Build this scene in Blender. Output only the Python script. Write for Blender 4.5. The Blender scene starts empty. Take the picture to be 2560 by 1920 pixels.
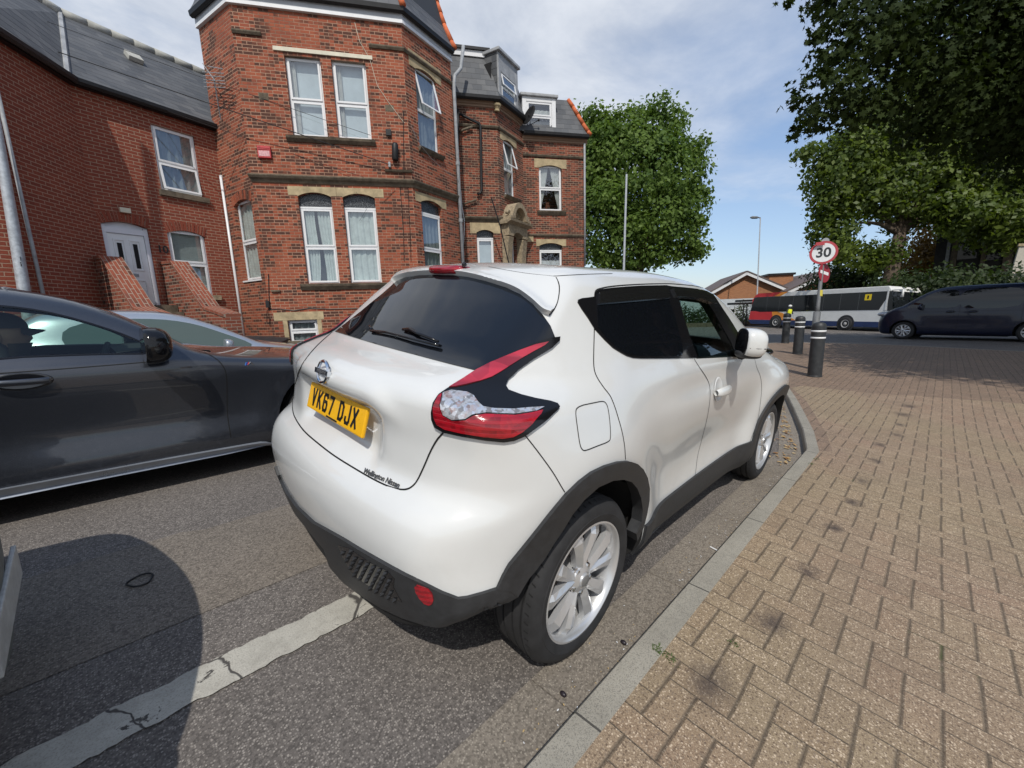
import bpy, bmesh, math, random
import numpy as np
from mathutils import Vector, Matrix
from mathutils.bvhtree import BVHTree
from mathutils.geometry import delaunay_2d_cdt, tessellate_polygon

scene = bpy.context.scene
COL = scene.collection
rnd = random.Random(7)
R = math.radians

# ------------------------------------------------------------------ camera
FPX, PITCH, ROLL, YAW = 1037.4, -0.2167, 0.05293, 0.76736      # focal length in pixels of a 2560 px wide frame
CPOS = Vector((-1.23562, -1.60349, 1.40163))
cF = Vector((math.cos(YAW)*math.cos(PITCH), math.sin(YAW)*math.cos(PITCH), math.sin(PITCH)))
_r = Vector((math.sin(YAW), -math.cos(YAW), 0)); _u = _r.cross(cF)
cR = math.cos(ROLL)*_r + math.sin(ROLL)*_u
cU = -math.sin(ROLL)*_r + math.cos(ROLL)*_u
cam_d = bpy.data.cameras.new('camera'); cam = bpy.data.objects.new('camera', cam_d); COL.objects.link(cam)
cam_d.sensor_width = 36; cam_d.lens = FPX/2560*36; cam_d.clip_start = .03; cam_d.clip_end = 3000
cam.matrix_world = Matrix.Translation(CPOS) @ Matrix((cR, cU, -cF)).transposed().to_4x4()
scene.camera = cam

# ------------------------------------------------------------------ sky, sun, exposure
SUN_EL, SUN_AZ = R(52), R(38)                 # shadows run along SUN_AZ
world = bpy.data.worlds.new('World'); scene.world = world; world.use_nodes = True
_nt = world.node_tree; _nt.nodes.clear()
scene.view_settings.view_transform = 'Standard'; scene.view_settings.look = 'None'
scene.view_settings.exposure = 0.0; scene.view_settings.gamma = 1
sun_d = bpy.data.lights.new('sun', 'SUN'); sun_d.energy = 3.3; sun_d.angle = R(.55); sun_d.color = (1, .95, .87)
sun = bpy.data.objects.new('sun', sun_d); COL.objects.link(sun)
_sd = Vector((-math.cos(SUN_EL)*math.cos(SUN_AZ), -math.cos(SUN_EL)*math.sin(SUN_AZ), math.sin(SUN_EL)))
sun.rotation_euler = _sd.to_track_quat('Z', 'Y').to_euler(); sun.location = (-20, -20, 30)
scene.render.engine = 'CYCLES'
scene.cycles.use_denoising = True
scene.cycles.max_bounces = 8; scene.cycles.transparent_max_bounces = 12
scene.cycles.sample_clamp_indirect = 6

# ------------------------------------------------------------------ node expression helper
class NT:
    def __init__(s, tree): s.t = tree
    def node(s, ty, **kw):
        n = s.t.nodes.new(ty)
        for k, v in kw.items(): setattr(n, k, v)
        return n
    def put(s, sock, v):
        if isinstance(v, E): s.t.links.new(v.s, sock)
        elif hasattr(v, 'links'): s.t.links.new(v, sock)
        else:
            if isinstance(v, tuple) and len(v) == 3 and sock.type == 'RGBA': v = (*v, 1)
            sock.default_value = v
    def math(s, op, *a, clamp=False):
        n = s.node('ShaderNodeMath', operation=op, use_clamp=clamp)
        for i, v in enumerate(a): s.put(n.inputs[i], v)
        return E(s, n.outputs[0])
    def mix(s, f, a, b, mode='MIX'):
        n = s.node('ShaderNodeMix', data_type='RGBA', blend_type=mode)
        s.put(n.inputs[0], f); s.put(n.inputs[6], a); s.put(n.inputs[7], b)
        return E(s, n.outputs[2])
    def noise(s, vec, scale, detail=4, rough=.6, dist=0, out=0):
        n = s.node('ShaderNodeTexNoise'); s.put(n.inputs['Vector'], vec); n.inputs['Scale'].default_value = scale
        n.inputs['Detail'].default_value = detail; n.inputs['Roughness'].default_value = rough; n.inputs['Distortion'].default_value = dist
        return E(s, n.outputs[out])
    def voro(s, vec, scale, out=0, feature='F1'):
        n = s.node('ShaderNodeTexVoronoi', feature=feature); s.put(n.inputs['Vector'], vec); n.inputs['Scale'].default_value = scale
        return E(s, n.outputs[out])
    def white(s, vec, out=0):
        n = s.node('ShaderNodeTexWhiteNoise', noise_dimensions='3D'); s.put(n.inputs['Vector'], vec)
        return E(s, n.outputs[out])
    def ramp(s, f, stops, interp='LINEAR'):
        n = s.node('ShaderNodeValToRGB'); s.put(n.inputs[0], f); cr = n.color_ramp; cr.interpolation = interp
        while len(cr.elements) < len(stops): cr.elements.new(.5)
        for e, (p, c) in zip(cr.elements, stops):
            e.position = p; e.color = (c, c, c, 1) if isinstance(c, (int, float)) else (*c, 1)
        return E(s, n.outputs[0])
    def xyz(s, v):
        n = s.node('ShaderNodeSeparateXYZ'); s.put(n.inputs[0], v)
        return [E(s, o) for o in n.outputs]
    def comb(s, x, y, z=0.):
        n = s.node('ShaderNodeCombineXYZ')
        for i, v in enumerate((x, y, z)): s.put(n.inputs[i], v)
        return E(s, n.outputs[0])
    def coord(s, which='Object'):
        return E(s, s.node('ShaderNodeTexCoord').outputs[which])
    def bump(s, h, strength=.5, dist=.01):
        n = s.node('ShaderNodeBump'); s.put(n.inputs['Height'], h); n.inputs['Strength'].default_value = strength
        n.inputs['Distance'].default_value = dist
        return E(s, n.outputs[0])
    def hue(s, c, h=.5, sat=1., v=1.):
        n = s.node('ShaderNodeHueSaturation'); s.put(n.inputs['Color'], c); s.put(n.inputs['Hue'], h); s.put(n.inputs['Saturation'], sat); s.put(n.inputs['Value'], v)
        return E(s, n.outputs[0])
class E:
    def __init__(s, nt, sock): s.n = nt; s.s = sock
    def __add__(s, o): return s.n.math('ADD', s, o)
    def __radd__(s, o): return s.n.math('ADD', o, s)
    def __sub__(s, o): return s.n.math('SUBTRACT', s, o)
    def __rsub__(s, o): return s.n.math('SUBTRACT', o, s)
    def __mul__(s, o): return s.n.math('MULTIPLY', s, o)
    def __rmul__(s, o): return s.n.math('MULTIPLY', o, s)
    def __truediv__(s, o): return s.n.math('DIVIDE', s, o)
    def __lt__(s, o): return s.n.math('LESS_THAN', s, o)
    def __gt__(s, o): return s.n.math('GREATER_THAN', s, o)
    def floor(s): return s.n.math('FLOOR', s)
    def frac(s): return s.n.math('FRACT', s)
    def min(s, o): return s.n.math('MINIMUM', s, o)
    def max(s, o): return s.n.math('MAXIMUM', s, o)
    def pmod(s, o): return s.n.math('FLOORED_MODULO', s, o)
    def abs(s): return s.n.math('ABSOLUTE', s)
    def eq(s, v): return s.n.math('COMPARE', s, v, .3)
    def clamp(s): return s.n.math('ADD', s, 0., clamp=True)
    def lin(s, a, b): return ((s - a)/(b - a)).clamp()

MATS = {}
def mat(name, col=(.5, .5, .5), rough=.6, metal=0., coat=0., spec=.5, fn=None, trans=0., alpha=1., emis=None, ior=1.45):
    """principled material; fn(nt, bsdf) may wire procedural inputs"""
    if name in MATS: return MATS[name]
    m = bpy.data.materials.new(name); m.use_nodes = True; MATS[name] = m
    nt = NT(m.node_tree); b = m.node_tree.nodes['Principled BSDF']
    b.inputs['Base Color'].default_value = (*col, 1); b.inputs['Roughness'].default_value = rough
    b.inputs['Metallic'].default_value = metal; b.inputs['Coat Weight'].default_value = coat
    b.inputs['Coat Roughness'].default_value = .03
    b.inputs['Specular IOR Level'].default_value = spec; b.inputs['IOR'].default_value = ior
    b.inputs['Transmission Weight'].default_value = trans; b.inputs['Alpha'].default_value = alpha
    if emis: b.inputs['Emission Color'].default_value = (*emis[0], 1); b.inputs['Emission Strength'].default_value = emis[1]
    if fn: fn(nt, b)
    return m
def varied(name, col, rough=.6, scale=8., amt=.25, bump=0., metal=0., coat=0., dist=.004, det=5):
    def fn(nt, b):
        v = nt.coord(); n = nt.noise(v, scale, det, .65)
        f = n.lin(.3, .7)
        nt.put(b.inputs['Base Color'], nt.mix(f, tuple(c*(1-amt) for c in col), tuple(min(1, c*(1+amt)) for c in col)))
        nt.put(b.inputs['Roughness'], nt.math('ADD', nt.math('MULTIPLY', n, .2), rough-.1))
        if bump: nt.put(b.inputs['Normal'], nt.bump(nt.noise(v, scale*6, 6, .7), bump, dist))
    return mat(name, col, rough, metal, coat, fn=fn)

# world sky with thin cloud
def _world():
    nt = NT(_nt)
    sky = nt.node('ShaderNodeTexSky', sky_type='NISHITA', sun_disc=False, sun_elevation=SUN_EL,
                  altitude=0, air_density=1.1, dust_density=.6, ozone_density=2.2)
    sky.sun_rotation = math.atan2(_sd.x, _sd.y)
    v = nt.coord('Generated'); x, y, z = nt.xyz(v)
    h = nt.math('MAXIMUM', z, .02) + .12
    p = nt.comb(x/h, y/h, 0.)
    n1 = nt.noise(p, .55, 9, .52, .4); n2 = nt.noise(p, 2.1, 6, .6, .2)
    # cloud band from above the houses to the top middle of the view, clear low on the right
    d = x*math.cos(R(62)) + y*math.sin(R(62))
    cov = d.lin(.15, .98)*z.lin(.12, .42)
    back = (x*-.7 + y*-.7).lin(.0, .5)*z.lin(.0, .15)*(1.-z.lin(.75, .95))  # unseen cloud behind the camera, added for paler reflections and whiter fill light
    cov = cov.max(back*.95)
    c = (n1*.8 + n2*.2 + cov*.44 - .15).lin(.44, .68)
    c = c*z.lin(.02, .2)
    tint = nt.mix(n2.lin(.35, .65), (5.6, 6.1, 7.0), (8.6, 8.9, 9.4))
    skyc = nt.mix(.34, nt.hue(E(nt, sky.outputs[0]), .5, .92, 1.35), (3.6, 5.4, 9.0))
    colr = nt.mix(c*.85, skyc, tint)
    bg = nt.node('ShaderNodeBackground'); nt.put(bg.inputs[0], colr); bg.inputs[1].default_value = .1
    out = nt.node('ShaderNodeOutputWorld'); _nt.links.new(bg.outputs[0], out.inputs[0])
_world()

# ------------------------------------------------------------------ object helpers
def tag(o, label=None, cat=None, group=None, kind=None):
    if label: o['label'] = label
    if cat: o['category'] = cat
    if group: o['group'] = group
    if kind: o['kind'] = kind
    return o
def empty(name, loc=(0, 0, 0), rot=(0, 0, 0), label=None, cat=None, group=None):
    o = bpy.data.objects.new(name, None); COL.objects.link(o); o.location = loc; o.rotation_euler = rot
    o.empty_display_size = .2
    return tag(o, label, cat, group)
def link(name, me, m=None, parent=None, smooth=False, mw=None):
    o = bpy.data.objects.new(name, me); COL.objects.link(o)
    if m is not None:
        for mm in (m if isinstance(m, (list, tuple)) else [m]): me.materials.append(mm)
    if smooth:
        me.polygons.foreach_set('use_smooth', [True]*len(me.polygons))
    if mw is not None: o.location, o.rotation_euler = mw.to_translation(), mw.to_euler()
    if parent is not None:
        o.parent = parent; o.matrix_parent_inverse = mat_of(parent).inverted()
    return o
def mat_of(o):
    m = Matrix.LocRotScale(o.location, o.rotation_euler, o.scale)
    return mat_of(o.parent) @ o.matrix_parent_inverse @ m if o.parent else m
class MB:
    """collects shapes in world (or thing-local) coordinates into ONE mesh"""
    def __init__(s): s.v = []; s.f = []; s.uv = []; s.mi = []; s.cur = 0
    def add(s, vs, fs, uvs=None):
        b = len(s.v); s.v += [tuple(v) for v in vs]
        for k, f in enumerate(fs):
            s.f.append([b+i for i in f]); s.mi.append(s.cur)
            s.uv.append(uvs[k] if uvs else None)
        return s
    def box(s, x0, x1, y0, y1, z0, z1, M=None):
        vs = [Vector((x, y, z)) for z in (z0, z1) for y in (y0, y1) for x in (x0, x1)]
        if M is not None: vs = [M @ v for v in vs]
        return s.add(vs, [(0, 2, 3, 1), (4, 5, 7, 6), (0, 1, 5, 4), (2, 6, 7, 3), (0, 4, 6, 2), (1, 3, 7, 5)])
    def prism(s, pts, a, b, f):
        """polygon pts (2d) extruded from a to b; f(u, v, w) -> world"""
        n = len(pts); vs = [f(p[0], p[1], a) for p in pts] + [f(p[0], p[1], b) for p in pts]
        tri = tessellate_polygon([[Vector((p[0], p[1], 0)) for p in pts]])
        fs = [tuple(t) for t in tri] + [tuple(n+i for i in reversed(t)) for t in tri]
        fs += [(i, (i+1) % n, n+(i+1) % n, n+i) for i in range(n)]
        return s.add(vs, fs)
    def tube(s, pts, r, seg=8, cap=True, closed=False):
        pts = [Vector(p) for p in pts]; n = len(pts); rs = r if isinstance(r, (list, tuple)) else [r]*n
        vs = []; up = None
        for i in range(n):
            d = (pts[(i+1) % n if closed else min(i+1, n-1)] - pts[(i-1) % n if closed else max(i-1, 0)]).normalized()
            if up is None: up = d.orthogonal().normalized()
            up = (up - d*up.dot(d)).normalized(); q = d.cross(up)
            for k in range(seg):
                a = 2*math.pi*k/seg; vs.append(pts[i] + rs[i]*(math.cos(a)*up + math.sin(a)*q))
        fs = []
        for i in range(n if closed else n-1):
            j = (i+1) % n
            for k in range(seg): fs.append((i*seg+k, i*seg+(k+1) % seg, j*seg+(k+1) % seg, j*seg+k))
        if cap and not closed: fs += [tuple(reversed(range(seg))), tuple((n-1)*seg+k for k in range(seg))]
        return s.add(vs, fs)
    def lathe(s, prof, seg=32, M=Matrix.Identity(4), ang=2*math.pi):
        """prof: (r, z) about local z"""
        n = len(prof); vs = []
        full = abs(ang-2*math.pi) < 1e-6; cnt = seg if full else seg+1
        for k in range(cnt):
            a = ang*k/seg
            for r_, z in prof: vs.append(M @ Vector((r_*math.cos(a), r_*math.sin(a), z)))
        fs = []
        for k in range(seg):
            k2 = (k+1) % cnt
            for i in range(n-1): fs.append((k*n+i, k2*n+i, k2*n+i+1, k*n+i+1))
        return s.add(vs, fs)
    def grid(s, fn, nu, nv, flip=False, uvf=None):
        vs = [fn(i/nu, j/nv) for i in range(nu+1) for j in range(nv+1)]; fs = []
        for i in range(nu):
            for j in range(nv):
                a = i*(nv+1)+j; q = (a, a+nv+1, a+nv+2, a+1); fs.append(tuple(reversed(q)) if flip else q)
        return s.add(vs, fs)
    def build(s, name, m=None, parent=None, smooth=False, merge=0., bevel=0.):
        me = bpy.data.meshes.new(name); me.from_pydata(s.v, [], s.f)
        if any(u is not None for u in s.uv):
            ul = me.uv_layers.new(name='UVMap'); k = 0
            for p, u in zip(me.polygons, s.uv):
                for j in range(len(p.vertices)):
                    ul.data[p.loop_start+j].uv = u[j] if u else (0, 0)
        me.polygons.foreach_set('material_index', s.mi)
        if merge or bevel:
            bm = bmesh.new(); bm.from_mesh(me)
            if merge: bmesh.ops.remove_doubles(bm, verts=bm.verts, dist=merge)
            if bevel:
                bmesh.ops.recalc_face_normals(bm, faces=bm.faces)
                es = [e for e in bm.edges if len(e.link_faces) == 2 and e.calc_face_angle(0) > .5]
                bmesh.ops.bevel(bm, geom=es, offset=bevel, segments=2, affect='EDGES', profile=.6, clamp_overlap=True)
            bm.to_mesh(me); bm.free()
        me.validate(clean_customdata=False)
        return link(name, me, m, parent, smooth)
def ray(u, v): return cF + cR*((u-1280)/FPX) - cU*((v-960)/FPX)
def at(u, v, q, n):
    """where the sight line through photo pixel (u, v) meets the plane through q with normal n"""
    d = ray(u, v); q = Vector(q); n = Vector(n); return CPOS + d*((q-CPOS).dot(n)/d.dot(n))
def gnd(u, v, z=0.): return at(u, v, (0, 0, z), (0, 0, 1))
def smooth_angle(o, deg=35):
    me = o.data; me.polygons.foreach_set('use_smooth', [True]*len(me.polygons))
    me.update()
    bm = bmesh.new(); bm.from_mesh(me)
    for e in bm.edges:
        if len(e.link_faces) == 2: e.smooth = e.calc_face_angle(0) < R(deg)
        else: e.smooth = False
    bm.to_mesh(me); bm.free()
def text(name, s, size, M, m, parent=None, ext=.001, sx=1., bold=0., align='CENTER', space=1.):
    cu = bpy.data.curves.new(name, 'FONT'); cu.body = s; cu.size = size; cu.extrude = ext; cu.align_x = align; cu.align_y = 'CENTER'
    cu.offset = bold; cu.space_character = space
    ob = bpy.data.objects.new(name, cu); COL.objects.link(ob)
    bpy.context.view_layer.update()
    dg = bpy.context.evaluated_depsgraph_get(); me = bpy.data.meshes.new_from_object(ob.evaluated_get(dg))
    bpy.data.objects.remove(ob); me.name = name; me.transform(M @ Matrix.Scale(sx, 4, (1, 0, 0)))
    me.materials.clear()
    return link(name, me, m, parent)
# ================================================================== ground, road, kerb, pavement
PZ = .09                                      # pavement height above the road
def _asph(base, spk):
    def fn(nt, b):
        v = nt.coord(); n = nt.noise(v, 1.3, 5, .6); g = nt.voro(v, 150, 0); cc = nt.xyz(nt.voro(v, 150, 1))[0]
        big = nt.noise(v, .25, 3, .5)
        c = nt.mix(n.lin(.3, .7), tuple(x*.82 for x in base), tuple(x*1.15 for x in base))
        c = nt.mix(big.lin(.4, .65)*.35, c, tuple(x*.7 for x in base))
        c = nt.mix(cc.lin(.50, .95)*.75*(1.-g.lin(.35, .6)), c, spk); c = nt.mix((cc < .28)*.6, c, tuple(x*.42 for x in base))
        st = nt.noise(v, 3.1, 6, .7).lin(.56, .72); c = nt.mix(st*.30, c, tuple(x*.55 for x in base)); c = nt.mix(nt.noise(v, 38, 5, .8).lin(.45, .75)*.3, c, tuple(min(1, x*1.5) for x in base))
        f = nt.noise(v, 420, 2, .5); c = nt.mix(f.lin(.62, .75)*.5, c, spk)
        nt.put(b.inputs['Base Color'], c)
        nt.put(b.inputs['Normal'], nt.bump(cc*.6 + nt.noise(v, 90, 4, .7)*.8, .55, .004))
    return fn
m_asph = mat('asphalt', rough=.85, fn=_asph((.142, .126, .114), (.38, .345, .305)))
m_patch = mat('asphalt_patch', rough=.9, fn=_asph((.170, .146, .122), (.34, .30, .245)))
m_conc = mat('gutter_concrete', rough=.85, fn=_asph((.225, .195, .160), (.38, .34, .28)))
def _kerb(nt, b):
    v = nt.coord(); x, y, z = nt.xyz(v)
    cc = nt.xyz(nt.voro(v, 380, 1))[0]; n = nt.noise(v, 3, 6, .7); f = nt.noise(v, 300, 2, .5)
    c = nt.mix(n.lin(.3, .7), (.25, .232, .192), (.355, .33, .275))
    c = nt.mix((cc < .2)*.5, c, (.09, .085, .075)); c = nt.mix(nt.noise(v, 14, 6, .75).lin(.55, .72)*.35, c, (.11, .10, .085)); c = nt.mix(f.lin(.6, .7)*.5, c, (.42, .41, .38))
    u = nt.node('ShaderNodeUVMap'); ux = nt.xyz(E(nt, u.outputs[0]))[0]
    j = ((ux/.915).frac() - .5).abs() > .4955
    c = nt.mix(j*.85, c, (.03, .028, .025))
    nt.put(b.inputs['Base Color'], c); nt.put(b.inputs['Normal'], nt.bump(cc + n*.5, .45, .003))
m_kerb = mat('kerb_stone', rough=.85, fn=_kerb)
def _paver(band):
    def fn(nt, b):
        v = nt.coord(); x, y, z = nt.xyz(v)
        wob = nt.noise(v, 3., 2, .5)
        a = R(-1.); W = .099
        u_ = x*math.cos(a) + y*math.sin(a); w_ = y*math.cos(a) - x*math.sin(a)
        px = u_/W + (wob-.5)*.14; py = w_/W + (nt.noise(v, 2.7, 2, .5)-.5)*.14
        i = px.floor(); j = py.floor(); fx = px - i; fy = py - j
        m = (i - j).pmod(4.)
        m0, m1, m2, m3 = m.eq(0.), m.eq(1.), m.eq(2.), m.eq(3.)
        d = (fx + m1).min((1.-fx) + m0).min((fy + m2).min((1.-fy) + m3))
        idv = nt.comb(i - m1, j - m2, m0+m1)
        rn = nt.white(idv, 0); rc = nt.xyz(nt.white(idv, 1))
        # joint: darker on the joints that run away from the kerb
        along = (fx + m1).min((1.-fx) + m0); across = (fy + m2).min((1.-fy) + m3)
        jn = nt.noise(v, 28., 3, .6)
        j1 = 1. - across.lin(.01, .09)      # rows
        j2 = 1. - along.lin(.012, .04)
        joint = (j1*1.0).max(j2*.85)
        tone = nt.mix(rn, (.235, .162, .112), (.300, .212, .146))
        tone = nt.mix(rc[1].lin(.65, 1.)*.4, tone, (.27, .155, .105))
        tone = nt.mix(nt.noise(v, .5, 3, .5).lin(.42, .6)*.5, tone, (.29, .235, .135))
        # brown band blocks (beyond the buff field and along the angled kerb)
        if band: tone = nt.mix(rn, (.175, .12, .088), (.23, .155, .11))
        ag = nt.voro(v, 135, 1); ar, agc, ab = nt.xyz(ag); fine = nt.noise(v, 330, 3, .6)
        dd1 = nt.voro(v, 135, 0); spot = (ar > .62)*(1. - dd1.lin(.28, .55)); dd2 = nt.voro(v, 260, 0); r3 = nt.xyz(nt.voro(v, 260, 1))[1]; spot2 = (r3 > .60)*(1. - dd2.lin(.25, .55))
        c = nt.mix(spot*(.66 if not band else .3), tone, (.74, .60, .44)); c = nt.mix(spot2*.55, c, (.60, .47, .33)); c = nt.mix((agc < .38)*(1. - dd1.lin(.3, .6))*.75, c, (.095, .062, .042)); c = nt.mix((r3 < .3)*(1. - dd2.lin(.3, .6))*.6, c, (.11, .072, .05))
        c = nt.mix(fine.lin(.58, .72)*.35, c, (.50, .40, .28)); c = nt.mix((1.-fine).lin(.58, .72)*.45, c, (.15, .10, .07))
        c = nt.mix(joint*(.5 + jn*.45), c, (.10, .078, .055))
        moss = nt.noise(v, 3.3, 3, .6).lin(.66, .72)*joint
        c = nt.mix(moss*.8, c, (.05, .07, .015))
        # oil and tyre grime spots in a line parallel to the blocks
        for (sx, sy, rr) in STAINS:
            dx = x - sx; dy = y - sy
            dd = nt.math('SQRT', dx*dx*1.0 + dy*dy*2.2) + (nt.noise(v, 17, 6, .75) - .5)*.20
            c = nt.mix((1. - (dd/rr).lin(.0, 1.))*.80, c, (.035, .026, .028))
        big = nt.noise(v, 1.6, 4, .6); c = nt.mix(big.lin(.45, .7)*.25, c, tuple(t*.6 for t in (.3, .23, .16)))
        nt.put(b.inputs['Base Color'], c)
        nt.put(b.inputs['Normal'], nt.bump((1.-joint)*1.2 + ar*.25 + rn*.35 + fine*.2, .75, .006))
    return fn
R7 = lambda x, y: (1100+x/1.515, 1300+y/1.515)
STAINS = []
for (u, v, r_) in [(1790, 1660, .085), (1930, 1545, .10), (2020, 1420, .06), (1995, 1360, .05), (1965, 1310, .05)]: pass
def _st(u, v, r_): p = gnd(u, v, PZ); STAINS.append((p.x, p.y, r_*1.75))
for a in [(1775, 1710, .075), (1930, 1555, .07), (2020, 1430, .055), (2085, 1320, .05), (2132, 1255, .055), (2155, 1203, .05), (2190, 1152, .055), (2200, 1112, .06), (2245, 1088, .07), (2250, 1062, .07), (2258, 1038, .09), (2272, 1020, .09)]: _st(*a)
m_paver = mat('buff_block_paving', rough=.8, fn=_paver(False)); m_band = mat('brown_block_paving', rough=.85, fn=_paver(True))

def sheet(name, pts, z, m, kind='structure', label=None):
    me = bpy.data.meshes.new(name)
    tri = tessellate_polygon([[Vector((*p[:2], 0)) for p in pts]])
    me.from_pydata([(p[0], p[1], z) for p in pts], [], [tuple(t) for t in tri]); me.update()
    bm = bmesh.new(); bm.from_mesh(me); bmesh.ops.recalc_face_normals(bm, faces=bm.faces)
    for f in bm.faces:
        if f.normal.z < 0: f.normal_flip()
    bm.to_mesh(me); bm.free()
    o = link(name, me, m); tag(o, kind=kind, label=label); return o
def _gfar(nt, b):
    v = nt.coord(); nt.put(b.inputs['Base Color'], nt.mix(nt.noise(v, .4, 4).lin(.3, .7), (.07, .068, .065), (.09, .085, .08)))
sheet('ground', [(-900, -900), (900, -900), (900, 900), (-900, 900)], -1.2, mat('far_ground', rough=.95, fn=_gfar))
def _ss(t): t = min(1., max(0., t)); return t*t*(3-2*t)
def zg(x, y):
    # level by the parked cars; the front gardens lie lower, the junction ahead lies across a steady cross fall
    d = (x*.515 + y*.857) - 3.7
    k = _ss(d/3.); near = min(1., max(0., (24.-x)/8.))
    yk = -1.0 + max(0., x-3.5)*.262
    z = -.75*k*near*_ss((y-yk-3.)/3.) - .088*min(4.2, max(0., y-1.75-max(0., yk+1.)))*_ss((30.-x)/14.)*(1. if x < 5 else 1-_ss((x-5.)/4.))
    far = _ss((x-5.)/4.)
    zf = .03*x - .09*y - .30 - .5*_ss((x-21.5)/9.)
    zf = max(-3.2, min(2.4, zf))
    dep = -.75*k*near*_ss((y-yk-3.)/3.)
    return z*(1-far) + far*(zf + dep*.4) if x > 5 else z
def tp(u, v, h=0.):
    """where the sight line meets the terrain raised by h"""
    d = ray(u, v); t = .3
    while t < 80:
        p = CPOS + d*t
        if p.z <= zg(p.x, p.y)+h: break
        t += .05
    return p
def terrain(name, pts, h, m, step=.7, kind='structure'):
    P = []; n = len(pts)
    for i in range(n):
        a_, b_ = Vector(pts[i]), Vector(pts[(i+1) % n]); k = max(1, int((b_-a_).length/step)); P += [a_.lerp(b_, j/k) for j in range(k)]
    base = [tuple(p) for p in P]; ed = [(i, (i+1) % len(P)) for i in range(len(P))]
    xs = [p[0] for p in base]; ys = [p[1] for p in base]; q = list(P)
    def inn(p, lp):
        c = False
        for i in range(len(lp)):
            a_, b_ = lp[i], lp[i-1]
            if (a_[1] > p[1]) != (b_[1] > p[1]) and p[0] < (b_[0]-a_[0])*(p[1]-a_[1])/(b_[1]-a_[1])+a_[0]: c = not c
        return c
    arr = np.array(base); x = max(min(xs), -3)
    while x < min(max(xs), 32):
        y = max(min(ys), -16)
        while y < max(ys):
            if inn((x, y), base) and np.min((arr[:, 0]-x)**2+(arr[:, 1]-y)**2) > (step*.4)**2: q.append(Vector((x, y)))
            y += step
        x += step
    r = delaunay_2d_cdt(q, ed, [], 0, 1e-6); vs, fs = r[0], r[2]; F_ = []
    for f in fs:
        c = sum((vs[i] for i in f), Vector((0, 0)))/len(f)
        if inn(c, base): F_.append(tuple(f))
    mb = MB(); mb.add([(v.x, v.y, zg(v.x, v.y)+h) for v in vs], F_); o = mb.build(name, m)
    bm = bmesh.new(); bm.from_mesh(o.data)
    for f in bm.faces:
        if f.normal.z < 0: f.normal_flip()
    bm.to_mesh(o.data); bm.free(); o.data.polygons.foreach_set('use_smooth', [True]*len(o.data.polygons)); tag(o, kind=kind); return o
mb = MB()
mb.grid(lambda u, v: (-40+150*u, -60+170*v, zg(-40+150*u, -60+170*v)), 190, 210)
o = mb.build('road', m_asph, smooth=True); tag(o, kind='structure')
sheet('road_patch', [(-9, .34), (9, .36), (9, 1.06), (-.9, 1.075), (-1.0, 1.12), (-9, 1.05)], .003, m_patch)

# kerb line: straight beside the car, then turning out to the junction
KL = [Vector((-14, -1.03)), Vector((3.46, -1.03)), Vector((4.2, -.87)), Vector((6.0, -.38)), Vector((7.4, .02)), Vector((16.2, 2.45)), Vector((17.0, 2.0)), Vector((17.15, -.6)), Vector((15.9, -3.7)), Vector((17.5, -13))]
def offset_line(L, d):
    out = []
    for i, p in enumerate(L):
        a = (L[i] - L[i-1]).normalized() if i else (L[1]-L[0]).normalized()
        b_ = (L[i+1] - L[i]).normalized() if i < len(L)-1 else a
        n = (Vector((a.y, -a.x)) + Vector((b_.y, -b_.x))).normalized()
        out.append(p + n*d/max(.5, n.dot(Vector((a.y, -a.x)))))
    return out
def resample(L, st):
    out = []
    for i in range(len(L)-1):
        n = max(1, int((L[i+1]-L[i]).length/st))
        for k in range(n): out.append(L[i].lerp(L[i+1], k/n))
    out.append(L[-1]); return out
KB = offset_line(KL, .10)
mb = MB(); s_ = 0.
for i in range(len(KL)-1):
    a, b_, c_, d_ = KL[i], KL[i+1], KB[i+1], KB[i]; L = (b_-a).length
    n = max(1, int(L/.4))
    for k in range(n):
        t0, t1 = k/n, (k+1)/n
        A, B, Cc, D = a.lerp(b_, t0), a.lerp(b_, t1), d_.lerp(c_, t1), d_.lerp(c_, t0)
        i0 = A.lerp(D, .09); i1 = B.lerp(Cc, .09); u0, u1 = s_+L*t0, s_+L*t1
        vs = [(*q_, zg(*q_)+h_) for q_, h_ in ((A, -.02), (B, -.02), (B, PZ-.014), (A, PZ-.014), (i1, PZ), (i0, PZ), (Cc, PZ), (D, PZ), (Cc, -.02), (D, -.02))]
        uv = lambda *w: [(u1 if q else u0, 0) for q in w]
        mb.add(vs, [(0, 1, 2, 3), (3, 2, 4, 5), (5, 4, 6, 7), (7, 6, 8, 9)], [uv(0, 1, 1, 0), uv(0, 1, 1, 0), uv(0, 1, 1, 0), uv(0, 1, 1, 0)])
    s_ += L
o = mb.build('kerb', m_kerb, merge=.0005); tag(o, kind='structure')
# gutter channel blocks beside the straight kerb
GI = offset_line(KL[:7], -.215)
def _gut(nt, b):
    _asph((.165, .138, .108), (.30, .26, .21))(nt, b)
g_pts = GI + [k for k in reversed(offset_line(KL[:7], -.002))]
mb = MB()
for i in range(6):
    a, b_ = KL[i], KL[i+1]; c_, d_ = GI[i+1], GI[i]
    L = (b_-a).length; n = max(1, round(L/.9))
    for k in range(n):
        g = .003/L; t0, t1 = k/n+g, (k+1)/n-g
        A, B, Cc, D = a.lerp(b_, t0), a.lerp(b_, t1), d_.lerp(c_, t1), d_.lerp(c_, t0); zz = .006+rnd.uniform(0, .002)
        mb.add([(*q_, zg(*q_)+h_) for q_, h_ in ((A, zz-.004), (B, zz-.004), (Cc, zz), (D, zz), (A, -.02), (B, -.02), (Cc, -.02), (D, -.02))], [(0, 1, 2, 3), (3, 2, 6, 7), (0, 3, 7, 4), (2, 1, 5, 6)])
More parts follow.
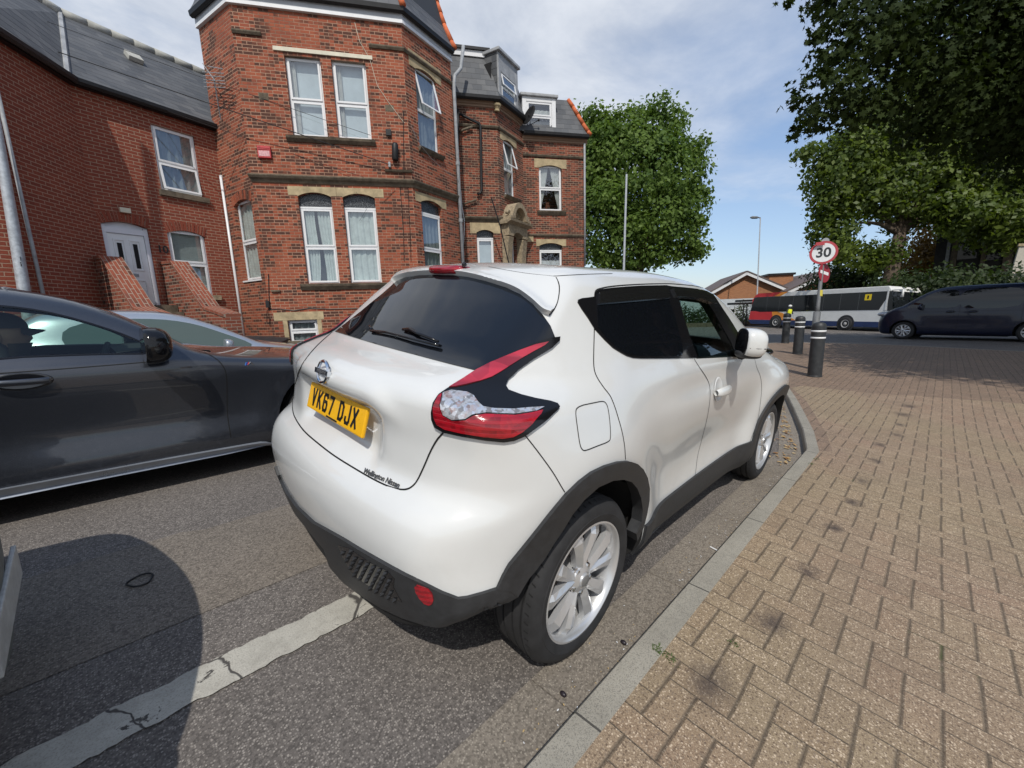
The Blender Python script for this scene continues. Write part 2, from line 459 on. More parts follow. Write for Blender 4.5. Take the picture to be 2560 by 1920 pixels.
tag(mb.build('gutter', m_conc), kind='structure')
# paving: buff field, brown soldier band along the angled kerb, brown field beyond
KB2 = offset_line(KL, .21)
far_in = [Vector((7.6, -.25)), Vector((7.3, -.30)), Vector((7.76, -1.31)), Vector((8.4, -2.25)), Vector((9.6, -4.4)), Vector((18, -17))]
p_corner = KB[1]
edge = [tuple(tp(*q, PZ)[:2]) for q in ((2010, 965), (2110, 976), (2200, 985), (2300, 992), (2400, 1000), (2560, 1012))]
print('buff edge', edge)
ex_ = (edge[-1][0]+5, edge[-1][1]-9)
buff = [(-14, KB[0].y), tuple(KB[1])] + [tuple(KB2[2].lerp(KB2[1], .86))] + [tuple(KB2[2]), tuple(KB2[3]), (7.18, -.185)] + edge + [ex_, (ex_[0], -40), (-14, -40)]
terrain('pavement', buff, PZ, m_paver)
band = [tuple(k) for k in KB[1:]] + [tuple(Vector((8.6, -24))), (ex_[0]-.01, -24), ex_] + edge[::-1] + [(7.18, -.185), tuple(KB2[3]), tuple(KB2[2]), tuple(KB2[2].lerp(KB2[1], .86))]
band = [tuple(k) for k in KB[1:-1]] + [(16.9, -13.), (ex_[0]+.4, -13.)] + [ex_] + edge[::-1] + [(7.18, -.185), tuple(KB2[3]), tuple(KB2[2]), tuple(KB2[2].lerp(KB2[1], .86))]
terrain('path', band, PZ, m_band)

# worn white bay line
def _line(nt, b):
    v = nt.coord(); n = nt.noise(v, 9, 6, .7, .6); f = nt.noise(v, 160, 3, .7); cr = nt.voro(v, 2.1, 0, 'DISTANCE_TO_EDGE')
    wv = nt.voro(nt.comb(*[q+(nt.noise(v, 6, 3, .6)-.5)*.12 for q in nt.xyz(v)[:2]]), 2.3, 0, 'DISTANCE_TO_EDGE')
    paint = nt.mix(n.lin(.3, .7), (.36, .345, .30), (.50, .48, .42))
    paint = nt.mix(f.lin(.50, .68)*.6, paint, (.22, .20, .175)); paint = nt.mix(nt.noise(v, 30, 5, .75).lin(.5, .7)*.4, paint, (.25, .23, .20))
    gone = n.lin(.63, .66).max(1. - wv.lin(.006, .014))
    nt.put(b.inputs['Base Color'], nt.mix(gone*.95, paint, (.055, .05, .046))); nt.put(b.inputs['Normal'], nt.bump(f - gone*1.5, .5, .003))
m_line = mat('worn_road_paint', rough=.8, fn=_line)
def ragged(name, x0, x1, y0, y1, z, amp=.006):
    mb = MB(); n = int((x1-x0)/.02); r_ = random.Random(3)
    e0 = e1 = 0.; P = []
    for i in range(n+1):
        e0 = e0*.55 + r_.uniform(-amp, amp); e1 = e1*.55 + r_.uniform(-amp, amp); x = x0+(x1-x0)*i/n
        P.append((x, y0+e0, y1+e1))
    vs = [(x, a, z) for x, a, b_ in P] + [(x, b_, z) for x, a, b_ in P]
    mb.add(vs, [(i, i+1, n+2+i, n+1+i) for i in range(n)])
    return tag(mb.build(name, m_line), kind='structure')
ragged('road_marking', -3.2, 3.6, -.105, .045, .007)
# ================================================================== houses (their upright leans a little from the road's own normal: the road has a cross fall)
GV = Vector((-.03, .09, 1)).normalized()
Ra = lambda x, y: (x/3.16, y/3.16)
Rb = lambda x, y: (450+x/3.16, y/3.16)
Rc = lambda x, y: (1000+x/3.95, 80+y/3.95)
Rd = lambda x, y: (1000+x/3.95, 300+y/3.95)
Re = lambda x, y: (x/3.16, 400+y/3.16)
Rf = lambda x, y: (450+x/3.16, 400+y/3.16)
class Face:
    """a wall plane; s runs along it, t upward, w outward"""
    def __init__(s, p, deg):
        a = R(deg); s.h = Vector((math.cos(a), math.sin(a), -(math.cos(a)*GV.x+math.sin(a)*GV.y)/GV.z)).normalized()
        s.n = s.h.cross(GV).normalized()
        if s.n.dot(CPOS-p) < 0: s.n = -s.n
        s.o = p - GV*p.dot(GV)          # t = height along GV from the world origin
    def P(s, a, t, w=0.): return s.o + s.h*a + GV*t + s.n*w
    def st(s, px, w=0.):
        q = at(*px, s.o + s.n*w, s.n) - s.o; return q.dot(s.h), q.dot(GV)
    def s_(s, *pxs): return sum(s.st(p)[0] for p in pxs)/len(pxs)
    def t_(s, *pxs): return sum(s.st(p)[1] for p in pxs)/len(pxs)
def _brick(c1, c2, c3, mortar, soot, sc=1.):
    def fn(nt, b):
        u = nt.node('ShaderNodeUVMap'); v = E(nt, u.outputs[0]); o = nt.coord()
        bt = nt.node('ShaderNodeTexBrick'); bt.offset = .5
        wob = nt.noise(v, 9, 3, .6)
        vv = nt.node('ShaderNodeVectorMath', operation='ADD'); nt.put(vv.inputs[0], v); nt.put(vv.inputs[1], nt.comb((wob-.5)*.012, (wob-.5)*.009, 0.))
        nt.put(bt.inputs['Vector'], E(nt, vv.outputs[0]))
        for k, val in (('Scale', 1.), ('Mortar Size', .0085), ('Mortar Smooth', .25), ('Bias', 0.), ('Brick Width', .225*sc), ('Row Height', .0755*sc)): bt.inputs[k].default_value = val
        bt.inputs['Color1'].default_value = (0, 0, 0, 1); bt.inputs['Color2'].default_value = (1, 1, 1, 1); bt.inputs['Mortar'].default_value = (.5, .5, .5, 1)
        r = nt.xyz(E(nt, bt.outputs['Color']))[0]; mo = E(nt, bt.outputs['Fac'])
        x, y, _ = nt.xyz(v)
        row = (y/(.0755*sc)).floor(); col = ((x + row.pmod(2.)*.1125*sc)/(.225*sc)).floor(); rc = nt.white(nt.comb(row, col, 3.), 0); rd = nt.white(nt.comb(row, col, 9.), 0)
        c = nt.mix(rc, c1, c2); c = nt.mix(rd.lin(.6, 1.)*.75, c, c3)
        big = nt.noise(v, .75, 6, .62); c = nt.mix(big.lin(.42, .62)*.35, c, c1)
        st = (nt.noise(v, .55, 5, .65, .4)*.65 + rc*.35)
        if soot:
            sm = (nt.noise(v, .62, 4, .6, .3)*.62 + rc*.36 + .02)
            c = nt.mix(sm.lin(.60-soot*.16, .66-soot*.14)*.88, c, (.040, .026, .020))
            c = nt.mix(nt.noise(v, 2.2, 6, .7).lin(.60, .74)*.55, c, (.05, .034, .026))
        fine = nt.noise(v, 60, 4, .7); c = nt.mix(fine.lin(.35, .75)*.35, c, tuple(q*.45 for q in c1))
        mc = nt.mix(nt.noise(v, .8, 5, .65).lin(.46, .62)*(.7 if soot else .2), mortar, tuple(q*.35 for q in mortar))
        c = nt.mix(mo, c, mc)
        nt.put(b.inputs['Base Color'], c)
        nt.put(b.inputs['Normal'], nt.bump((1.-mo)*1. + fine*.35 + rc*.25, .8, .008))
    return fn
m_brickA = mat('weathered_red_brick', rough=.9, fn=_brick((.30, .078, .040), (.40, .115, .055), (.20, .062, .038), (.42, .25, .17), .5))
m_brickB = mat('dark_red_brick', rough=.9, fn=_brick((.235, .062, .034), (.30, .085, .042), (.12, .045, .032), (.34, .235, .165), .66))
m_brickC = mat('plain_red_brick', rough=.9, fn=_brick((.23, .052, .030), (.29, .068, .036), (.19, .045, .028), (.36, .235, .165), 0.))
m_brickD = mat('garden_wall_brick', rough=.92, fn=_brick((.24, .065, .038), (.33, .095, .05), (.14, .06, .045), (.34, .26, .2), .25))
m_stone = varied('sandstone', (.40, .32, .195), .9, 5, .3, .5); m_stoned = varied('weathered_sandstone', (.13, .105, .075), .92, 6, .5, .6, dist=.006)
m_stone2 = varied('carved_stone', (.30, .24, .16), .92, 14, .5, .7, dist=.01)
m_upvc = varied('white_plastic', (.74, .75, .76), .35, 3, .04); m_wood = varied('cream_paint', (.62, .58, .46), .6, 6, .12)
m_lead = varied('lead_sheet', (.33, .34, .35), .55, 4, .25); m_black = varied('black_iron', (.012, .012, .013), .5, 8, .3)
m_greypipe = varied('grey_pipe', (.30, .315, .33), .55, 9, .25); m_fascia = varied('grey_fascia', (.44, .46, .49), .6, 3, .12)
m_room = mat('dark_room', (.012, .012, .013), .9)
def _slate(nt, b):
    u = nt.node('ShaderNodeUVMap'); v = E(nt, u.outputs[0]); x, y, _ = nt.xyz(v)
    row = (y/.21).floor(); fy = (y/.21).frac(); xx = x/.30 + row.pmod(2.)*.5; col = xx.floor(); fx = xx.frac()
    rc = nt.white(nt.comb(row, col, 1.), 0); n = nt.noise(v, 1.4, 5, .62)
    c = nt.mix(rc, (.075, .08, .088), (.125, .128, .132)); c = nt.mix(n.lin(.4, .7)*.5, c, (.055, .058, .062))
    ln = (1.-fy.lin(.0, .09)).max((1. - fx.lin(0., .03))*.6)
    c = nt.mix(ln*.8, c, (.018, .019, .021))
    li = nt.noise(v, 9, 4, .7).lin(.68, .74); c = nt.mix(li*.4, c, (.22, .22, .2))
    nt.put(b.inputs['Base Color'], c); nt.put(b.inputs['Normal'], nt.bump(fy*-1. + rc*.3 - ln, .6, .012))
m_slate = mat('slate_tiles', rough=.6, fn=_slate)
m_orange = varied('orange_hip_tile', (.55, .135, .05), .8, 9, .3, .3); m_ridge = varied('pale_ridge_tile', (.40, .40, .37), .85, 5, .25, .3)
def _glass(nt, b):
    gl = nt.node('ShaderNodeBsdfGlossy'); gl.inputs['Roughness'].default_value = .02; gl.inputs['Color'].default_value = (.93, .95, 1, 1)
    tr = nt.node('ShaderNodeBsdfTransparent'); tr.inputs[0].default_value = (.80, .84, .84, 1)
    fr = nt.node('ShaderNodeLayerWeight'); fr.inputs[0].default_value = .5; fc = E(nt, fr.outputs['Facing'])
    mx = nt.node('ShaderNodeMixShader'); nt.put(mx.inputs[0], (nt.math('POWER', fc, 3.5)*.9 + .17).clamp()); nt.put(mx.inputs[1], tr.outputs[0]); nt.put(mx.inputs[2], gl.outputs[0])
    o = [n for n in nt.t.nodes if n.type == 'OUTPUT_MATERIAL'][0]; nt.t.links.new(mx.outputs[0], o.inputs[0])
m_glass = mat('window_glass', fn=_glass)
def _leaded(nt, b):
    u = nt.coord(); n = nt.voro(u, 26, 0, 'DISTANCE_TO_EDGE')
    nt.put(b.inputs['Base Color'], nt.mix(n.lin(.03, .12), (.14, .15, .16), (.012, .014, .017)))
m_leaded = mat('leaded_glass', rough=.3, fn=_leaded)
def _curtain(cols):
    def fn(nt, b):
        v = nt.coord(); nt.put(b.inputs['Base Color'], nt.mix(nt.noise(v, 6, 3).lin(.3, .7), cols, tuple(c*.75 for c in cols)))
    return fn
m_curt = mat('pale_curtain', rough=.9, fn=_curtain((.66, .72, .69))); m_curtd = mat('blue_grey_curtain', rough=.9, fn=_curtain((.30, .33, .34)))
m_net = mat('white_net', rough=.9, fn=_curtain((.66, .66, .64)))
m_blind = varied('grey_blind', (.42, .45, .44), .8, 2, .1); m_frost = varied('frosted_blind', (.62, .68, .72), .7, 2, .12)

def wall(face, outline, holes=(), m=None, parent=None, name='wall', thick=.24, w0=0.):
    """solid wall with openings, uv in metres"""
    pts = []; edges = []; loops = []
    for lp in [outline] + list(holes):
        b = len(pts); pts += [Vector(p) for p in lp]; n = len(lp); idx = list(range(b, b+n)); loops.append(idx)
        edges += [(b+i, b+(i+1) % n) for i in range(n)]
    r = delaunay_2d_cdt(pts, edges, [], 0, 1e-5)
    vs, fs = r[0], r[2]
    def inside(p, lp):
        c = False; n = len(lp)
        for i in range(n):
            a, b = lp[i], lp[i-1]
            if (a[1] > p[1]) != (b[1] > p[1]) and p[0] < (b[0]-a[0])*(p[1]-a[1])/(b[1]-a[1])+a[0]: c = not c
        return c
    mb = MB(); F_ = []
    for f in fs:
        c = sum((vs[i] for i in f), Vector((0, 0)))/len(f)
        if inside(c, outline) and not any(inside(c, h) for h in holes): F_.append(f)
    V3 = [face.P(p.x, p.y, w0) for p in vs]; B3 = [face.P(p.x, p.y, w0-thick) for p in vs]; n = len(vs)
    mb.add(V3+B3, F_ + [tuple(n+i for i in reversed(f)) for f in F_], [[(vs[i].x, vs[i].y) for i in f] for f in F_] + [[(vs[i].x, vs[i].y) for i in reversed(f)] for f in F_])
    for lp in [outline] + list(holes):
        k = len(lp)
        for i in range(k):
            a, b = lp[i], lp[(i+1) % k]
            mb.add([face.P(*a, w0), face.P(*b, w0), face.P(*b, w0-thick), face.P(*a, w0-thick)], [(0, 1, 2, 3)],
                   [[(a[0], a[1]), (b[0]+0, b[1]), (b[0]+thick, b[1]), (a[0]+thick, a[1])]])
    o = mb.build(name, m, parent)
    bm = bmesh.new(); bm.from_mesh(o.data); bmesh.ops.remove_doubles(bm, verts=bm.verts, dist=1e-4); bmesh.ops.recalc_face_normals(bm, faces=bm.faces); bm.to_mesh(o.data); bm.free()
    return o
def fbox(mb, face, s0, s1, t0, t1, w0, w1, m=None):
    vs = [face.P(a, t, w) for w in (w0, w1) for t in (t0, t1) for a in (s0, s1)]
    mb.add(vs, [(0, 2, 3, 1), (4, 5, 7, 6), (0, 1, 5, 4), (2, 6, 7, 3), (0, 4, 6, 2), (1, 3, 7, 5)],
           [[(s0, t0), (s0, t1), (s1, t1), (s1, t0)], [(s0, t0), (s1, t0), (s1, t1), (s0, t1)], [(s0, w0), (s1, w0), (s1, w1), (s0, w1)], [(s0, w0), (s0, w1), (s1, w1), (s1, w0)], [(w0, t0), (w1, t0), (w1, t1), (w0, t1)], [(w0, t0), (w0, t1), (w1, t1), (w1, t0)]])
def bar(face, s0, s1, t0, t1, w0, w1, name, m, parent, bevel=0.):
    mb = MB(); fbox(mb, face, s0, s1, t0, t1, w0, w1); return mb.build(name, m, parent, bevel=bevel)
def rect(face, TL, TR, BR, BL):
    s0 = face.s_(TL, BL); s1 = face.s_(TR, BR); t0 = face.t_(BR, BL); t1 = face.t_(TL, TR)
    return (s0, s1, t0, t1)
def arch_pts(s0, s1, t0, t1, rise):
    """rectangle whose top edge is a shallow arch; t1 is the springing"""
    if not rise: return [(s0, t0), (s1, t0), (s1, t1), (s0, t1)]
    n = 10; return [(s0, t0), (s1, t0)] + [(s1+(s0-s1)*i/n, t1 + rise*(1-(2*i/n-1)**2)) for i in range(n+1)]
def drape(face, s0, s1, t0, t1, w, gather=None, seed=0):
    """curtain mesh with folds; gather(t01) -> (left, right) edges 0..1"""
    mb = MB(); r_ = random.Random(seed); ph = [r_.uniform(0, 6) for _ in range(4)]
    def fn(u, v):
        a, b = (gather(v) if gather else (0, 1)); s = s0 + (s1-s0)*(a+(b-a)*u); t = t0+(t1-t0)*v
        k = (s1-s0); fold = .018*math.sin(u*k*38+ph[0]+1.5*math.sin(v*2+ph[1])) + .010*math.sin(u*k*77+ph[2]+v*3)
        return face.P(s, t, w + fold)
    mb.grid(fn, 40, 10); return mb
def window(face, rc, parent, split=.5, open_=None, curtain=None, fan=0., rise=0., fr=.055, back=.10, white=m_upvc, seed=0, lower_sash=False):
    """sash window in opening rc; returns wall hole loop"""
    s0, s1, t0, t1 = rc
    wd = -back; tt = t1 - fan
    mb = MB()
    f = fr
    def ring(a0, a1, b0, b1, w0, w1, k):
        fbox(mb, face, a0, a0+k, b0, b1, w0, w1); fbox(mb, face, a1-k, a1, b0, b1, w0, w1)
        fbox(mb, face, a0+k, a1-k, b0, b0+k, w0, w1-.002); fbox(mb, face, a0+k, a1-k, b1-k, b1, w0, w1-.002)
    ring(s0+.002, s1-.002, t0+.002, tt, wd-.05, wd, f)
    tm = t0 + (tt-t0)*split
    fbox(mb, face, s0+f, s1-f, tm-.028, tm+.028, wd-.045, wd-.004)
    wn = mb.build('window', white, parent, bevel=.004)
    # sashes
    def sash(b0, b1, tilt=0., k=.045, name='sash', hinge='top', dw=-.01):
        mb = MB(); a0, a1 = s0+f*.8, s1-f*.8
        def Pq(a, t, w):
            if not tilt: return face.P(a, t, w)
            L = (b1-t) if hinge == 'top' else (t-b0)
            return face.P(a, (b1 - L*math.cos(tilt)) if hinge == 'top' else (b0 + L*math.cos(tilt)), w + L*math.sin(tilt))
        def bx(x0, x1, y0, y1):
            vs = [Pq(x, y, wd+dw+w) for w in (0, .03) for y in (y0, y1) for x in (x0, x1)]
            mb.add(vs, [(0, 2, 3, 1), (4, 5, 7, 6), (0, 1, 5, 4), (2, 6, 7, 3), (0, 4, 6, 2), (1, 3, 7, 5)])
        bx(a0, a0+k, b0, b1); bx(a1-k, a1, b0, b1); bx(a0+k, a1-k, b0, b0+k); bx(a0+k, a1-k, b1-k, b1)
        sm = mb.build(name, white, wn)
        g = MB(); vs = [Pq(x, y, wd+dw+.012) for y in (b0+k*.5, b1-k*.5) for x in (a0+k*.5, a1-k*.5)]
        g.add(vs, [(0, 1, 3, 2)]); g.build('pane', m_glass, wn)
    sash(tm+.02, tt-f*.6, R(open_[1]) if open_ and open_[0] == 'top' else 0)
    sash(t0+f*.6, tm-.02, R(open_[1]) if open_ and open_[0] == 'bot' else 0, dw=-.025 if lower_sash else -.01)
    if fan:
        mb = MB(); loop = arch_pts(s0, s1, tt+.01, t1-rise, rise)
        mb.prism(loop, wd-.04, wd-.03, lambda a, t, w: face.P(a, t, w)); mb.build('fanlight', m_leaded, wn)
        mb = MB(); fbox(mb, face, s0, s1, tt-.01, tt+.035, wd-.05, wd+.01); mb.build('transom', white, wn)
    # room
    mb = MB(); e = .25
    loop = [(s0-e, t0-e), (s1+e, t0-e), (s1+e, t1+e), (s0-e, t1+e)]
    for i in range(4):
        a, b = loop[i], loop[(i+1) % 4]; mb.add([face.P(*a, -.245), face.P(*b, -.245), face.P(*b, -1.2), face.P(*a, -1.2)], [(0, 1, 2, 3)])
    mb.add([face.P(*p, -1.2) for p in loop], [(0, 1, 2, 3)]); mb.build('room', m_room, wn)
    cw = wd - .075
    if curtain == 'blind':
        mb = MB(); fbox(mb, face, s0, s1, t0, tt, cw-.01, cw); mb.build('blind', m_blind, wn)
    elif curtain == 'frost':
        mb = MB(); fbox(mb, face, s0, s1, t0, tt, cw-.01, cw); mb.build('blind', m_frost, wn)
    elif curtain == 'tied':
        for k in (0, 1):
            g = lambda v, k=k: ((0, .10+.38*abs(v-.06)**.8) if k == 0 else (.90-.42*abs(v-.06)**.8, 1))
            drape(face, s0, s1, t0, tt, cw, g, seed+k).build('curtain', m_net, wn, smooth=True)
    elif curtain == 'pair':
        for k in (0, 1):
            g = lambda v, k=k: ((0, .46-.10*(1-v)+.05*math.sin(v*5)) if k == 0 else (.54+.0*(1-v)+.05*math.sin(v*4+1), 1))
            drape(face, s0, s1, t0, tt, cw, g, seed+k).build('curtain', m_curt, wn, smooth=True)
    elif curtain == 'full':
        drape(face, s0, s1, t0, tt, cw, None, seed).build('curtain', m_curt, wn, smooth=True)
    elif curtain == 'dark':
        drape(face, s0, s1, t0, tt, cw, None, seed).build('curtain', m_curtd, wn, smooth=True)
    elif curtain == 'side':
        drape(face, s0, s1, t0, tt, cw, lambda v: (0, .24), seed).build('curtain', m_net, wn, smooth=True)
        mb = MB(); fbox(mb, face, s0, s1, t0, tt, cw-.06, cw-.05); mb.build('blind', m_frost, wn)
    elif curtain == 'net':
        drape(face, s0, s1, t0, t0+(tt-t0)*.75, cw, None, seed).build('curtain', m_net, wn, smooth=True)
    return arch_pts(s0, s1, t0, t1-rise, rise)
def lintel(face, s0, s1, t0, t1, hole, rise, parent, m=None, w=.012, blocks=3):
    """stone band with arched underside over a window"""
    h0, h1, hs = hole     # opening left, right, springing
    n = 10; pts = [(s0, t1), (s0, t0), (h0, t0), (h0, hs)] + [(h0+(h1-h0)*i/n, hs+rise*(1-(2*i/n-1)**2)) for i in range(1, n)] + [(h1, hs), (h1, t0), (s1, t0), (s1, t1)]
    mb = MB(); mb.prism(pts, -.05, w, lambda a, t, ww: face.P(a, t, ww)); return mb.build('lintel', m or m_stone, parent)
def brick_arch(face, s0, s1, t, rise, parent, depth=.22, m=None):
    mb = MB(); n = max(6, int((s1-s0)/.075)); c = (s0+s1)/2; hw = (s1-s0)/2
    for i in range(n):
        u0, u1 = 2*i/n-1+.02, 2*(i+1)/n-1-.02
        def q(u, k):
            fl = 1 + .16*k; return face.P(c+u*hw*fl, t + rise*(1-u*u) + k*depth - abs(u)*.0, 0)
        vs = []
        for w in (-.02, .012):
            for (u, k) in ((u0, 0), (u1, 0), (u1, 1), (u0, 1)): vs.append(q(u, k) + face.n*w)
        mb.add(vs, [(0, 3, 2, 1), (4, 5, 6, 7), (0, 1, 5, 4), (1, 2, 6, 5), (2, 3, 7, 6), (3, 0, 4, 7)], [[(.02+i*.3, .01), (.2+i*.3, .01), (.2+i*.3, .06), (.02+i*.3, .06)]]*6)
    o = mb.build('brick_arch', m, parent); return o
def band_on(face, s0, s1, t, prof, name, m, parent, e0=0., e1=0.):
    """moulding: prof list of (w, dt) extruded from s0 to s1; e0/e1 mitre per unit w"""
    mb = MB(); vs = [face.P(s0 - e0*w, t+d, w) for w, d in prof] + [face.P(s1 + e1*w, t+d, w) for w, d in prof]; n = len(prof)
    fs = [(i, (i+1) % n, n+(i+1) % n, n+i) for i in range(n)]; tri = tessellate_polygon([[Vector((w, d, 0)) for w, d in prof]])
    fs += [tuple(t_) for t_ in tri] + [tuple(n+i for i in reversed(t_)) for t_ in tri]
    mb.add(vs, fs); return mb.build(name, m, parent)
CORN = [(-.05, 0), (.03, 0), (.05, .05), (.10, .09), (.13, .14), (.13, .17), (-.05, .18)]
STRG = [(-.05, 0), (.04, 0), (.07, .05), (.07, .08), (-.05, .09)]
def plane_poly(name, pts, m, parent, thick, uvo, uvx, uvy, flip=None):
    """flat slab from coplanar 3d points; uv axes in metres"""
    n = (pts[1]-pts[0]).cross(pts[2]-pts[0]).normalized()
    if n.dot(CPOS-pts[0]) < 0: n = -n
    k = len(pts); mb = MB(); back = [p - n*thick for p in pts]
    q = [((p-uvo).dot(uvx), (p-uvo).dot(uvy)) for p in pts]
    tri = tessellate_polygon([[Vector((*a, 0)) for a in q]])
    mb.add(pts+back, [tuple(t) for t in tri] + [tuple(k+i for i in reversed(t)) for t in tri] + [(i, (i+1) % k, k+(i+1) % k, k+i) for i in range(k)],
           [[q[i] for i in t] for t in tri] + [[q[i] for i in reversed(t)] for t in tri] + [[q[i], q[(i+1) % k], q[(i+1) % k], q[i]] for i in range(k)])
    o = mb.build(name, m, parent)
    bm = bmesh.new(); bm.from_mesh(o.data); bmesh.ops.recalc_face_normals(bm, faces=bm.faces); bm.to_mesh(o.data); bm.free(); return o
def roofplane(face, t, w, deg):
    """plane rising backwards from the line at height t, offset w of a face"""
    a = R(deg); up = (GV*math.sin(a) - face.n*math.cos(a)).normalized(); n = (GV*math.cos(a) + face.n*math.sin(a)).normalized()
    o = face.o + GV*t + face.n*w
    return o, n, up
def rp_pts(rp, pxs): return [at(*p, rp[0], rp[1]) if len(p) == 2 else Vector(p) for p in pxs]

# ------------------------------------------------ the big bay-fronted house
P0 = CPOS + ray(800, 440)*11.0
B1F = Face(P0, -31.5)
sL = B1F.s_(Rb(555, 1370), Rb(480, 700)); sR = B1F.s_(Rb(1745, 190), Rb(1840, 1420), Rb(1785, 800))
t_fb = B1F.t_(Rb(410, 45), Rb(1745, 185))      # underside of the fascia
t_c = B1F.t_(Rb(560, 1440), Rb(1830, 1475))    # underside of the cornice
t_ct = B1F.t_(Rb(560, 1378), Rb(1830, 1415))
B1R = Face(B1F.P(sR, 0), 14.5); B1L = Face(B1F.P(sL, 0), -77.5)
rs0 = B1R.st((1032, 449))[0]; rs0 = (B1F.P(sR, 0)-B1R.o).dot(B1R.h); rs1 = B1R.s_(Rb(2140, 600), Rb(2190, 1500))
ls1 = (B1F.P(sL, 0)-B1L.o).dot(B1L.h); ls0 = B1L.s_(Rb(155, 285))
if B1L.st((500, 300))[0] > ls1: pass
print('B1 width', sR-sL, 'right', rs1-rs0, 'left', ls1-ls0, 'heights fascia', t_fb, 'cornice', t_c, 'left face n', B1L.n)
b1 = empty('brick_house', B1F.P((sL+sR)/2, 0, 0), label='big orange-red brick house with canted bay, stone cornice and white fascia, behind the white car', cat='house')
TB = -.6
# openings, front face
w1 = rect(B1F, Rb(828, 425), Rb(1112, 458), Rb(1160, 1085), Rb(885, 1078)); w2 = rect(B1F, Rb(1197, 478), Rb(1472, 500), Rb(1506, 1102), Rb(1245, 1086))
tt_ = (w1[3]+w2[3])/2; tb_ = (w1[2]+w2[2])/2; w1 = (w1[0], w1[1], tb_, tt_); w2 = (w2[0], w2[1], tb_, tt_)
w3 = rect(B1F, Rf(945, 380), Rf(1207, 380), Rf(1257, 972), Rf(1003, 972)); w4 = rect(B1F, Rf(1292, 378), Rf(1545, 378), Rf(1594, 970), Rf(1350, 970))
tt3 = (w3[3]+w4[3])/2; tb3 = (w3[2]+w4[2])/2; tf3 = B1F.t_(Rf(1065, 262), Rf(1420, 262))
w5 = rect(B1F, Rf(850, 1265), Rf(1085, 1262), Rf(1102, 1445), Rf(868, 1445))
H = []
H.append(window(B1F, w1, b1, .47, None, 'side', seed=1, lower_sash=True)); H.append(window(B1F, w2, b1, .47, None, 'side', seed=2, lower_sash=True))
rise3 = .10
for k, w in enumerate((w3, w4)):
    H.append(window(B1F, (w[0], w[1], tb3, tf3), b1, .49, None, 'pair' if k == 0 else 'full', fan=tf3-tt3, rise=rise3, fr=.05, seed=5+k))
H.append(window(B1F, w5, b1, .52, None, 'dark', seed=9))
wall(B1F, [(sL, TB), (sR, TB), (sR, t_fb+.3), (sL, t_fb+.3)], H, m_brickA, b1)
# stone over the twin ground floor windows
l0, l1 = B1F.s_(Rf(850, 240)), B1F.s_(Rf(1605, 240)); lt1 = B1F.t_(Rf(850, 200), Rf(1600, 235)); lt0 = B1F.t_(Rf(860, 275), Rf(1600, 298))
sp = tf3 - rise3; mid = (w3[1]+w4[0])/2
lintel(B1F, l0, mid-.004, lt0, lt1, (w3[0], w3[1], sp), rise3, b1); lintel(B1F, mid+.004, l1, lt0, lt1, (w4[0], w4[1], sp), rise3, b1)
so0, so1 = B1F.s_(Rf(957, 1000)), B1F.s_(Rf(1640, 1000)); st1 = B1F.t_(Rf(960, 976), Rf(1640, 972))
band_on(B1F, so0, so1, st1-.17, [(-.05, 0), (.03, 0), (.10, .10), (.12, .16), (-.05, .17)], 'sill', m_stoned, b1)
so0, so1 = B1F.s_(Rb(845, 1100)), B1F.s_(Rb(1545, 1130)); st1 = B1F.t_(Rb(845, 1078), Rb(1545, 1108))
band_on(B1F, so0, so1, st1-.14, [(-.05, 0), (.03, 0), (.10, .07), (.12, .13), (-.05, .14)], 'sill', m_stoned, b1)
lo0, lo1 = B1F.s_(Rb(735, 380)), B1F.s_(Rb(1520, 465)); lt_ = B1F.t_(Rb(735, 390), Rb(1520, 470))
bar(B1F, lo0, lo1, lt_-.02, lt_+.07, -.02, .035, 'lintel', m_wood, b1)
bar(B1F, w1[0]-.04, w2[1]+.04, tt_, lt_-.022, -.14, -.04, 'window_head', m_wood, b1)
l0, l1 = B1F.s_(Rf(740, 1230)), B1F.s_(Rf(1135, 1230)); bar(B1F, l0, l1, B1F.t_(Rf(740, 1265), Rf(1135, 1262)), B1F.t_(Rf(740, 1200), Rf(1135, 1200)), -.03, .012, 'lintel', m_stone, b1)
for q in (w5[0]-.11, w5[1]): bar(B1F, q, q+.11, w5[2], w5[3], -.03, .010, 'jamb', m_stone, b1)
# window surround quoins (dark, worn)
for (x, y) in (((660, 762)), ((1655, 855))):
    s_q, t_q = B1F.st(Rb(x, y)); mb = MB(); fbox(mb, B1F, s_q-.11, s_q+.11, t_q-.08, t_q+.08, -.02, .006)
    for k in range(5): fbox(mb, B1F, s_q-.08+.035*k, s_q-.066+.035*k, t_q-.06, t_q+.06, .004, .012)
    mb.build('air_brick', m_stoned, b1)
s_q, t_q = B1F.st(Rf(812, 275)); mb = MB(); fbox(mb, B1F, s_q-.11, s_q+.11, t_q-.07, t_q+.07, -.02, .006)
for k in range(6): fbox(mb, B1F, s_q-.09+.03*k, s_q-.078+.03*k, t_q-.05, t_q+.05, .004, .014)
mb.build('air_brick', m_brickA, b1)
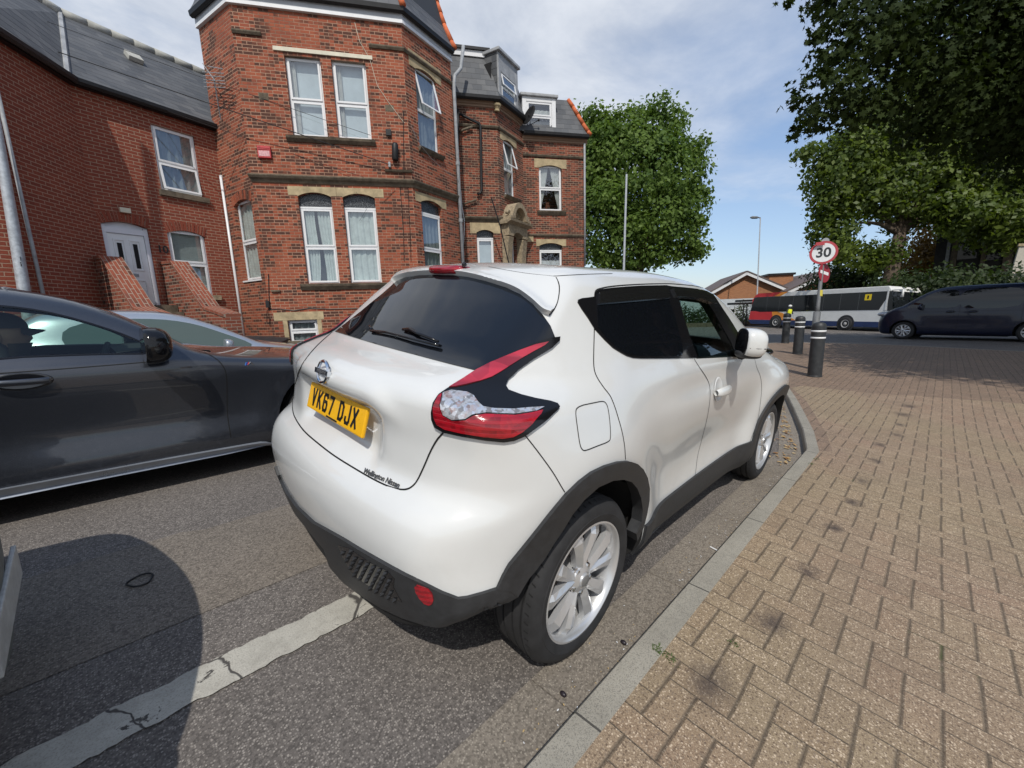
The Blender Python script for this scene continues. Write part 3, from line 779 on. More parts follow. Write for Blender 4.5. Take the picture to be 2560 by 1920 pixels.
# right cant
w6 = rect(B1R, Rb(1862, 590), Rb(2030, 690), Rb(2052, 1228), Rb(1890, 1160)); w7 = rect(B1R, Rf(1915, 425), Rf(2070, 460), Rf(2094, 830), Rf(1932, 830))
w7t = B1R.t_(Rf(1990, 335))
w6 = (w6[0], w6[1], w6[2], B1R.t_(Rb(1945, 572)))
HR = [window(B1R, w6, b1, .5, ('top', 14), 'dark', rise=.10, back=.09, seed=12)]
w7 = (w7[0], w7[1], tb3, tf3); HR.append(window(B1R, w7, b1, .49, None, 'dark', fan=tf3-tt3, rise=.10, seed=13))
wall(B1R, [(rs0, TB), (rs1, TB), (rs1, t_fb+.3), (rs0, t_fb+.3)], HR, m_brickA, b1)
lintel(B1R, w6[0]-.22, w6[1]+.22, w6[3]-.10, w6[3]+.30, (w6[0], w6[1], w6[3]-.10), .10, b1)
lintel(B1R, w7[0]-.22, w7[1]+.22, tf3-.12, lt1, (w7[0], w7[1], tf3-.1), .10, b1)
band_on(B1R, w6[0]-.06, w6[1]+.1, w6[2]-.12, [(-.05, 0), (.03, 0), (.10, .07), (.12, .11), (-.05, .12)], 'sill', m_stoned, b1)
band_on(B1R, w7[0]-.06, w7[1]+.1, tb3-.17, [(-.05, 0), (.03, 0), (.10, .10), (.12, .16), (-.05, .17)], 'sill', m_stoned, b1)
# left cant
w8 = rect(B1L, Rf(435, 362), Rf(568, 333), Rf(636, 935), Rf(500, 962))
w8 = (w8[0], w8[1], w8[2], w8[3]+.12)
HL = [window(B1L, w8, b1, .49, None, 'full', rise=.12, fr=.05, seed=15)]
wall(B1L, [(ls0, TB), (ls1, TB), (ls1, t_fb+.3), (ls0, t_fb+.3)], HL, m_brickA, b1)
brick_arch(B1L, w8[0]-.02, w8[1]+.02, w8[3]-.12, .12, b1, m=m_brickA); bar(B1L, w8[0]-.03, w8[1]+.03, w8[2]-.04, w8[2], -.1, .03, 'sill', m_upvc, b1)
# cornice, strings, fascia, gutter wrap the bay
k45 = math.tan(R(23))
band_on(B1F, sL, sR, t_c, CORN, 'cornice', m_stoned, b1, k45, k45)
band_on(B1R, rs0, rs1, t_c, CORN, 'cornice', m_stoned, b1, k45, 0)
t_s = B1F.t_(Rb(1490, 350), Rb(1745, 395)); sq = B1F.s_(Rb(1490, 350))
band_on(B1F, sq, sR, t_s-.06, STRG, 'string_course', m_stoned, b1, 0, k45); band_on(B1R, rs0, rs1, t_s-.06, STRG, 'string_course', m_stoned, b1, k45, 0)
t_s2 = B1F.t_(Rb(535, 255)); band_on(B1F, sL, B1F.s_(Rb(640, 260)), t_s2-.06, STRG, 'string_course', m_stoned, b1)
t_s3 = B1F.t_(Rb(1715, 1352)); band_on(B1F, B1F.s_(Rb(1620, 1345)), sR+.02, t_s3-.03, [(-.05, 0), (.06, 0), (.09, .05), (-.05, .05)], 'string_course', m_stoned, b1)
FAS = [(-.05, 0), (.075, 0), (.075, .075), (-.05, .075)]; FAS2 = [(-.05, .077), (.06, .077), (.06, .33), (-.05, .33)]
GUT = [(.062, .22), (.12, .20), (.175, .235), (.19, .335), (.062, .337)]
for F_, a, b, e0, e1 in ((B1F, sL, sR, k45, k45), (B1R, rs0, rs1, k45, 0), (B1L, ls0, ls1, 0, k45)):
    band_on(F_, a, b, t_fb, FAS, 'fascia', m_upvc, b1, e0, e1); band_on(F_, a, b, t_fb, FAS2, 'fascia', m_fascia, b1, e0, e1)
    band_on(F_, a, b, t_fb, GUT, 'gutter', m_black, b1, e0, e1)
# mansard: three steep slate planes meeting at orange hips
te = t_fb + .34
def mansard(faces, t0, prof, parent, hips=True, cap=True):
    """faces: list of (face, s0, s1, mitre0, mitre1); prof: (inset, rise) steps"""
    lastw = .17
    for F_, a, b, e0, e1 in faces:
        mb = MB(); P_ = []; acc = 0
        for k, (ins, rz) in enumerate(prof):
            w = lastw - ins; P_.append((F_.P(a - e0*w, t0+rz, w), F_.P(b + e1*w, t0+rz, w), (a-e0*w, b+e1*w, acc)))
            if k+1 < len(prof): acc += math.hypot(prof[k+1][0]-ins, prof[k+1][1]-rz)
        for (A, B, ua), (C_, D, ub) in zip(P_, P_[1:]):
            mb.add([A, B, D, C_], [(0, 1, 2, 3)], [[(ua[0], ua[2]), (ua[1], ua[2]), (ub[1], ub[2]), (ub[0], ub[2])]])
        # inner skin gives the slope its thickness
        mb.add([p - F_.n*.12 for q in (P_[0], P_[-1]) for p in q[:2]], [(0, 1, 3, 2)], [[(0, 0)]*4])
        mb.build('roof', m_slate, parent)
def hip(F_, s, e, t0, prof, parent, r=.075, m=m_orange):
    mb = MB(); pts = []
    for ins, rz in prof:
        w = .17-ins; pts.append(F_.P(s+e*w, t0+rz, w) + F_.n*.02)
    # overlapping half-round tiles
    for A, B in zip(pts, pts[1:]):
        n = max(1, int((B-A).length/.3))
        for k in range(n): mb.tube([A.lerp(B, k/n), A.lerp(B, (k+1.08)/n)], [r*1.12, r*.9], 10)
    mb.build('hip_tile', m, parent, smooth=True)
PROF = [(0, 0), (.12, .22), (.36, .75), (.58, 1.4), (.75, 2.2), (.86, 2.9)]
mansard([(B1F, sL, sR, k45, k45), (B1R, rs0, rs1, k45, 0), (B1L, ls0, ls1, 0, k45)], te, PROF, b1)
hip(B1F, sR, k45, te, PROF, b1); hip(B1F, sL, -k45, te, PROF, b1)
# far end hip of the right cant
hip(B1R, rs1, 0, te, PROF, b1)
mb = MB(); fbox(mb, B1F, B1F.s_(Rb(1150, 0)), B1F.s_(Rb(1360, 10)), te+.35, te+1.6, -.5, .02); mb.build('dormer', m_upvc, b1)
# end walls closing the body
def closing(face, s0, s1, parent, depth, t1, m):
    mb = MB()
    for s in (s0, s1): pass
    fbox(mb, face, s0, s1, TB, t1, -depth, -2.6); mb.build('wall', m, parent)
closing(B1F, sL+.15, sR+.9, b1, 6., t_fb+.1, m_brickB)
fbm = MB(); fbox(fbm, B1F, sL-.2, sR+.4, te+2.6, te+2.7, -6, -.7); fbm.build('roof', m_lead, b1)
# fittings on the bay
s_q, t_q = B1F.st(Rb(672, 1205)); mb = MB(); fbox(mb, B1F, s_q-.15, s_q+.15, t_q-.15, t_q+.13, 0, .09)
fbox(mb, B1F, s_q-.14, s_q+.14, t_q+.04, t_q+.055, .09, .10); fbox(mb, B1F, s_q-.14, s_q+.14, t_q+.075, t_q+.09, .09, .10)
al = mb.build('alarm_box', varied('faded_red_plastic', (.46, .045, .05), .5, 12, .3), b1, bevel=.012)
mb = MB(); fbox(mb, B1F, s_q-.125, s_q+.125, t_q-.115, t_q+.015, .088, .0935); mb.build('worn_label', varied('faded_pink_label', (.62, .35, .36), .6, 25, .4), al)
s_q, t_q = B1F.st(Rb(1700, 1208)); mb = MB(); mb.lathe([(0, -.22), (.07, -.22), (.085, -.19), (.085, .17), (.06, .215), (0, .22)], 16, Matrix.Translation(B1F.P(s_q, t_q, .09))); mb.build('junction_canister', m_black, b1, smooth=True)
s_q, t_q = B1F.st(Rb(1648, 1052)); bar(B1F, s_q-.07, s_q+.07, t_q-.08, t_q+.08, 0, .07, 'junction_box', m_black, b1, .008)
def wallcable(face, pxs, r, m, parent, name='cable', w=.015):
    mb = MB(); pts = [face.P(*face.st(p), w) for p in pxs]; mb.tube(pts, r, 5); mb.build(name, m, parent)
wallcable(B1F, [Rb(1380, 180), Rb(1420, 330), Rb(1500, 470), Rb(1560, 680), Rb(1640, 800), Rb(1760, 960), Rb(1775, 975)], .006, m_wood, b1)
wallcable(B1R, [Rb(1800, 1005), Rb(1840, 1100), Rb(1885, 1170), Rb(1960, 1260), Rb(2060, 1350), Rb(2180, 1440)], .006, m_greypipe, b1, w=.13)
wallcable(B1F, [Rb(1765, 880), Rb(1770, 1430)], .009, m_black, b1)
wallcable(B1F, [Rf(1738, 200), Rf(1765, 560), Rf(1772, 800)], .008, m_black, b1); wallcable(B1F, [Rf(1800, 190), Rf(1815, 500), Rf(1825, 800)], .007, m_black, b1)
wallcable(B1F, [Rf(700, 1180), Rf(790, 1175), Rf(900, 1190), Rf(1020, 1170), Rf(1180, 1178), Rf(1400, 1172)], .010, m_black, b1)
wallcable(B1F, [Rf(1390, 250), Rf(1480, 380), Rf(1420, 480)], .004, m_black, b1); wallcable(B1F, [Rf(1700, 240), Rf(1600, 340)], .005, m_black, b1)
wallcable(B1F, [Rf(700, 900), Rf(705, 1090), Rf(712, 1180), Rf(690, 1190), Rf(688, 1280), Rf(712, 1300), Rf(712, 1250)], .010, m_black, b1)
s_q, t_q = B1F.st(Rf(695, 1140)); bar(B1F, s_q-.04, s_q+.05, t_q-.09, t_q+.09, 0, .07, 'junction_box', m_black, b1, .006)
s_q, t_q = B1F.st(Rf(755, 1034)); bar(B1F, s_q-.10, s_q+.12, t_q-.02, t_q+.02, 0, .06, 'vent_cover', m_stoned, b1)
# grey rainwater pipe down the far edge of the bay
mb = MB(); E_ = lambda x, y, w=.10: B1R.P(*B1R.st(Rc(x, y)), w)
p1 = [E_(600, 150), E_(575, 370), E_(515, 440), E_(508, 520)]
mb.tube([p + B1R.n*.0 for p in p1] + [B1R.P(rs1-.02, p1[-1].dot(GV)-.3, .1), B1R.P(rs1-.02, .1, .10)], .055, 10)
for t in (2.5, 4.2, 5.9): mb.lathe([(.07, -.05), (.07, .05)], 12, Matrix.Translation(B1R.P(rs1-.02, t, .1)))
mb.build('drainpipe', m_greypipe, b1, smooth=True)

# ------------------------------------------------ plain brick terrace house on the left, and its forward wing
hp = B1L.P(B1L.s_((560, 500)), 0)
HF = Face(hp, 15.5)
hs1 = HF.s_((556, 500)) + .25
hs0 = HF.s_((190, 228), (232, 560))
WG = Face(HF.P(hs0, 0), 54)
ws1 = (HF.P(hs0, 0)-WG.o).dot(WG.h); ws0 = WG.s_((30, 600), (22, 500))
t_e = HF.t_((190, 221), (538, 326))
print('house width', hs1-hs0, 'wing', ws1-ws0, 'eave', t_e, 'dist', (hp-CPOS).length)
hs = empty('terraced_house', HF.P((hs0+hs1)/2, 0), label='plain red brick house with white door between two brick step walls', cat='house')
u1 = rect(HF, Ra(1195, 985), Ra(1530, 1070), Ra(1605, 1560), Ra(1270, 1500)); u2 = rect(HF, Re(1322, 570), Re(1622, 615), Re(1690, 1090), Re(1395, 1040))
dr = rect(HF, Re(808, 500), Re(1180, 545), Re(1268, 1168), Re(905, 1130))
u2 = (u2[0], u2[1], u2[2], u2[3]+.10); 
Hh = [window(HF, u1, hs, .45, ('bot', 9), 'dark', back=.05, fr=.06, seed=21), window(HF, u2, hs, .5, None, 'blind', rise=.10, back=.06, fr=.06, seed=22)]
dt = dr[3]+.09
Hh.append(arch_pts(dr[0], dr[1], dr[2], dt-.09, .09))
wall(HF, [(hs0, TB), (hs1, TB), (hs1, t_e+.1), (hs0, t_e+.1)], Hh, m_brickC, hs)
brick_arch(HF, dr[0], dr[1], dt-.09, .09, hs, m=m_brickC); brick_arch(HF, u2[0], u2[1], u2[3]-.1, .10, hs, m=m_brickC)
# brick dentil band under the eave
mb = MB(); x = hs0+.1
while x < hs1-.2: fbox(mb, HF, x, x+.105, t_e-.16, t_e-.10, 0, .022); x += .225
mb.build('brick_dentils', m_brickC, hs)
bar(HF, u1[0]-.06, u1[1]+.12, u1[2]-.13, u1[2], -.05, .07, 'sill', m_stoned, hs); bar(HF, u2[0]-.02, u2[1]+.16, u2[2]-.13, u2[2], -.05, .07, 'sill', m_stone2, hs)
# door
mb = MB(); a0, a1, b0, b1_ = dr[0]+.002, dr[1]-.002, dr[2], dt
loop = arch_pts(a0, a1, b0, b1_-.09, .085); mb.prism(loop, -.14, -.10, lambda a, t, w: HF.P(a, t, w))
for (x0, x1, y0, y1) in ((a0, a0+.08, b0, b1_-.1), (a1-.08, a1, b0, b1_-.1), (a0+.08, a1-.08, b1_-.26, b1_-.14)): fbox(mb, HF, x0, x1, y0, y1, -.10, -.05)
dof = mb.build('door', varied('white_door_plastic', (.66, .67, .72), .4, 2, .04), hs)
dw = a1-a0-.16; dx = a0+.08; dh = b1_-.26-b0
def dp(u0, u1, v0, v1, w0, w1, m, name, bev=.004):
    mb = MB(); fbox(mb, HF, dx+dw*u0, dx+dw*u1, b0+dh*v0, b0+dh*v1, w0, w1); mb.build(name, m, dof, bevel=bev)
dp(.01, .99, .01, .99, -.10, -.075, m_upvc, 'door_leaf')
for u0 in (.14, .56):
    mb = MB()
    for (x0, x1, y0, y1) in ((0, .035, 0, 1), (.265, .30, 0, 1), (.035, .265, 0, .03), (.035, .265, .965, 1)): fbox(mb, HF, dx+dw*(u0+x0), dx+dw*(u0+x1), b0+dh*(.5+.42*y0), b0+dh*(.5+.42*y1), -.0755, -.055)
    mb.build('moulding', m_upvc, dof); dp(u0+.09, u0+.21, .53, .87, -.074, -.066, m_room, 'glazing', 0)
    mb = MB()
    for (x0, x1, y0, y1) in ((0, .04, 0, 1), (.26, .30, 0, 1), (.04, .26, 0, .06), (.04, .26, .94, 1)): fbox(mb, HF, dx+dw*(u0+x0), dx+dw*(u0+x1), b0+dh*(.10+.27*y0), b0+dh*(.10+.27*y1), -.0755, -.058)
    mb.build('moulding', m_upvc, dof)
dp(.30, .66, .415, .455, -.076, -.055, m_greypipe, 'letterbox')
# house number 10 beside the door
s_q, t_q = HF.st(Re(1285, 708)); Mx = Matrix((HF.h, GV, HF.n)).transposed().to_4x4(); Mx.translation = HF.P(s_q, t_q, .008)
text('house_number', '10', .24, Mx, m_black, hs, ext=.006, bold=.004)
s_q, t_q = HF.st(Re(982, 402)); bar(HF, s_q-.10, s_q+.10, t_q-.05, t_q+.06, 0, .08, 'lamp', m_wood, hs, .01)
s_q, t_q = HF.st(Re(720, 598)); bar(HF, s_q-.10, s_q+.10, t_q-.08, t_q+.08, 0, .02, 'vent_cover', varied('pink_vent', (.40, .28, .27), .7), hs)
# wing and the lit wall beyond it
wall(WG, [(ws0, TB), (ws1, TB), (ws1, t_e+.1), (ws0, t_e+.1)], [], m_brickC, hs)
W2 = Face(WG.P(ws0, 0), 15.5); q1 = (WG.P(ws0, 0)-W2.o).dot(W2.h)
wall(W2, [(q1-5, TB), (q1, TB), (q1, t_e+.1), (q1-5, t_e+.1)], [], m_brickC, hs)
# eaves and slate roofs
kq = math.tan(R(19.25))
EV = [(-.05, .0), (.12, .0), (.12, .13), (-.05, .13)]; EG = [(.122, .02), (.18, 0), (.225, .05), (.23, .12), (.122, .125)]
band_on(HF, hs0, hs1, t_e, EV, 'fascia', m_black, hs, -kq, 0); band_on(HF, hs0, hs1, t_e, EG, 'gutter', m_black, hs, -kq, 0)
band_on(WG, ws0-.1, ws1, t_e, EV, 'fascia', m_black, hs, 0, -kq); band_on(WG, ws0-.1, ws1, t_e, EG, 'gutter', m_black, hs, 0, -kq)
RP = roofplane(HF, t_e+.12, .16, 43); RW = roofplane(WG, t_e+.12, .16, 43)
top = rp_pts(RP, [(519, 180), (41, -2)]); 
th = (top[0].dot(GV)+top[1].dot(GV))/2; print('ridge height', top[0].dot(GV), top[1].dot(GV), 'eave', t_e)
rise_ = th - (t_e+.12); L = rise_/math.sin(R(43)); ins = rise_/math.tan(R(43))
c0 = HF.P(hs0 + kq*-.16, t_e+.12, .16); c0b = HF.P(hs0 + kq*(ins-.16), th, .16-ins)
A = [c0, HF.P(hs1+.3, t_e+.12, .16), HF.P(hs1+3.6, th, .16-ins), c0b]
plane_poly('roof', A, m_slate, hs, .08, RP[0], HF.h, RP[2])
c1 = WG.P(ws0-.2, t_e+.12, .16); c1b = WG.P(ws0-.2, th, .16-ins); c0w = c0; 
cb = WG.P(ws1 - kq*(.16-ins)*1., th, .16-ins)
plane_poly('roof', [c1, c0, c0b, c1b], m_slate, hs, .08, RW[0], WG.h, RW[2])
mb = MB(); mb.tube([c0+GV*.03, c0b+GV*.03], .055, 6); mb.build('valley_flashing', m_lead, hs)
mb = MB(); 
for (A_, B_) in ((c0b, A[2]), (c1b, c0b)):
    n = max(1, int((B_-A_).length/.45))
    for k in range(n): mb.tube([A_.lerp(B_, k/n), A_.lerp(B_, (k+1.03)/n)], [.13, .118], 8)
mb.build('ridge_tile', m_ridge, hs, smooth=True)
# back slopes
bk = [A[2], c0b, c0b - HF.n*ins*2 - GV*rise_, A[2] - HF.n*ins*2 - GV*rise_]; plane_poly('roof', bk, m_slate, hs, .08, bk[0], HF.h, HF.n)
q = at(*Ra(1055, 470), RP[0], RP[1]); mb = MB(); Mq = Matrix((HF.h, RP[2], RP[1])).transposed().to_4x4(); Mq.translation = q
mb.box(-.16, .16, -.16, .16, 0, .12, Mq); mb.build('roof_vent', m_ridge, hs, bevel=.02)
# pipes
mb = MB(); p_ = [HF.P(HF.s_((547, 440)), HF.t_((547, 440)), .09), HF.P(HF.s_((600, 838)), HF.t_((600, 838)), .09)]; p_[1] = HF.P(HF.s_((547, 440)), 0, .09)
mb.tube(p_, .035, 10); mb.build('drainpipe', m_upvc, hs, smooth=True)
mb = MB(); a_ = WG.P(*WG.st((3, 270), .09), .09); b_ = WG.P(WG.st((3, 270), .09)[0], 0, .09); a_ = WG.P(WG.st((3, 270), .09)[0], t_e, .09); mb.tube([a_, b_], .03, 10); mb.build('drainpipe', m_greypipe, hs, smooth=True)
mb = MB(); s_q, t_q = HF.st(Ra(1690, 1000))
# tv aerial on the bay's left cant
mb = MB(); ta = lambda x, y, w=.25: B1L.P(*B1L.st(Ra(x, y), w), w)
pole = [ta(1745, 945, .03), ta(1690, 620)]; mb.tube([pole[0], pole[0]*.1+pole[1]*.9, pole[1]], .014, 6)
bt, bb = ta(1600, 500), ta(1700, 640)
mb.tube([bt, bb], .010, 6)
for (x0, y0, x1, y1) in ((1640, 522, 1760, 545), (1600, 568, 1768, 580), (1605, 596, 1772, 608), (1608, 628, 1778, 640), (1610, 650, 1780, 664), (1612, 685, 1784, 692)): mb.tube([ta(x0, y0), ta(x1, y1)], .010, 5)
mb.build('aerial', m_greypipe, b1)

# front steps between raking brick walls, with a landing
def pier(px, wdt):
    """raking parapet: px = (near top, far top) against the house wall"""
    pass
Dg = HF
for nm, (pa, pb), lab in (('step_wall', (Re(800, 825), Re(950, 825)), 'left raking brick step wall beside the white door'), ('step_wall', (Re(1280, 900), Re(1500, 860)), 'right raking brick step wall below the window, beside the white door')):
    pass
sw = []
for (cx_, lab) in ((dr[0]-.12, 'raking brick wall on the left of the steps up to the white door'), (dr[1]+.30, 'raking brick wall on the right of the steps up to the white door')):
    yy = dr[2]; mb = MB(); hw = .17
    prof = [(.0, -.6), (.0, yy+1.0), (.55, yy+.98), (1.7, yy-.15), (2.6, yy-.35), (2.6, -.6)]
    vs = [HF.P(cx_-hw, t, w) for w, t in prof] + [HF.P(cx_+hw, t, w) for w, t in prof]; n = len(prof)
    fs = [tuple(reversed(range(n))), tuple(range(n, 2*n))] + [(i, (i+1) % n, n+(i+1) % n, n+i) for i in range(n)]
    uv = [[(prof[i][0], prof[i][1]) for i in f] if len(f) == n and f[0] < n else None for f in fs]
    uv = [[prof[i % n] for i in fs[0]], [prof[i % n] for i in fs[1]]]
    for i in range(n):
        L = math.hypot(prof[(i+1) % n][0]-prof[i][0], prof[(i+1) % n][1]-prof[i][1]); uv.append([(0, 0), (0, L), (.34, L), (.34, 0)])
    mb.add(vs, fs, uv)
    e = empty('step_wall', HF.P(cx_, 0, 1), label=lab, cat='wall', group='raking walls beside the steps'); mb.build('brickwork', m_brickD, e)
    mb = MB(); pts = [(-.02, yy+1.0), (.57, yy+.98), (1.72, yy-.15), (2.6, yy-.35)]
    for (a, b) in zip(pts, pts[1:]):
        vs = [HF.P(cx_+x, t+dz, w) for (w, t) in (a, b) for x in (-hw-.02, hw+.02) for dz in (.003, .07)]
        mb.add(vs, [(0, 1, 3, 2), (4, 6, 7, 5), (0, 4, 5, 1), (2, 3, 7, 6), (1, 5, 7, 3), (0, 2, 6, 4)], [[(0, 0), (0, .07), (.38, .07), (.38, 0)]]*2+[[(0, 0), (1, 0), (1, .07), (0, .07)]]*2+[[(0, 0), (1.2, 0), (1.2, .38), (0, .38)]]*2)
    mb.build('coping', m_brickD, e)
mb = MB(); tt0 = dr[2]-.01
for k in range(8): fbox(mb, HF, dr[0]+.06, dr[1]+.11, -.6, tt0-.17*k, .0 if k == 0 else .55+.26*(k-1), .55+.26*k)
tag(mb.build('steps', m_stoned), 'worn stone steps and landing below the white door', 'steps')
# low front garden wall with flat coping
e = empty('garden_wall', B1F.P((sL+sR)/2, 0, 2.0), label='low brick garden wall with dark stone coping in front of the bay', cat='wall')
gw = B1F
gt = gw.t_(Rf(760, 1430))
GW = Face(B1F.P(0, 0, 1.9), -31.5)
gtt = GW.t_(Rf(900, 1432))
mb = MB(); ga, gb = GW.s_(Rf(470, 1440)), GW.s_(Rf(470, 1440))+9.
fbox(mb, GW, ga, gb, -.6, gtt-.09, -.2, 0); mb.build('brickwork', m_brickA, e)
bar(GW, ga-.03, gb, gtt-.088, gtt-.0, -.23, .03, 'coping', m_stoned, e)
# ------------------------------------------------ second bay-fronted house further along
def scaled_face(deg, eave_px, low_px, H_):
    """place a wall plane at the distance where the two pixels stand H_ metres apart"""
    F0 = Face(CPOS + ray(*eave_px)*15., deg); d = F0.t_(eave_px) - F0.t_(low_px)
    return Face(CPOS + ray(*eave_px)*15.*H_/d, deg)
Hh_ = B1F.t_(Rb(1745, 190)) - B1F.t_((1029, 451))
AL = scaled_face(-31.5, (1238, 256), (1258, 556), Hh_)
a_c = AL.s_(Rc(940, 690), Rc(965, 920), Rd(1000, 1000))
AR = Face(AL.P(a_c, 0), 14.5); ar0 = (AL.P(a_c, 0)-AR.o).dot(AR.h)
t_e2 = AL.t_(Rc(900, 690)); t_s2b = AL.t_(Rc(900, 935)); t_c2 = AL.t_(Rd(900, 1010))
AM0 = scaled_face(-31.5, (1306, 333), (1314, 583), Hh_)
ar1 = AR.s_(Rc(1208, 900), Rc(1212, 1300))
AM = Face(AR.P(ar1, 0), -31.5)
print('AM depth by scale', (AM0.o-AR.P(ar1, 0)).dot(AM.n))
am0 = (AR.P(ar1, 0)-AM.o).dot(AM.h); am1 = AM.s_(Rc(1822, 1200), Rd(1822, 1000))
print('house2', t_e2, t_s2b, t_c2, 'cant', ar1-ar0, 'main', am1-am0, 'vs', AM.t_((1306, 333)), AM.t_((1314, 583)))
b2 = empty('brick_house', AM.P((am0+am1)/2, 0), label='dark red brick house with carved stone porch and two white dormers, beyond the bay house', cat='house')
te2 = t_e2; tem = AM.t_(Rc(1215, 1010), Rc(1850, 1058)) - .02
al0 = AL.s_((1100, 400)) - .8
dd = AL.t_(Rd(845, 1090))
v1 = rect(AL, Rd(763, 1168), Rd(928, 1170), Rd(935, 1520), Rd(768, 1520)); v1 = (v1[0], v1[1], v1[2]-.3, AL.t_(Rd(845, 1085)))
HA = [window(AL, v1, b2, .25, None, 'frost', fan=AL.t_(Rd(845, 1085))-AL.t_(Rd(845, 1170)), rise=.09, seed=31)]
wall(AL, [(al0, TB), (a_c, TB), (a_c, te2+.1), (al0, te2+.1)], HA, m_brickB, b2)
lintel(AL, v1[0]-.22, v1[1]+.25, v1[3]-.12, v1[3]+.24, (v1[0], v1[1], v1[3]-.09), .09, b2)
v2 = rect(AR, Rc(1022, 1100), Rc(1125, 1160), Rd(1140, 775), Rd(1030, 740)); v2 = (v2[0], v2[1], v2[2], AR.t_(Rc(1075, 1083)))
HAr = [window(AR, v2, b2, .5, ('top', 15), 'dark', rise=.08, back=.08, seed=32)]
d0 = rect(AR, Rd(1055, 1110), Rd(1150, 1140), Rd(1150, 1420), Rd(1065, 1420)); d0 = (d0[0], d0[1], -.2, d0[3])
HAr.append(arch_pts(d0[0], d0[1], d0[2], d0[3]-.1, .1))
wall(AR, [(ar0, TB), (ar1, TB), (ar1, te2+.1), (ar0, te2+.1)], HAr, m_brickB, b2)
lintel(AR, v2[0]-.18, v2[1]+.18, v2[3]-.08, v2[3]+.30, (v2[0], v2[1], v2[3]-.08), .08, b2)
band_on(AR, v2[0]-.06, v2[1]+.3, v2[2]-.12, [(-.05, 0), (.03, 0), (.10, .07), (.12, .11), (-.05, .12)], 'sill', m_stoned, b2)
v3 = rect(AM, Rd(1370, 452), Rd(1594, 455), Rd(1602, 902), Rd(1378, 893)); v3 = (*v3[:3], v3[3]+.02)
v4t = AM.t_(Rd(1487, 1215)); v4 = rect(AM, Rd(1378, 1290), Rd(1600, 1290), Rd(1606, 1560), Rd(1383, 1560)); v4 = (v4[0], v4[1], v4[2]-.4, v4t)
HM = [window(AM, v3, b2, .5, None, 'tied', rise=.10, back=.08, seed=33), window(AM, v4, b2, .38, None, 'net', fan=v4t-AM.t_(Rd(1487, 1290)), rise=.10, back=.08, seed=34)]
wall(AM, [(am0, TB), (am1, TB), (am1, tem+.1), (am0, tem+.1)], HM, m_brickB, b2)
lintel(AM, AM.s_(Rd(1325, 420)), AM.s_(Rd(1643, 420)), v3[3]-.10, AM.t_(Rd(1325, 380), Rd(1640, 395)), (v3[0], v3[1], v3[3]-.10), .10, b2)
lintel(AM, AM.s_(Rd(1345, 1200)), AM.s_(Rd(1640, 1200)), v4t-.12, AM.t_(Rd(1345, 1175), Rd(1640, 1180)), (v4[0], v4[1], v4t-.1), .10, b2)
band_on(AM, v3[0]-.1, v3[1]+.14, v3[2]-.16, [(-.05, 0), (.03, 0), (.10, .10), (.12, .15), (-.05, .16)], 'sill', m_stoned, b2)
am_c = AM.t_(Rd(1260, 1150), Rd(1800, 1155)); am_s = AM.t_(Rc(1240, 1235), Rc(1800, 1250))
# quoins of brighter brick round the openings
for (F_, x0, x1, y0, y1) in ((AM, v3[0]-.12, v3[0], v3[2], v3[3]-.1), (AM, v3[1], v3[1]+.12, v3[2], v3[3]-.1)):
    mb = MB(); y = y0; k = 0
    while y < y1-.07:
        ww = .12 if k % 2 else .06; xa, xb = (x1-ww, x1) if x0 < v3[0] else (x0, x0+ww); fbox(mb, F_, xa, xb, y, y+.07, -.02, .006); y += .0755; k += 1
    mb.build('brick_quoins', m_brickA, b2)
band_on(AL, al0, a_c, t_c2, CORN, 'cornice', m_stoned, b2, 0, k45); band_on(AR, ar0, ar0+.1, t_c2, CORN, 'cornice', m_stoned, b2, k45, 0)
band_on(AM, am0, am1+.1, am_c, STRG, 'string_course', m_stoned, b2); band_on(AM, am0, am1+.05, am_s, STRG, 'string_course', m_stoned, b2)
band_on(AL, al0, a_c, t_s2b-.06, STRG, 'string_course', m_stoned, b2, 0, k45); band_on(AR, ar0, ar1, t_s2b-.06, STRG, 'string_course', m_stoned, b2, k45, 0)
# brick corbel courses and dark gutter at the eaves
EVB = [(-.05, -.18), (.03, -.18), (.03, -.11), (.07, -.11), (.07, -.04), (.12, -.04), (.12, .02), (-.05, .02)]
EVG = [(.122, -.04), (.19, -.05), (.24, .0), (.25, .09), (.0, .09)]
for F_, a, b, e0, e1 in ((AL, al0, a_c, 0, k45), (AR, ar0, ar1, k45, 0), (AM, am0, am1+.1, 0, 0)):
    tq_ = tem if F_ is AM else te2; band_on(F_, a, b, tq_, EVB, 'brick_corbel', m_brickB, b2, e0, e1); band_on(F_, a, b, tq_, EVG, 'gutter', m_black, b2, e0, e1)
mb = MB(); q = AL.P(a_c, te2-.3, .05); mb.lathe([(.0, 0), (.09, 0), (.09, .04), (.07, .06), (.10, .12), (.13, .16), (.13, .22), (0, .22)], 12, Matrix.Translation(q)); mb.build('corbel_block', m_stone, b2, smooth=False)
PROF2 = [(0, 0), (.10, .25), (.30, .75), (.52, 1.35), (.72, 1.9), (.9, 2.35)]
ztop = AL.t_(Rc(700, 270)); kk = 1.
hr = AL.st(Rc(700, 280), -.6)[1] - (te2+.09)
PR2 = [(a*hr/2.35, b*hr/2.35) for a, b in PROF2]; print('mansard2 height', hr)
mansard([(AL, al0, a_c, 0, k45)], te2+.09, PR2, b2)
mansard([(AR, ar0, ar1+.3, k45, 0)], te2+.09, PR2, b2)
w_ = .17-PR2[-1][0]; bar(AL, al0, a_c+w_*k45, te2+.09+hr-.02, te2+.25+hr, w_-.3, w_+.06, 'roof_edge', m_upvc, b2); bar(AL, al0, a_c+w_*k45+.06, te2+.255+hr, te2+.34+hr, w_-.3, w_+.12, 'roof_edge', m_black, b2)
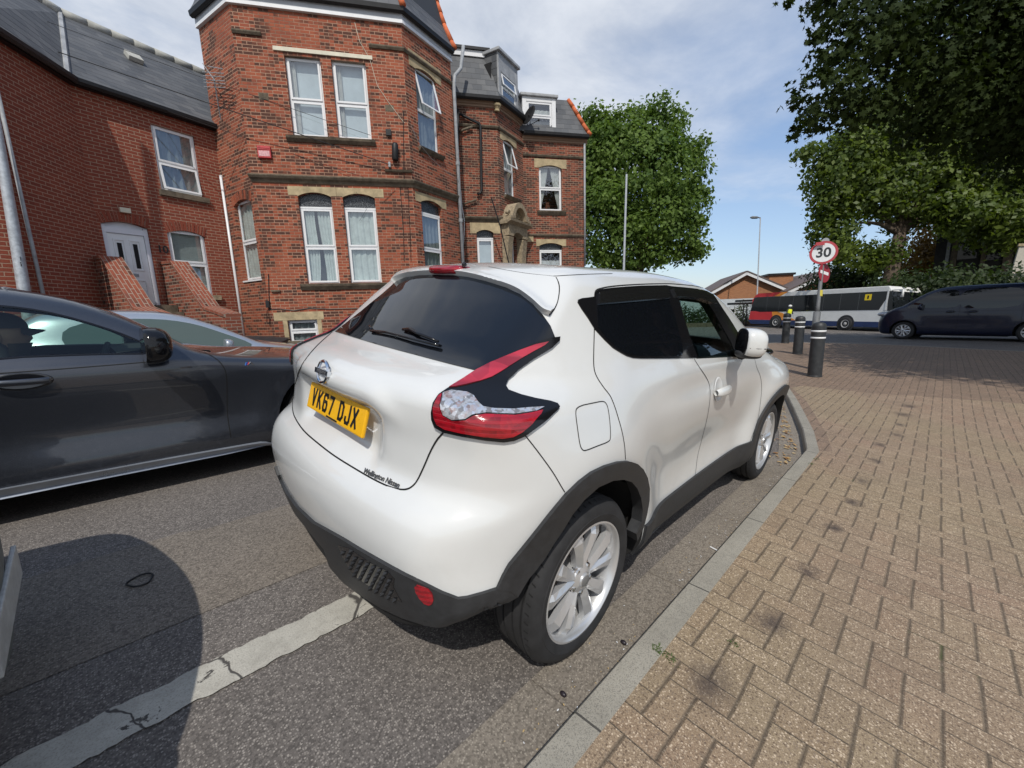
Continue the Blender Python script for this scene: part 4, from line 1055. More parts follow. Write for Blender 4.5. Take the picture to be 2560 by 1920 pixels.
hm = AM.st(Rc(1350, 640), -.3)[1] - (tem+.09)
PM = [(a*hm/2.35*1.0, b*hm/2.35) for a, b in PROF2]
mansard([(AM, am0-.6, am1-.05, 0, 1.25)], tem+.09, PM, b2)
hip(AM, am1-.05, 1.25, tem+.09, PM, b2)
e_ = empty_top = AM.P(am1, te2+.09+hm, .17-PM[-1][0]);
mb = MB(); tq = tem+.12+hm; n = 7; A_, B_ = AM.P(am0-.9, tq+.03, -.45), AM.P(am1-1.0, tq-.02, -.45)
for k in range(n): mb.tube([A_.lerp(B_, k/n), A_.lerp(B_, (k+1.05)/n)], [.10, .09], 8)
mb.build('ridge_tile', m_orange, b2, smooth=True)
# front dormer over the main wall
def dormer(F_, rc, wf, deep, m, win, seed, head):
    s0, s1, t0, t1 = rc; e = None
    mb = MB(); fbox(mb, F_, s0, s0+.16, t0, t1, -deep, wf); fbox(mb, F_, s1-.16, s1, t0, t1, -deep, wf)
    fbox(mb, F_, s0+.16, s1-.16, t1-head, t1, -deep, wf-.003); fbox(mb, F_, s0+.16, s1-.16, t0, t0+.05, -deep, wf-.003)
    d = mb.build('dormer', m, b2, bevel=.008)
    FF = Face(F_.P(0, 0, wf), 0); FF.h = F_.h; FF.n = F_.n; FF.o = F_.o + F_.n*wf
    window(FF, (s0+.16, s1-.16, t0+.05, t1-head), b2, .5, win[0], win[1], back=.03, fr=.05, seed=seed)
    mb = MB(); fbox(mb, F_, s0-.08, s1+.08, t1+.002, t1+.10, -deep, wf+.08); mb.build('dormer_roof', m_lead, b2, bevel=.02)
    return d
rc_ = rect(AM, Rc(1195, 640), Rc(1530, 665), Rc(1535, 1005), Rc(1215, 990)); rc_ = (rc_[0], rc_[1], tem+.12, rc_[3])
dormer(AM, rc_, .08, 1.0, m_upvc, (None, 'net'), 41, .16)
# canted dormer with lead sheet head and slate cheek
rc2 = rect(AR, Rc(940, 205), Rc(1133, 360), Rc(1150, 800), Rc(962, 680)); rc2 = (rc2[0], rc2[1], te2+.12, AR.t_(Rc(940, 210), Rc(1133, 362)))
dormer(AR, rc2, .10, 1.2, m_lead, (('top', 12), 'dark'), 43, .55)
mb = MB(); fbox(mb, AR, rc2[0]-.012, rc2[0]-.002, te2+.3, rc2[3], -1.4, .04); mb.build('dormer_cheek', m_slate, b2)
# satellite dish on the dormer
q = AM.P(*AM.st(Rc(1275, 820), .45), .45); dn = (AM.h*-.85 + AM.n*.35 + GV*.35).normalized(); Mq = dn.to_track_quat('Z', 'Y').to_matrix().to_4x4(); Mq.translation = q
mb = MB(); mb.lathe([(0, -.06), (.15, -.045), (.28, -.01), (.335, .015), (.34, .01), (.28, -.02), (.15, -.056), (0, -.072)], 24, Mq)
ar = AM.P(*AM.st(Rc(1370, 870), .30), .30); mb.tube([q, AM.P(*AM.st(Rc(1290, 915), .2), .2), ar], .014, 6); mb.tube([q, AM.P(*AM.st(Rc(1255, 830), .02), .02)], .02, 6); mb.lathe([(0, -.03), (.035, -.03), (.035, .04), (0, .04)], 8, Matrix.Translation(ar))
mb.build('satellite_dish', m_black, b2, smooth=True)
# stone porch with scrolled pediment
pz = d0[3]; cx = (d0[0]+d0[1])/2
mb = MB()
for s in (d0[0]-.36, d0[1]+.02):
    prof = [(0, 0), (.34, 0), (.34, .35), (.30, .40), (.34, .46), (.30, .52), (.22, .56), (.20, 1.2), (.22, 1.6), (.26, 1.95), (.30, 2.15), (0, 2.2)]
    h0 = pz-2.35 + .0
    vs = [AR.P(s, h0+t, w) for w, t in prof] + [AR.P(s+.34, h0+t, w) for w, t in prof]; n = len(prof)
    tri = tessellate_polygon([[Vector((w, t, 0)) for w, t in prof]])
    mb.add(vs, [tuple(t) for t in tri] + [tuple(n+i for i in reversed(t)) for t in tri] + [(i, (i+1) % n, n+(i+1) % n, n+i) for i in range(n)])
po = mb.build('porch', m_stone2, b2, bevel=.01)
n = 14; hs_ = (d0[0], d0[1], pz-.1)
lo = [(d0[0]-.36, pz-.16), (d0[0], pz-.16), (d0[0], pz-.1)] + [(d0[0]+(d0[1]-d0[0])*i/n, pz-.1+.1*(1-(2*i/n-1)**2)) for i in range(1, n)] + [(d0[1], pz-.1), (d0[1], pz-.16), (d0[1]+.36, pz-.16), (d0[1]+.36, pz+.22), (d0[0]-.36, pz+.22)]
mb = MB(); mb.prism(lo, -.02, .30, lambda a, t, w: AR.P(a, t, w)); mb.build('porch_head', m_stone2, po)
band_on(AR, d0[0]-.48, d0[1]+.48, pz+.225, [(-.05, 0), (.30, 0), (.36, .04), (.46, .08), (.48, .15), (-.05, .16)], 'porch_cornice', m_stone2, po)
# segmental pediment with scroll ends and carved panel
hw = (d0[1]-d0[0])/2+.44; zb = pz+.39
def arc(u, rr, hh): return (cx+hw*u, zb + hh*math.sqrt(max(0, 1-min(1, abs(u)*1.12)**2)) if abs(u) < .86 else zb + .10*(1-abs(u))/.14+.02)
outer = []; inner = []
for i in range(25):
    a = math.pi*i/24; outer.append((cx-math.cos(a)*hw*.70, zb+.05+math.sin(a)*.58)); inner.append((cx-math.cos(a)*hw*.50, zb+.05+math.sin(a)*.40))
outer = [(cx-hw, zb), (cx-hw*.98, zb+.10), (cx-hw*.8, zb+.10), (cx-hw*.72, zb+.22)] + outer[2:-2] + [(cx+hw*.72, zb+.22), (cx+hw*.8, zb+.10), (cx+hw*.98, zb+.10), (cx+hw, zb)]
mb = MB(); mb.prism(outer + list(reversed(inner)), -.02, .42, lambda a, t, w: AR.P(a, t, w)); mb.build('pediment', m_stone2, po, bevel=.012)
mb = MB(); mb.prism([(cx-hw*.51, zb), (cx+hw*.51, zb)] + [(x, y+.01) for x, y in reversed(inner)], -.02, .16, lambda a, t, w: AR.P(a, t, w))
r_ = random.Random(4)
for k in range(46):
    u, v = r_.uniform(-.42, .42), r_.uniform(.02, .34)
    c = AR.P(cx+hw*u, zb+.05+v*(1-abs(u)), .16); rr = r_.uniform(.025, .06); Mk = Matrix.Translation(c)
    mb.lathe([(0, -rr), (rr*.7, -rr*.7), (rr, 0), (rr*.7, rr*.7), (0, rr)], 7, Mk)
mb.build('carved_panel', m_stone2, po, smooth=True)
for sg in (-1, 1):
    mb = MB(); pts = []
    for i in range(18):
        a = i/17*4.2; rr = .15-.028*a; pts.append(AR.P(cx+sg*(hw*.86) + sg*math.cos(a)*rr*.9, zb+.15+math.sin(a)*rr, .30))
    mb.tube(pts, [.055-.002*i for i in range(18)], 8); mb.build('scroll', m_stone2, po, smooth=True)
mb = MB(); fbox(mb, AR, d0[0], d0[1], d0[2], pz-.02, -.22, -.2); dfr = mb.build('front_door', varied('dark_door', (.05, .05, .055), .5), b2)
mb = MB()
for (x0, x1, y0, y1) in ((.0, .1, 0, 1), (.9, 1, 0, 1), (.1, .9, .93, 1.), (.1, .9, .62, .66)): fbox(mb, AR, d0[0]+(d0[1]-d0[0])*x0, d0[0]+(d0[1]-d0[0])*x1, d0[2]+(pz-d0[2])*y0, d0[2]+(pz-.03-d0[2])*y1, -.198, -.13)
mb.build('door_frame', m_upvc, dfr)
# pipes and cables
def pipe(name, F_, pxs, r, m, w=.09, parent=b2):
    mb = MB(); mb.tube([F_.P(*F_.st(p, w), w) for p in pxs], r, 8); mb.build(name, m, parent, smooth=True)
pipe('waste_pipe', AL, [Rc(575, 800), Rc(640, 835), Rc(785, 905), Rc(793, 930), Rc(800, 1300), Rc(805, 1560), Rc(795, 1590), Rc(765, 1605)], .045, m_black)
pipe('waste_pipe', AL, [Rc(572, 760), Rc(576, 1100)], .04, m_black); pipe('waste_pipe', AL, [Rc(590, 985), Rc(640, 960), Rc(715, 935)], .04, m_stoned)
pipe('waste_pipe', AL, [Rd(620, 830), Rd(690, 810), Rd(755, 785)], .03, m_stoned)
pipe('cable', AL, [Rd(570, 600), Rd(600, 700), Rd(612, 860), Rd(634, 985), Rd(632, 1120), Rd(625, 1240), Rd(600, 1300)], .014, m_upvc, .12)
pipe('downpipe', AM, [Rc(1822, 1100), Rd(1826, 1440)], .04, m_greypipe, .05)
fb = MB(); fbox(fb, AM, am0-2, am1-.02, TB, tem+.05, -7, -.9); fb.build('wall', m_brickB, b2)
fb = MB(); fbox(fb, AM, am0-3, am1-1.3, tem, tem+hm, -6.5, -1.1); fb.build('roof', m_slate, b2)
s_q, t_q = AM.st(Rd(1284, 1180)); bar(AM, s_q-.12, s_q+.12, t_q-.10, t_q+.10, 0, .06, 'vent_cover', m_stone, b2)
# tall thin wand leaning across the porch: an old pole
mb = MB(); mb.tube([AL.P(*AL.st(Rd(900, 760), .9), .9), AL.P(*AL.st(Rd(990, 1050), .9), .9), AL.P(*AL.st(Rd(1075, 1420), .9), .9)], .022, 6)
pw = mb.build('leaning_pole', m_black); tag(pw, 'thin dark pole leaning in front of the carved stone porch', 'pole')

# overhead telephone wires to the bracket on the bay
br = B1F.P(*B1F.st(Rb(1655, 1300), .12), .12)
def wire(name, a, b, sag, r, lab):
    mb = MB(); mb.tube([a.lerp(b, i/24) - GV*sag*4*(i/24)*(1-i/24) for i in range(25)], r, 5); tag(mb.build(name, m_black), lab, 'wire')
mb = MB(); fbox(mb, B1F, B1F.st(Rb(1655, 1300))[0]-.03, B1F.st(Rb(1655, 1300))[0]+.03, B1F.st(Rb(1655, 1300))[1]-.10, B1F.st(Rb(1655, 1300))[1]+.03, 0, .13); mb.build('cable_bracket', m_greypipe, b1, bevel=.01)
def along(px_far, depth): return CPOS + ray(*px_far)*depth
wire('telephone_wire', br, along((-60, 60), 8.5), 0, .011, 'thick black telephone wire running from the bay bracket over the slate roof')
wire('telephone_wire', B1F.P(*B1F.st(Rb(1505, 1068), .1), .1), along(Ra(-300, -80), 9), .05, .006, 'thin wire crossing the upper twin windows of the bay')
wire('telephone_wire', B1F.P(*B1F.st(Rb(1450, 1400), .1), .1), along(Ra(-200, 330), 9.3), .05, .006, 'thin wire crossing just below the red alarm box')
# ================================================================== smooth solid bodies from a distance-like function
def smax(a, b, k):
    h = np.clip(.5 + .5*(a-b)/k, 0, 1); return a*h + b*(1-h) + k*h*(1-h)
def smin(a, b, k): return -smax(-a, -b, k)
def interp(x, tab):
    t = np.array(tab); 
    # monotone cubic (pchip-like) interpolation
    X, Y = t[:, 0], t[:, 1]; h = np.diff(X); d = np.diff(Y)/h; m = np.zeros_like(Y)
    for i in range(1, len(X)-1):
        if d[i-1]*d[i] > 0: m[i] = 2*d[i-1]*d[i]/(d[i-1]+d[i])
    m[0], m[-1] = d[0], d[-1]; xx = np.clip(x, X[0], X[-1]); i = np.clip(np.searchsorted(X, xx)-1, 0, len(X)-2)
    s = (xx-X[i])/h[i]; return (2*s**3-3*s**2+1)*Y[i] + (s**3-2*s**2+s)*h[i]*m[i] + (-2*s**3+3*s**2)*Y[i+1] + (s**3-s**2)*h[i]*m[i+1]
class Solid:
    def __init__(s, F, box, seg, step):
        """F(P) negative inside; box = (x0,x1,y0,y1,z0,z1); rays run from each surface sample to the nearest point of seg"""
        s.F = F; x0, x1, y0, y1, z0, z1 = box
        nx, ny, nz = [max(4, int(round((b-a)/step))) for a, b in ((x0, x1), (y0, y1), (z0, z1))]
        idx = {}; V = []
        def vid(i, j, k):
            if (i, j, k) not in idx:
                idx[(i, j, k)] = len(V); V.append((x0+(x1-x0)*i/nx, y0+(y1-y0)*j/ny, z0+(z1-z0)*k/nz))
            return idx[(i, j, k)]
        Q = []
        for i in range(nx):
            for j in range(ny):
                Q.append((vid(i, j, 0), vid(i, j+1, 0), vid(i+1, j+1, 0), vid(i+1, j, 0)))
                Q.append((vid(i, j, nz), vid(i+1, j, nz), vid(i+1, j+1, nz), vid(i, j+1, nz)))
            for k in range(nz):
                Q.append((vid(i, 0, k), vid(i+1, 0, k), vid(i+1, 0, k+1), vid(i, 0, k+1)))
                Q.append((vid(i, ny, k), vid(i, ny, k+1), vid(i+1, ny, k+1), vid(i+1, ny, k)))
        for j in range(ny):
            for k in range(nz):
                Q.append((vid(0, j, k), vid(0, j, k+1), vid(0, j+1, k+1), vid(0, j+1, k)))
                Q.append((vid(nx, j, k), vid(nx, j+1, k), vid(nx, j+1, k+1), vid(nx, j, k+1)))
        P = np.array(V); sg = np.array(seg, float); 
        T = np.stack([np.clip(P[:, 0], sg[0], sg[1]), np.clip(P[:, 1], -sg[3], sg[3]) if len(sg) > 3 else 0*P[:, 0], np.full(len(P), sg[2])], 1)
        lo = np.zeros(len(P)); hi = np.ones(len(P))        # t=0 at core, 1 at box
        D = P - T
        for _ in range(22):
            mid = (lo+hi)/2; inside = F(T + D*mid[:, None]) < 0
            lo = np.where(inside, mid, lo); hi = np.where(inside, hi, mid)
        s.V = T + D*((lo+hi)/2)[:, None]; s.Q = Q
        s.bvh = BVHTree.FromPolygons([tuple(v) for v in s.V], Q)
    def mesh(s, name):
        me = bpy.data.meshes.new(name); me.from_pydata([tuple(v) for v in s.V], [], s.Q); me.update()
        return me
    def grad(s, p, e=.004):
        P = np.array([p]*6) + np.array([(e, 0, 0), (-e, 0, 0), (0, e, 0), (0, -e, 0), (0, 0, e), (0, 0, -e)])
        f = s.F(P); return Vector((f[0]-f[1], f[2]-f[3], f[4]-f[5])).normalized()
    def hit(s, px):
        """surface point seen at photo pixel px (exact), with its normal"""
        d = ray(*px).normalized(); r = s.bvh.ray_cast(CPOS, d)
        if r[0] is None:
            # graze: nearest surface point to the sight line
            best = None
            for t in np.linspace(.6, 6, 160):
                q = s.bvh.find_nearest(CPOS + d*float(t))
                if best is None or q[3] < best[1]: best = (q[0], q[3])
            p = best[0]
        else: p = r[0]
        return s.snap(p)
    def snap(s, p):
        n = s.grad(p)
        for _ in range(3):
            P = np.array([tuple(p), tuple(p + n*.004)]); f = s.F(P); g = (f[1]-f[0])/.004
            if abs(g) > .2: p = p - n*float(np.clip(f[0]/g, -.02, .02))
        return p, s.grad(p)
    def dirhit(s, o, d):
        r = s.bvh.ray_cast(Vector(o), Vector(d)); return s.snap(r[0]) if r[0] is not None else None
def densify(pts, st, closed=True):
    out = []; n = len(pts)
    for i in range(n if closed else n-1):
        a = Vector(pts[i]); b = Vector(pts[(i+1) % n]); k = max(1, int((b-a).length/st))
        out += [a.lerp(b, j/k) for j in range(k)]
    if not closed: out.append(Vector(pts[-1]))
    return out
def catmull(pts, sub=4, closed=True):
    P = [Vector(p) for p in pts]; n = len(P); out = []
    for i in range(n if closed else n-1):
        p0, p1, p2, p3 = (P[(i-1) % n] if closed or i else P[0]), P[i], P[(i+1) % n], (P[(i+2) % n] if closed or i+2 < n else P[-1])
        for k in range(sub):
            t = k/sub; out.append(.5*((2*p1) + (p2-p0)*t + (2*p0-5*p1+4*p2-p3)*t*t + (3*p1-p0-3*p2+p3)*t**3))
    if not closed: out.append(P[-1])
    return out
def inpoly(p, lp):
    c = False; n = len(lp)
    for i in range(n):
        a, b = lp[i], lp[i-1]
        if (a[1] > p[1]) != (b[1] > p[1]) and p[0] < (b[0]-a[0])*(p[1]-a[1])/(b[1]-a[1])+a[0]: c = not c
    return c
def patch(name, solid, loop2, mapf, m, parent, off=.003, depth=.012, step=.02, inner=None, holes=(), build=True, offf=None):
    """piece of surface bounded by a 2d loop: mapf((u, v)) -> (point, normal) on the solid; stands off the surface, with a turned-in rim"""
    lp = densify(loop2, step); pts = [Vector(p[:2]) for p in lp]; edges = [(i, (i+1) % len(lp)) for i in range(len(lp))]
    loops = [list(range(len(lp)))]
    for h in holes:
        hh = densify(h, step); b = len(pts); pts += [Vector(p[:2]) for p in hh]; edges += [(b+i, b+(i+1) % len(hh)) for i in range(len(hh))]; loops.append(list(range(b, b+len(hh))))
    xs = [p.x for p in lp]; ys = [p.y for p in lp]; base = [tuple(p) for p in lp]; hb = [[tuple(p) for p in densify(h, step)] for h in holes]
    nx = int((max(xs)-min(xs))/step); ny = int((max(ys)-min(ys))/step); arr = np.array([tuple(p) for p in pts])
    for i in range(1, nx+1):
        for j in range(1, ny+1):
            q = (min(xs)+i*step + (step/2 if j % 2 else 0), min(ys)+j*step)
            if inpoly(q, base) and not any(inpoly(q, h) for h in hb) and np.min((arr[:, 0]-q[0])**2+(arr[:, 1]-q[1])**2) > (step*.55)**2: pts.append(Vector(q))
    r = delaunay_2d_cdt(pts, edges, [], 0, 1e-7); vs2, fs = r[0], r[2]
    F_ = []
    for f in fs:
        c = sum((vs2[i] for i in f), Vector((0, 0)))/len(f)
        if inpoly(c, base) and not any(inpoly(c, h) for h in hb): F_.append(tuple(f))
    S = [mapf(tuple(v)) for v in vs2]
    o_ = [offf(v) if offf else off for v in vs2]
    top = [p + n*o for (p, n), o in zip(S, o_)]
    mb = MB()
    # orient outward
    if F_:
        f = F_[len(F_)//2]; nn = (top[f[1]]-top[f[0]]).cross(top[f[2]]-top[f[0]])
        if nn.dot(S[f[0]][1]) < 0: F_ = [tuple(reversed(f)) for f in F_]
    cnt = {}
    for f in F_:
        for i in range(len(f)):
            e = (f[i], f[(i+1) % len(f)]); cnt[tuple(sorted(e))] = None if tuple(sorted(e)) in cnt else e
    rim = [e for e in cnt.values() if e]
    back = {}
    vs = list(top)
    for e in rim:
        for i in e:
            if i not in back: back[i] = len(vs); vs.append(S[i][0] + S[i][1]*(o_[i]-depth))
    mb.add(vs, F_ + [(b, a, back[a], back[b]) for a, b in rim])
    o = mb.build(name, m, parent); smooth_angle(o, 40)
    return o
def strip(name, pts, m, parent, width=.004, off=.0012, build=True):
    """thin band lying on a surface; pts = [(p, n), ...]"""
    mb = MB(); vs = []
    for i, (p, n) in enumerate(pts):
        d = (pts[min(i+1, len(pts)-1)][0] - pts[max(i-1, 0)][0]).normalized(); q = d.cross(n).normalized()
        vs += [p + n*off - q*width/2, p + n*off + q*width/2]
    mb.add(vs, [(2*i, 2*i+1, 2*i+3, 2*i+2) for i in range(len(pts)-1)])
    return mb.build(name, m, parent)
def boolean(target, cutter, op='DIFFERENCE', keep=False):
    md = target.modifiers.new('b', 'BOOLEAN'); md.object = cutter; md.operation = op; md.solver = 'EXACT'
    bpy.context.view_layer.update(); dg = bpy.context.evaluated_depsgraph_get()
    me = bpy.data.meshes.new_from_object(target.evaluated_get(dg)); old = target.data
    target.modifiers.clear(); target.data = me; me.name = old.name
    if not keep: bpy.data.objects.remove(cutter)
    return target
# ================================================================== white crossover (front and centre)
K1 = lambda x, y: (650+x/2.765, 640+y/2.765)
K2 = lambda x, y: (650+x/2.765, 1100+y/2.765)
K3 = lambda x, y: (1200+x/2.766, 1100+y/2.766)
K4 = lambda x, y: (1350+x/2.766, 640+y/2.766)
def jF(P, shrink=0.):
    x, y, z = P[:, 0], np.abs(P[:, 1]), P[:, 2]
    w = interp(z, [(.15, .74), (.3, .815), (.42, .822), (.55, .822), (.7, .836), (.8, .846), (.9, .85), (.97, .846), (1.05, .832), (1.12, .808), (1.18, .782), (1.3, .722), (1.45, .648), (1.52, .600), (1.6, .52), (1.75, .3)])
    for (cx, a1, a2) in ((0., .050, .022), (2.53, .052, .030)):
        r = np.hypot(x-cx, z-.335); g = np.exp(-np.clip((r-.46)/.15, 0, 9)**2); w = w + a1*g*np.clip((z-.12)/.2, 0, 1)
        w = w + a2*np.exp(-((x-cx)/.42)**2 - ((z-.88)/.17)**2)
    w = w - .030*np.exp(-((x-1.28)/.55)**2 - ((z-.56)/.19)**2) + .008*np.exp(-((x-1.28)/.7)**2 - ((z-.36)/.09)**2)
    w = w - .016*np.exp(-((x-1.0)/.45)**2 - ((z-.98)/.06)**2)
    w = w - .10*(np.clip(-.10-x, 0, 1)/.5)**2 - .17*(np.clip(x-2.68, 0, 1)/.66)**2
    up = np.clip((z-1.02)/.12, 0, 1); up = up*up*(3-2*up)
    w = w - up*(.135*(np.clip(.28-x, 0, 1)/.62)**2 + .05*(np.clip(x-1.5, 0, 1)/.8)**2)
    fs = y - w
    xr = interp(z, [(.08, -.50), (.13, -.58), (.2, -.61), (.30, -.645), (.40, -.672), (.50, -.693), (.60, -.702), (.68, -.692), (.735, -.662), (.765, -.622), (.82, -.600), (.90, -.598), (1.0, -.606), (1.05, -.603), (1.09, -.580), (1.12, -.52), (1.145, -.43), (1.17, -.378), (1.25, -.285), (1.35, -.175), (1.42, -.10), (1.46, -.065), (1.49, -.04), (1.515, .02), (1.56, .16), (1.6, .3)])
    c = interp(z, [(.15, .16), (.6, .125), (.75, .15), (1.0, .20), (1.15, .20), (1.3, .20), (1.5, .23), (1.6, .23)])
    xr = xr + c*y**2 + .9*np.clip(y-.56, 0, 1)**2*np.clip((1.1-z)/.3, 0, 1)
    # number plate recess under the garnish lip, lower scoop
    bx = lambda v, a, b, s: 1/(1+np.exp(-(v-a)/s)) * 1/(1+np.exp((v-b)/s))
    xr = xr + .050*bx(z, .80, .992, .012)*bx(y, -1, .325, .02) - .020*bx(z, .99, 1.085, .012)*bx(y, -1, .40-(z-1.03)*1.1, .018)
    fr = xr - x
    zt = interp(x, [(-.9, 1.475), (-.10, 1.512), (.15, 1.537), (.5, 1.553), (.9, 1.565), (1.3, 1.553), (1.58, 1.515), (1.78, 1.45), (2.0, 1.335), (2.2, 1.215), (2.38, 1.115), (2.5, 1.075), (2.65, 1.048), (2.9, .995), (3.1, .93), (3.3, .82), (3.5, .68)]) - .085*y**2 - .6*np.clip(y-.5, 0, 1)**2*np.clip((z-1.2)/.2, 0, 1)
    # front wings stand proud of the bonnet
    zt = zt + .045*np.exp(-((y-.66)/.10)**2 - ((x-2.72)/.35)**2)
    ft = (z - zt)*.9
    xf = interp(z, [(.15, 3.05), (.3, 3.27), (.5, 3.33), (.65, 3.34), (.8, 3.29), (.9, 3.2), (1.1, 2.95)]) - .20*y**2
    ff = x - xf
    f = smax(fs, ft, .075); f = smax(f, fr, .085 if shrink == 0 else .085); f = smax(f, ff, .12); zb = np.where(x < .4, .185 + .26*np.clip((y-.34)/.46, 0, 1)**1.4, .205); zb = zb + (.205-zb)*np.clip((x+.25)/.3, 0, 1)
    f = smax(f, zb - z, .035)
    return f + shrink
m_white = None
def _cw(nt, b):
    v = nt.coord(); n = nt.noise(v, 2.5, 4, .6)
    nt.put(b.inputs['Base Color'], nt.mix(n.lin(.3, .7), (.60, .605, .59), (.64, .645, .63)))
    z = nt.xyz(v)[2]; d = (nt.noise(v, 26, 5, .7).lin(.50, .72))*(1. - z.lin(.25, .75))
    nt.put(b.inputs['Base Color'], nt.mix(d*.12, nt.mix(n.lin(.3, .7), (.60, .605, .59), (.64, .645, .63)), (.30, .27, .23)))
m_white = mat('white_car_paint', (.74, .745, .73), .24, coat=.85, fn=_cw); m_white.node_tree.nodes['Principled BSDF'].inputs['Coat Roughness'].default_value = .04
m_clad = varied('black_textured_plastic', (.028, .029, .031), .52, 30, .25, .12); m_gap = mat('panel_gap', (.022, .022, .022), .9, spec=.1)
m_piano = mat('gloss_black', (.008, .008, .009), .08, spec=.5); m_rear_glass = mat('privacy_glass', (.005, .006, .008), .02, spec=.75)
m_well = mat('wheel_well_liner', (.012, .012, .012), .95)
m_chrome = mat('chrome', (.75, .76, .78), .08, 1.)
def _lamp(col, s1, s2):
    def fn(nt, b):
        v = nt.coord(); x, y, z = nt.xyz(v)
        st = ((z*s1).frac()-.5).abs().lin(.2, .3); n = nt.voro(v, s2, 1); r = nt.xyz(n)[0]
        c = nt.mix(r*.6, col, tuple(q*.25 for q in col)); c = nt.mix(st*.35, c, tuple(min(1, q*1.6) for q in col))
        nt.put(b.inputs['Base Color'], c); nt.put(b.inputs['Normal'], nt.bump(r*.5 + st*.5, .35, .004))
    return fn
m_red = mat('red_lens', (.5, .01, .02), .12, coat=1., fn=_lamp((.30, .005, .012), 55, 60)); m_redb = mat('red_blade_lens', (.4, .02, .04), .1, coat=1., fn=_lamp((.38, .022, .038), 14, 12))
def _clear(nt, b):
    v = nt.coord(); r = nt.xyz(nt.voro(v, 95, 1))[0]; q = nt.xyz(nt.voro(v, 40, 1))[1]
    nt.put(b.inputs['Base Color'], nt.mix(q.lin(.6, .95)*.25, nt.mix(r.lin(.1, .9), (.17, .17, .18), (.74, .76, .79)), (.45, .16, .10)))
    nt.put(b.inputs['Metallic'], r*.7); nt.put(b.inputs['Normal'], nt.bump(r, .6, .006))
m_clear = mat('clear_faceted_lens', (.6, .6, .62), .1, .5, coat=1., fn=_clear)
m_rubber = varied('tyre_rubber', (.022, .022, .023), .75, 14, .35, .1); m_rubber2 = varied('tyre_sidewall', (.016, .016, .017), .6, 14, .3)
m_alloy = mat('silver_alloy', (.60, .605, .61), .3, .6, coat=.3); m_alloyd = mat('alloy_inner', (.30, .31, .32), .4, .7); m_brake = varied('brake_disc', (.16, .13, .11), .5, 20, .4, metal=.6)

jk = Solid(jF, (-.95, 3.55, -1.05, 1.05, .10, 1.72), (.35, 2.75, .82, .35), .028)
car = empty('parked_car', (1.3, 0, 0), label='white crossover car with boomerang tail lights, black wheel arches and a yellow rear plate', cat='car')
body = link('body', jk.mesh('body'), [m_white, m_well], car, smooth=True)
jin = Solid(lambda P: np.maximum(jF(P, .05), np.maximum(.62-P[:, 2], np.maximum(.25-P[:, 0], P[:, 0]-2.45))), (-.2, 2.9, -1., 1., .4, 1.7), (.7, 2.0, .9, .3), .07)
cut = link('cut', jin.mesh('cut'), [m_well, m_well])
for p in cut.data.polygons: p.material_index = 1
boolean(body, cut)
# wheel wells
for cx in (0., 2.53):
    mb = MB(); mb.cur = 1; Mw = Matrix.Translation((cx, 0, .335)) @ Matrix.Rotation(R(90), 4, 'X')
    for sg in (-1, 1):
        mb.lathe([(0, sg*.55), (.432, sg*.55), (.432, sg*1.3), (0, sg*1.3)], 48, Mw)
    cut = mb.build('cut', [m_well, m_well], merge=1e-4)
    bm = bmesh.new(); bm.from_mesh(cut.data); bmesh.ops.recalc_face_normals(bm, faces=bm.faces); bm.to_mesh(cut.data); bm.free()
    boolean(body, cut)
# door glass opening and windscreen opening
gl_px = [K4(952, 280), K4(1075, 284), K4(1140, 300), K4(1200, 390), K4(1262, 500), K4(1318, 600), K4(1352, 690), K4(1200, 697), K4(1085, 702), K4(1040, 580), K4(990, 420)]
sv = [jk.hit(p)[0] for p in gl_px]
cxm = sum((p.x for p in sv))/len(sv); czm = sum((p.z for p in sv))/len(sv)
mb = MB(); mb.prism([(cxm+(p.x-cxm)*1.03, czm+(p.z-czm)*1.04) for p in sv], -1.2, 1.2, lambda a, t, w: Vector((a, w, t))); cut = mb.build('cut', m_well)
bm = bmesh.new(); bm.from_mesh(cut.data); bmesh.ops.recalc_face_normals(bm, faces=bm.faces); bm.to_mesh(cut.data); bm.free(); boolean(body, cut)
mb = MB(); mb.prism([(-.66, 1.13), (.66, 1.13), (.53, 1.46), (-.53, 1.46)], 1.72, 2.9, lambda a, t, w: Vector((w, a, t))); cut = mb.build('cut', m_well)
bm = bmesh.new(); bm.from_mesh(cut.data); bmesh.ops.recalc_face_normals(bm, faces=bm.faces); bm.to_mesh(cut.data); bm.free(); boolean(body, cut)
for p_ in body.data.polygons:
    if p_.center.z < .30 and p_.center.x < .4 or p_.center.z < .37 and p_.center.x < -.2 or p_.center.z < .235: p_.material_index = 1
smooth_angle(body, 42)
print('body polys', len(body.data.polygons))
def jp(name, pxs, m, off=.004, depth=.012, sub=0, parent=None, step=7, mirror=False, holes=(), offf=None, closedsub=True):
    lp = [Vector(p) for p in pxs]
    if sub: lp = catmull(lp, sub)
    o = patch(name, jk, lp, jk.hit, m, parent or car, off, depth, step, holes=holes, offf=offf)
    if mirror: mirrored(o, name, m, parent or car)
    return o
def mirrored(o, name, m, parent):
    me = o.data.copy(); me.transform(Matrix.Scale(-1, 4, (0, 1, 0))); me.flip_normals(); me.materials.clear(); return link(name, me, m, parent)
def js(pxs, width=.0045, off=.0012, m=None, name='panel_gap', mirror=False, sub=6):
    c = catmull([Vector(p) for p in pxs], sub, closed=False); c = densify(c, 6, closed=False)
    o = strip(name, [jk.hit(tuple(p)) for p in c], m or m_gap, car, width, off)
    if mirror: mirrored(o, name, m or m_gap, car)
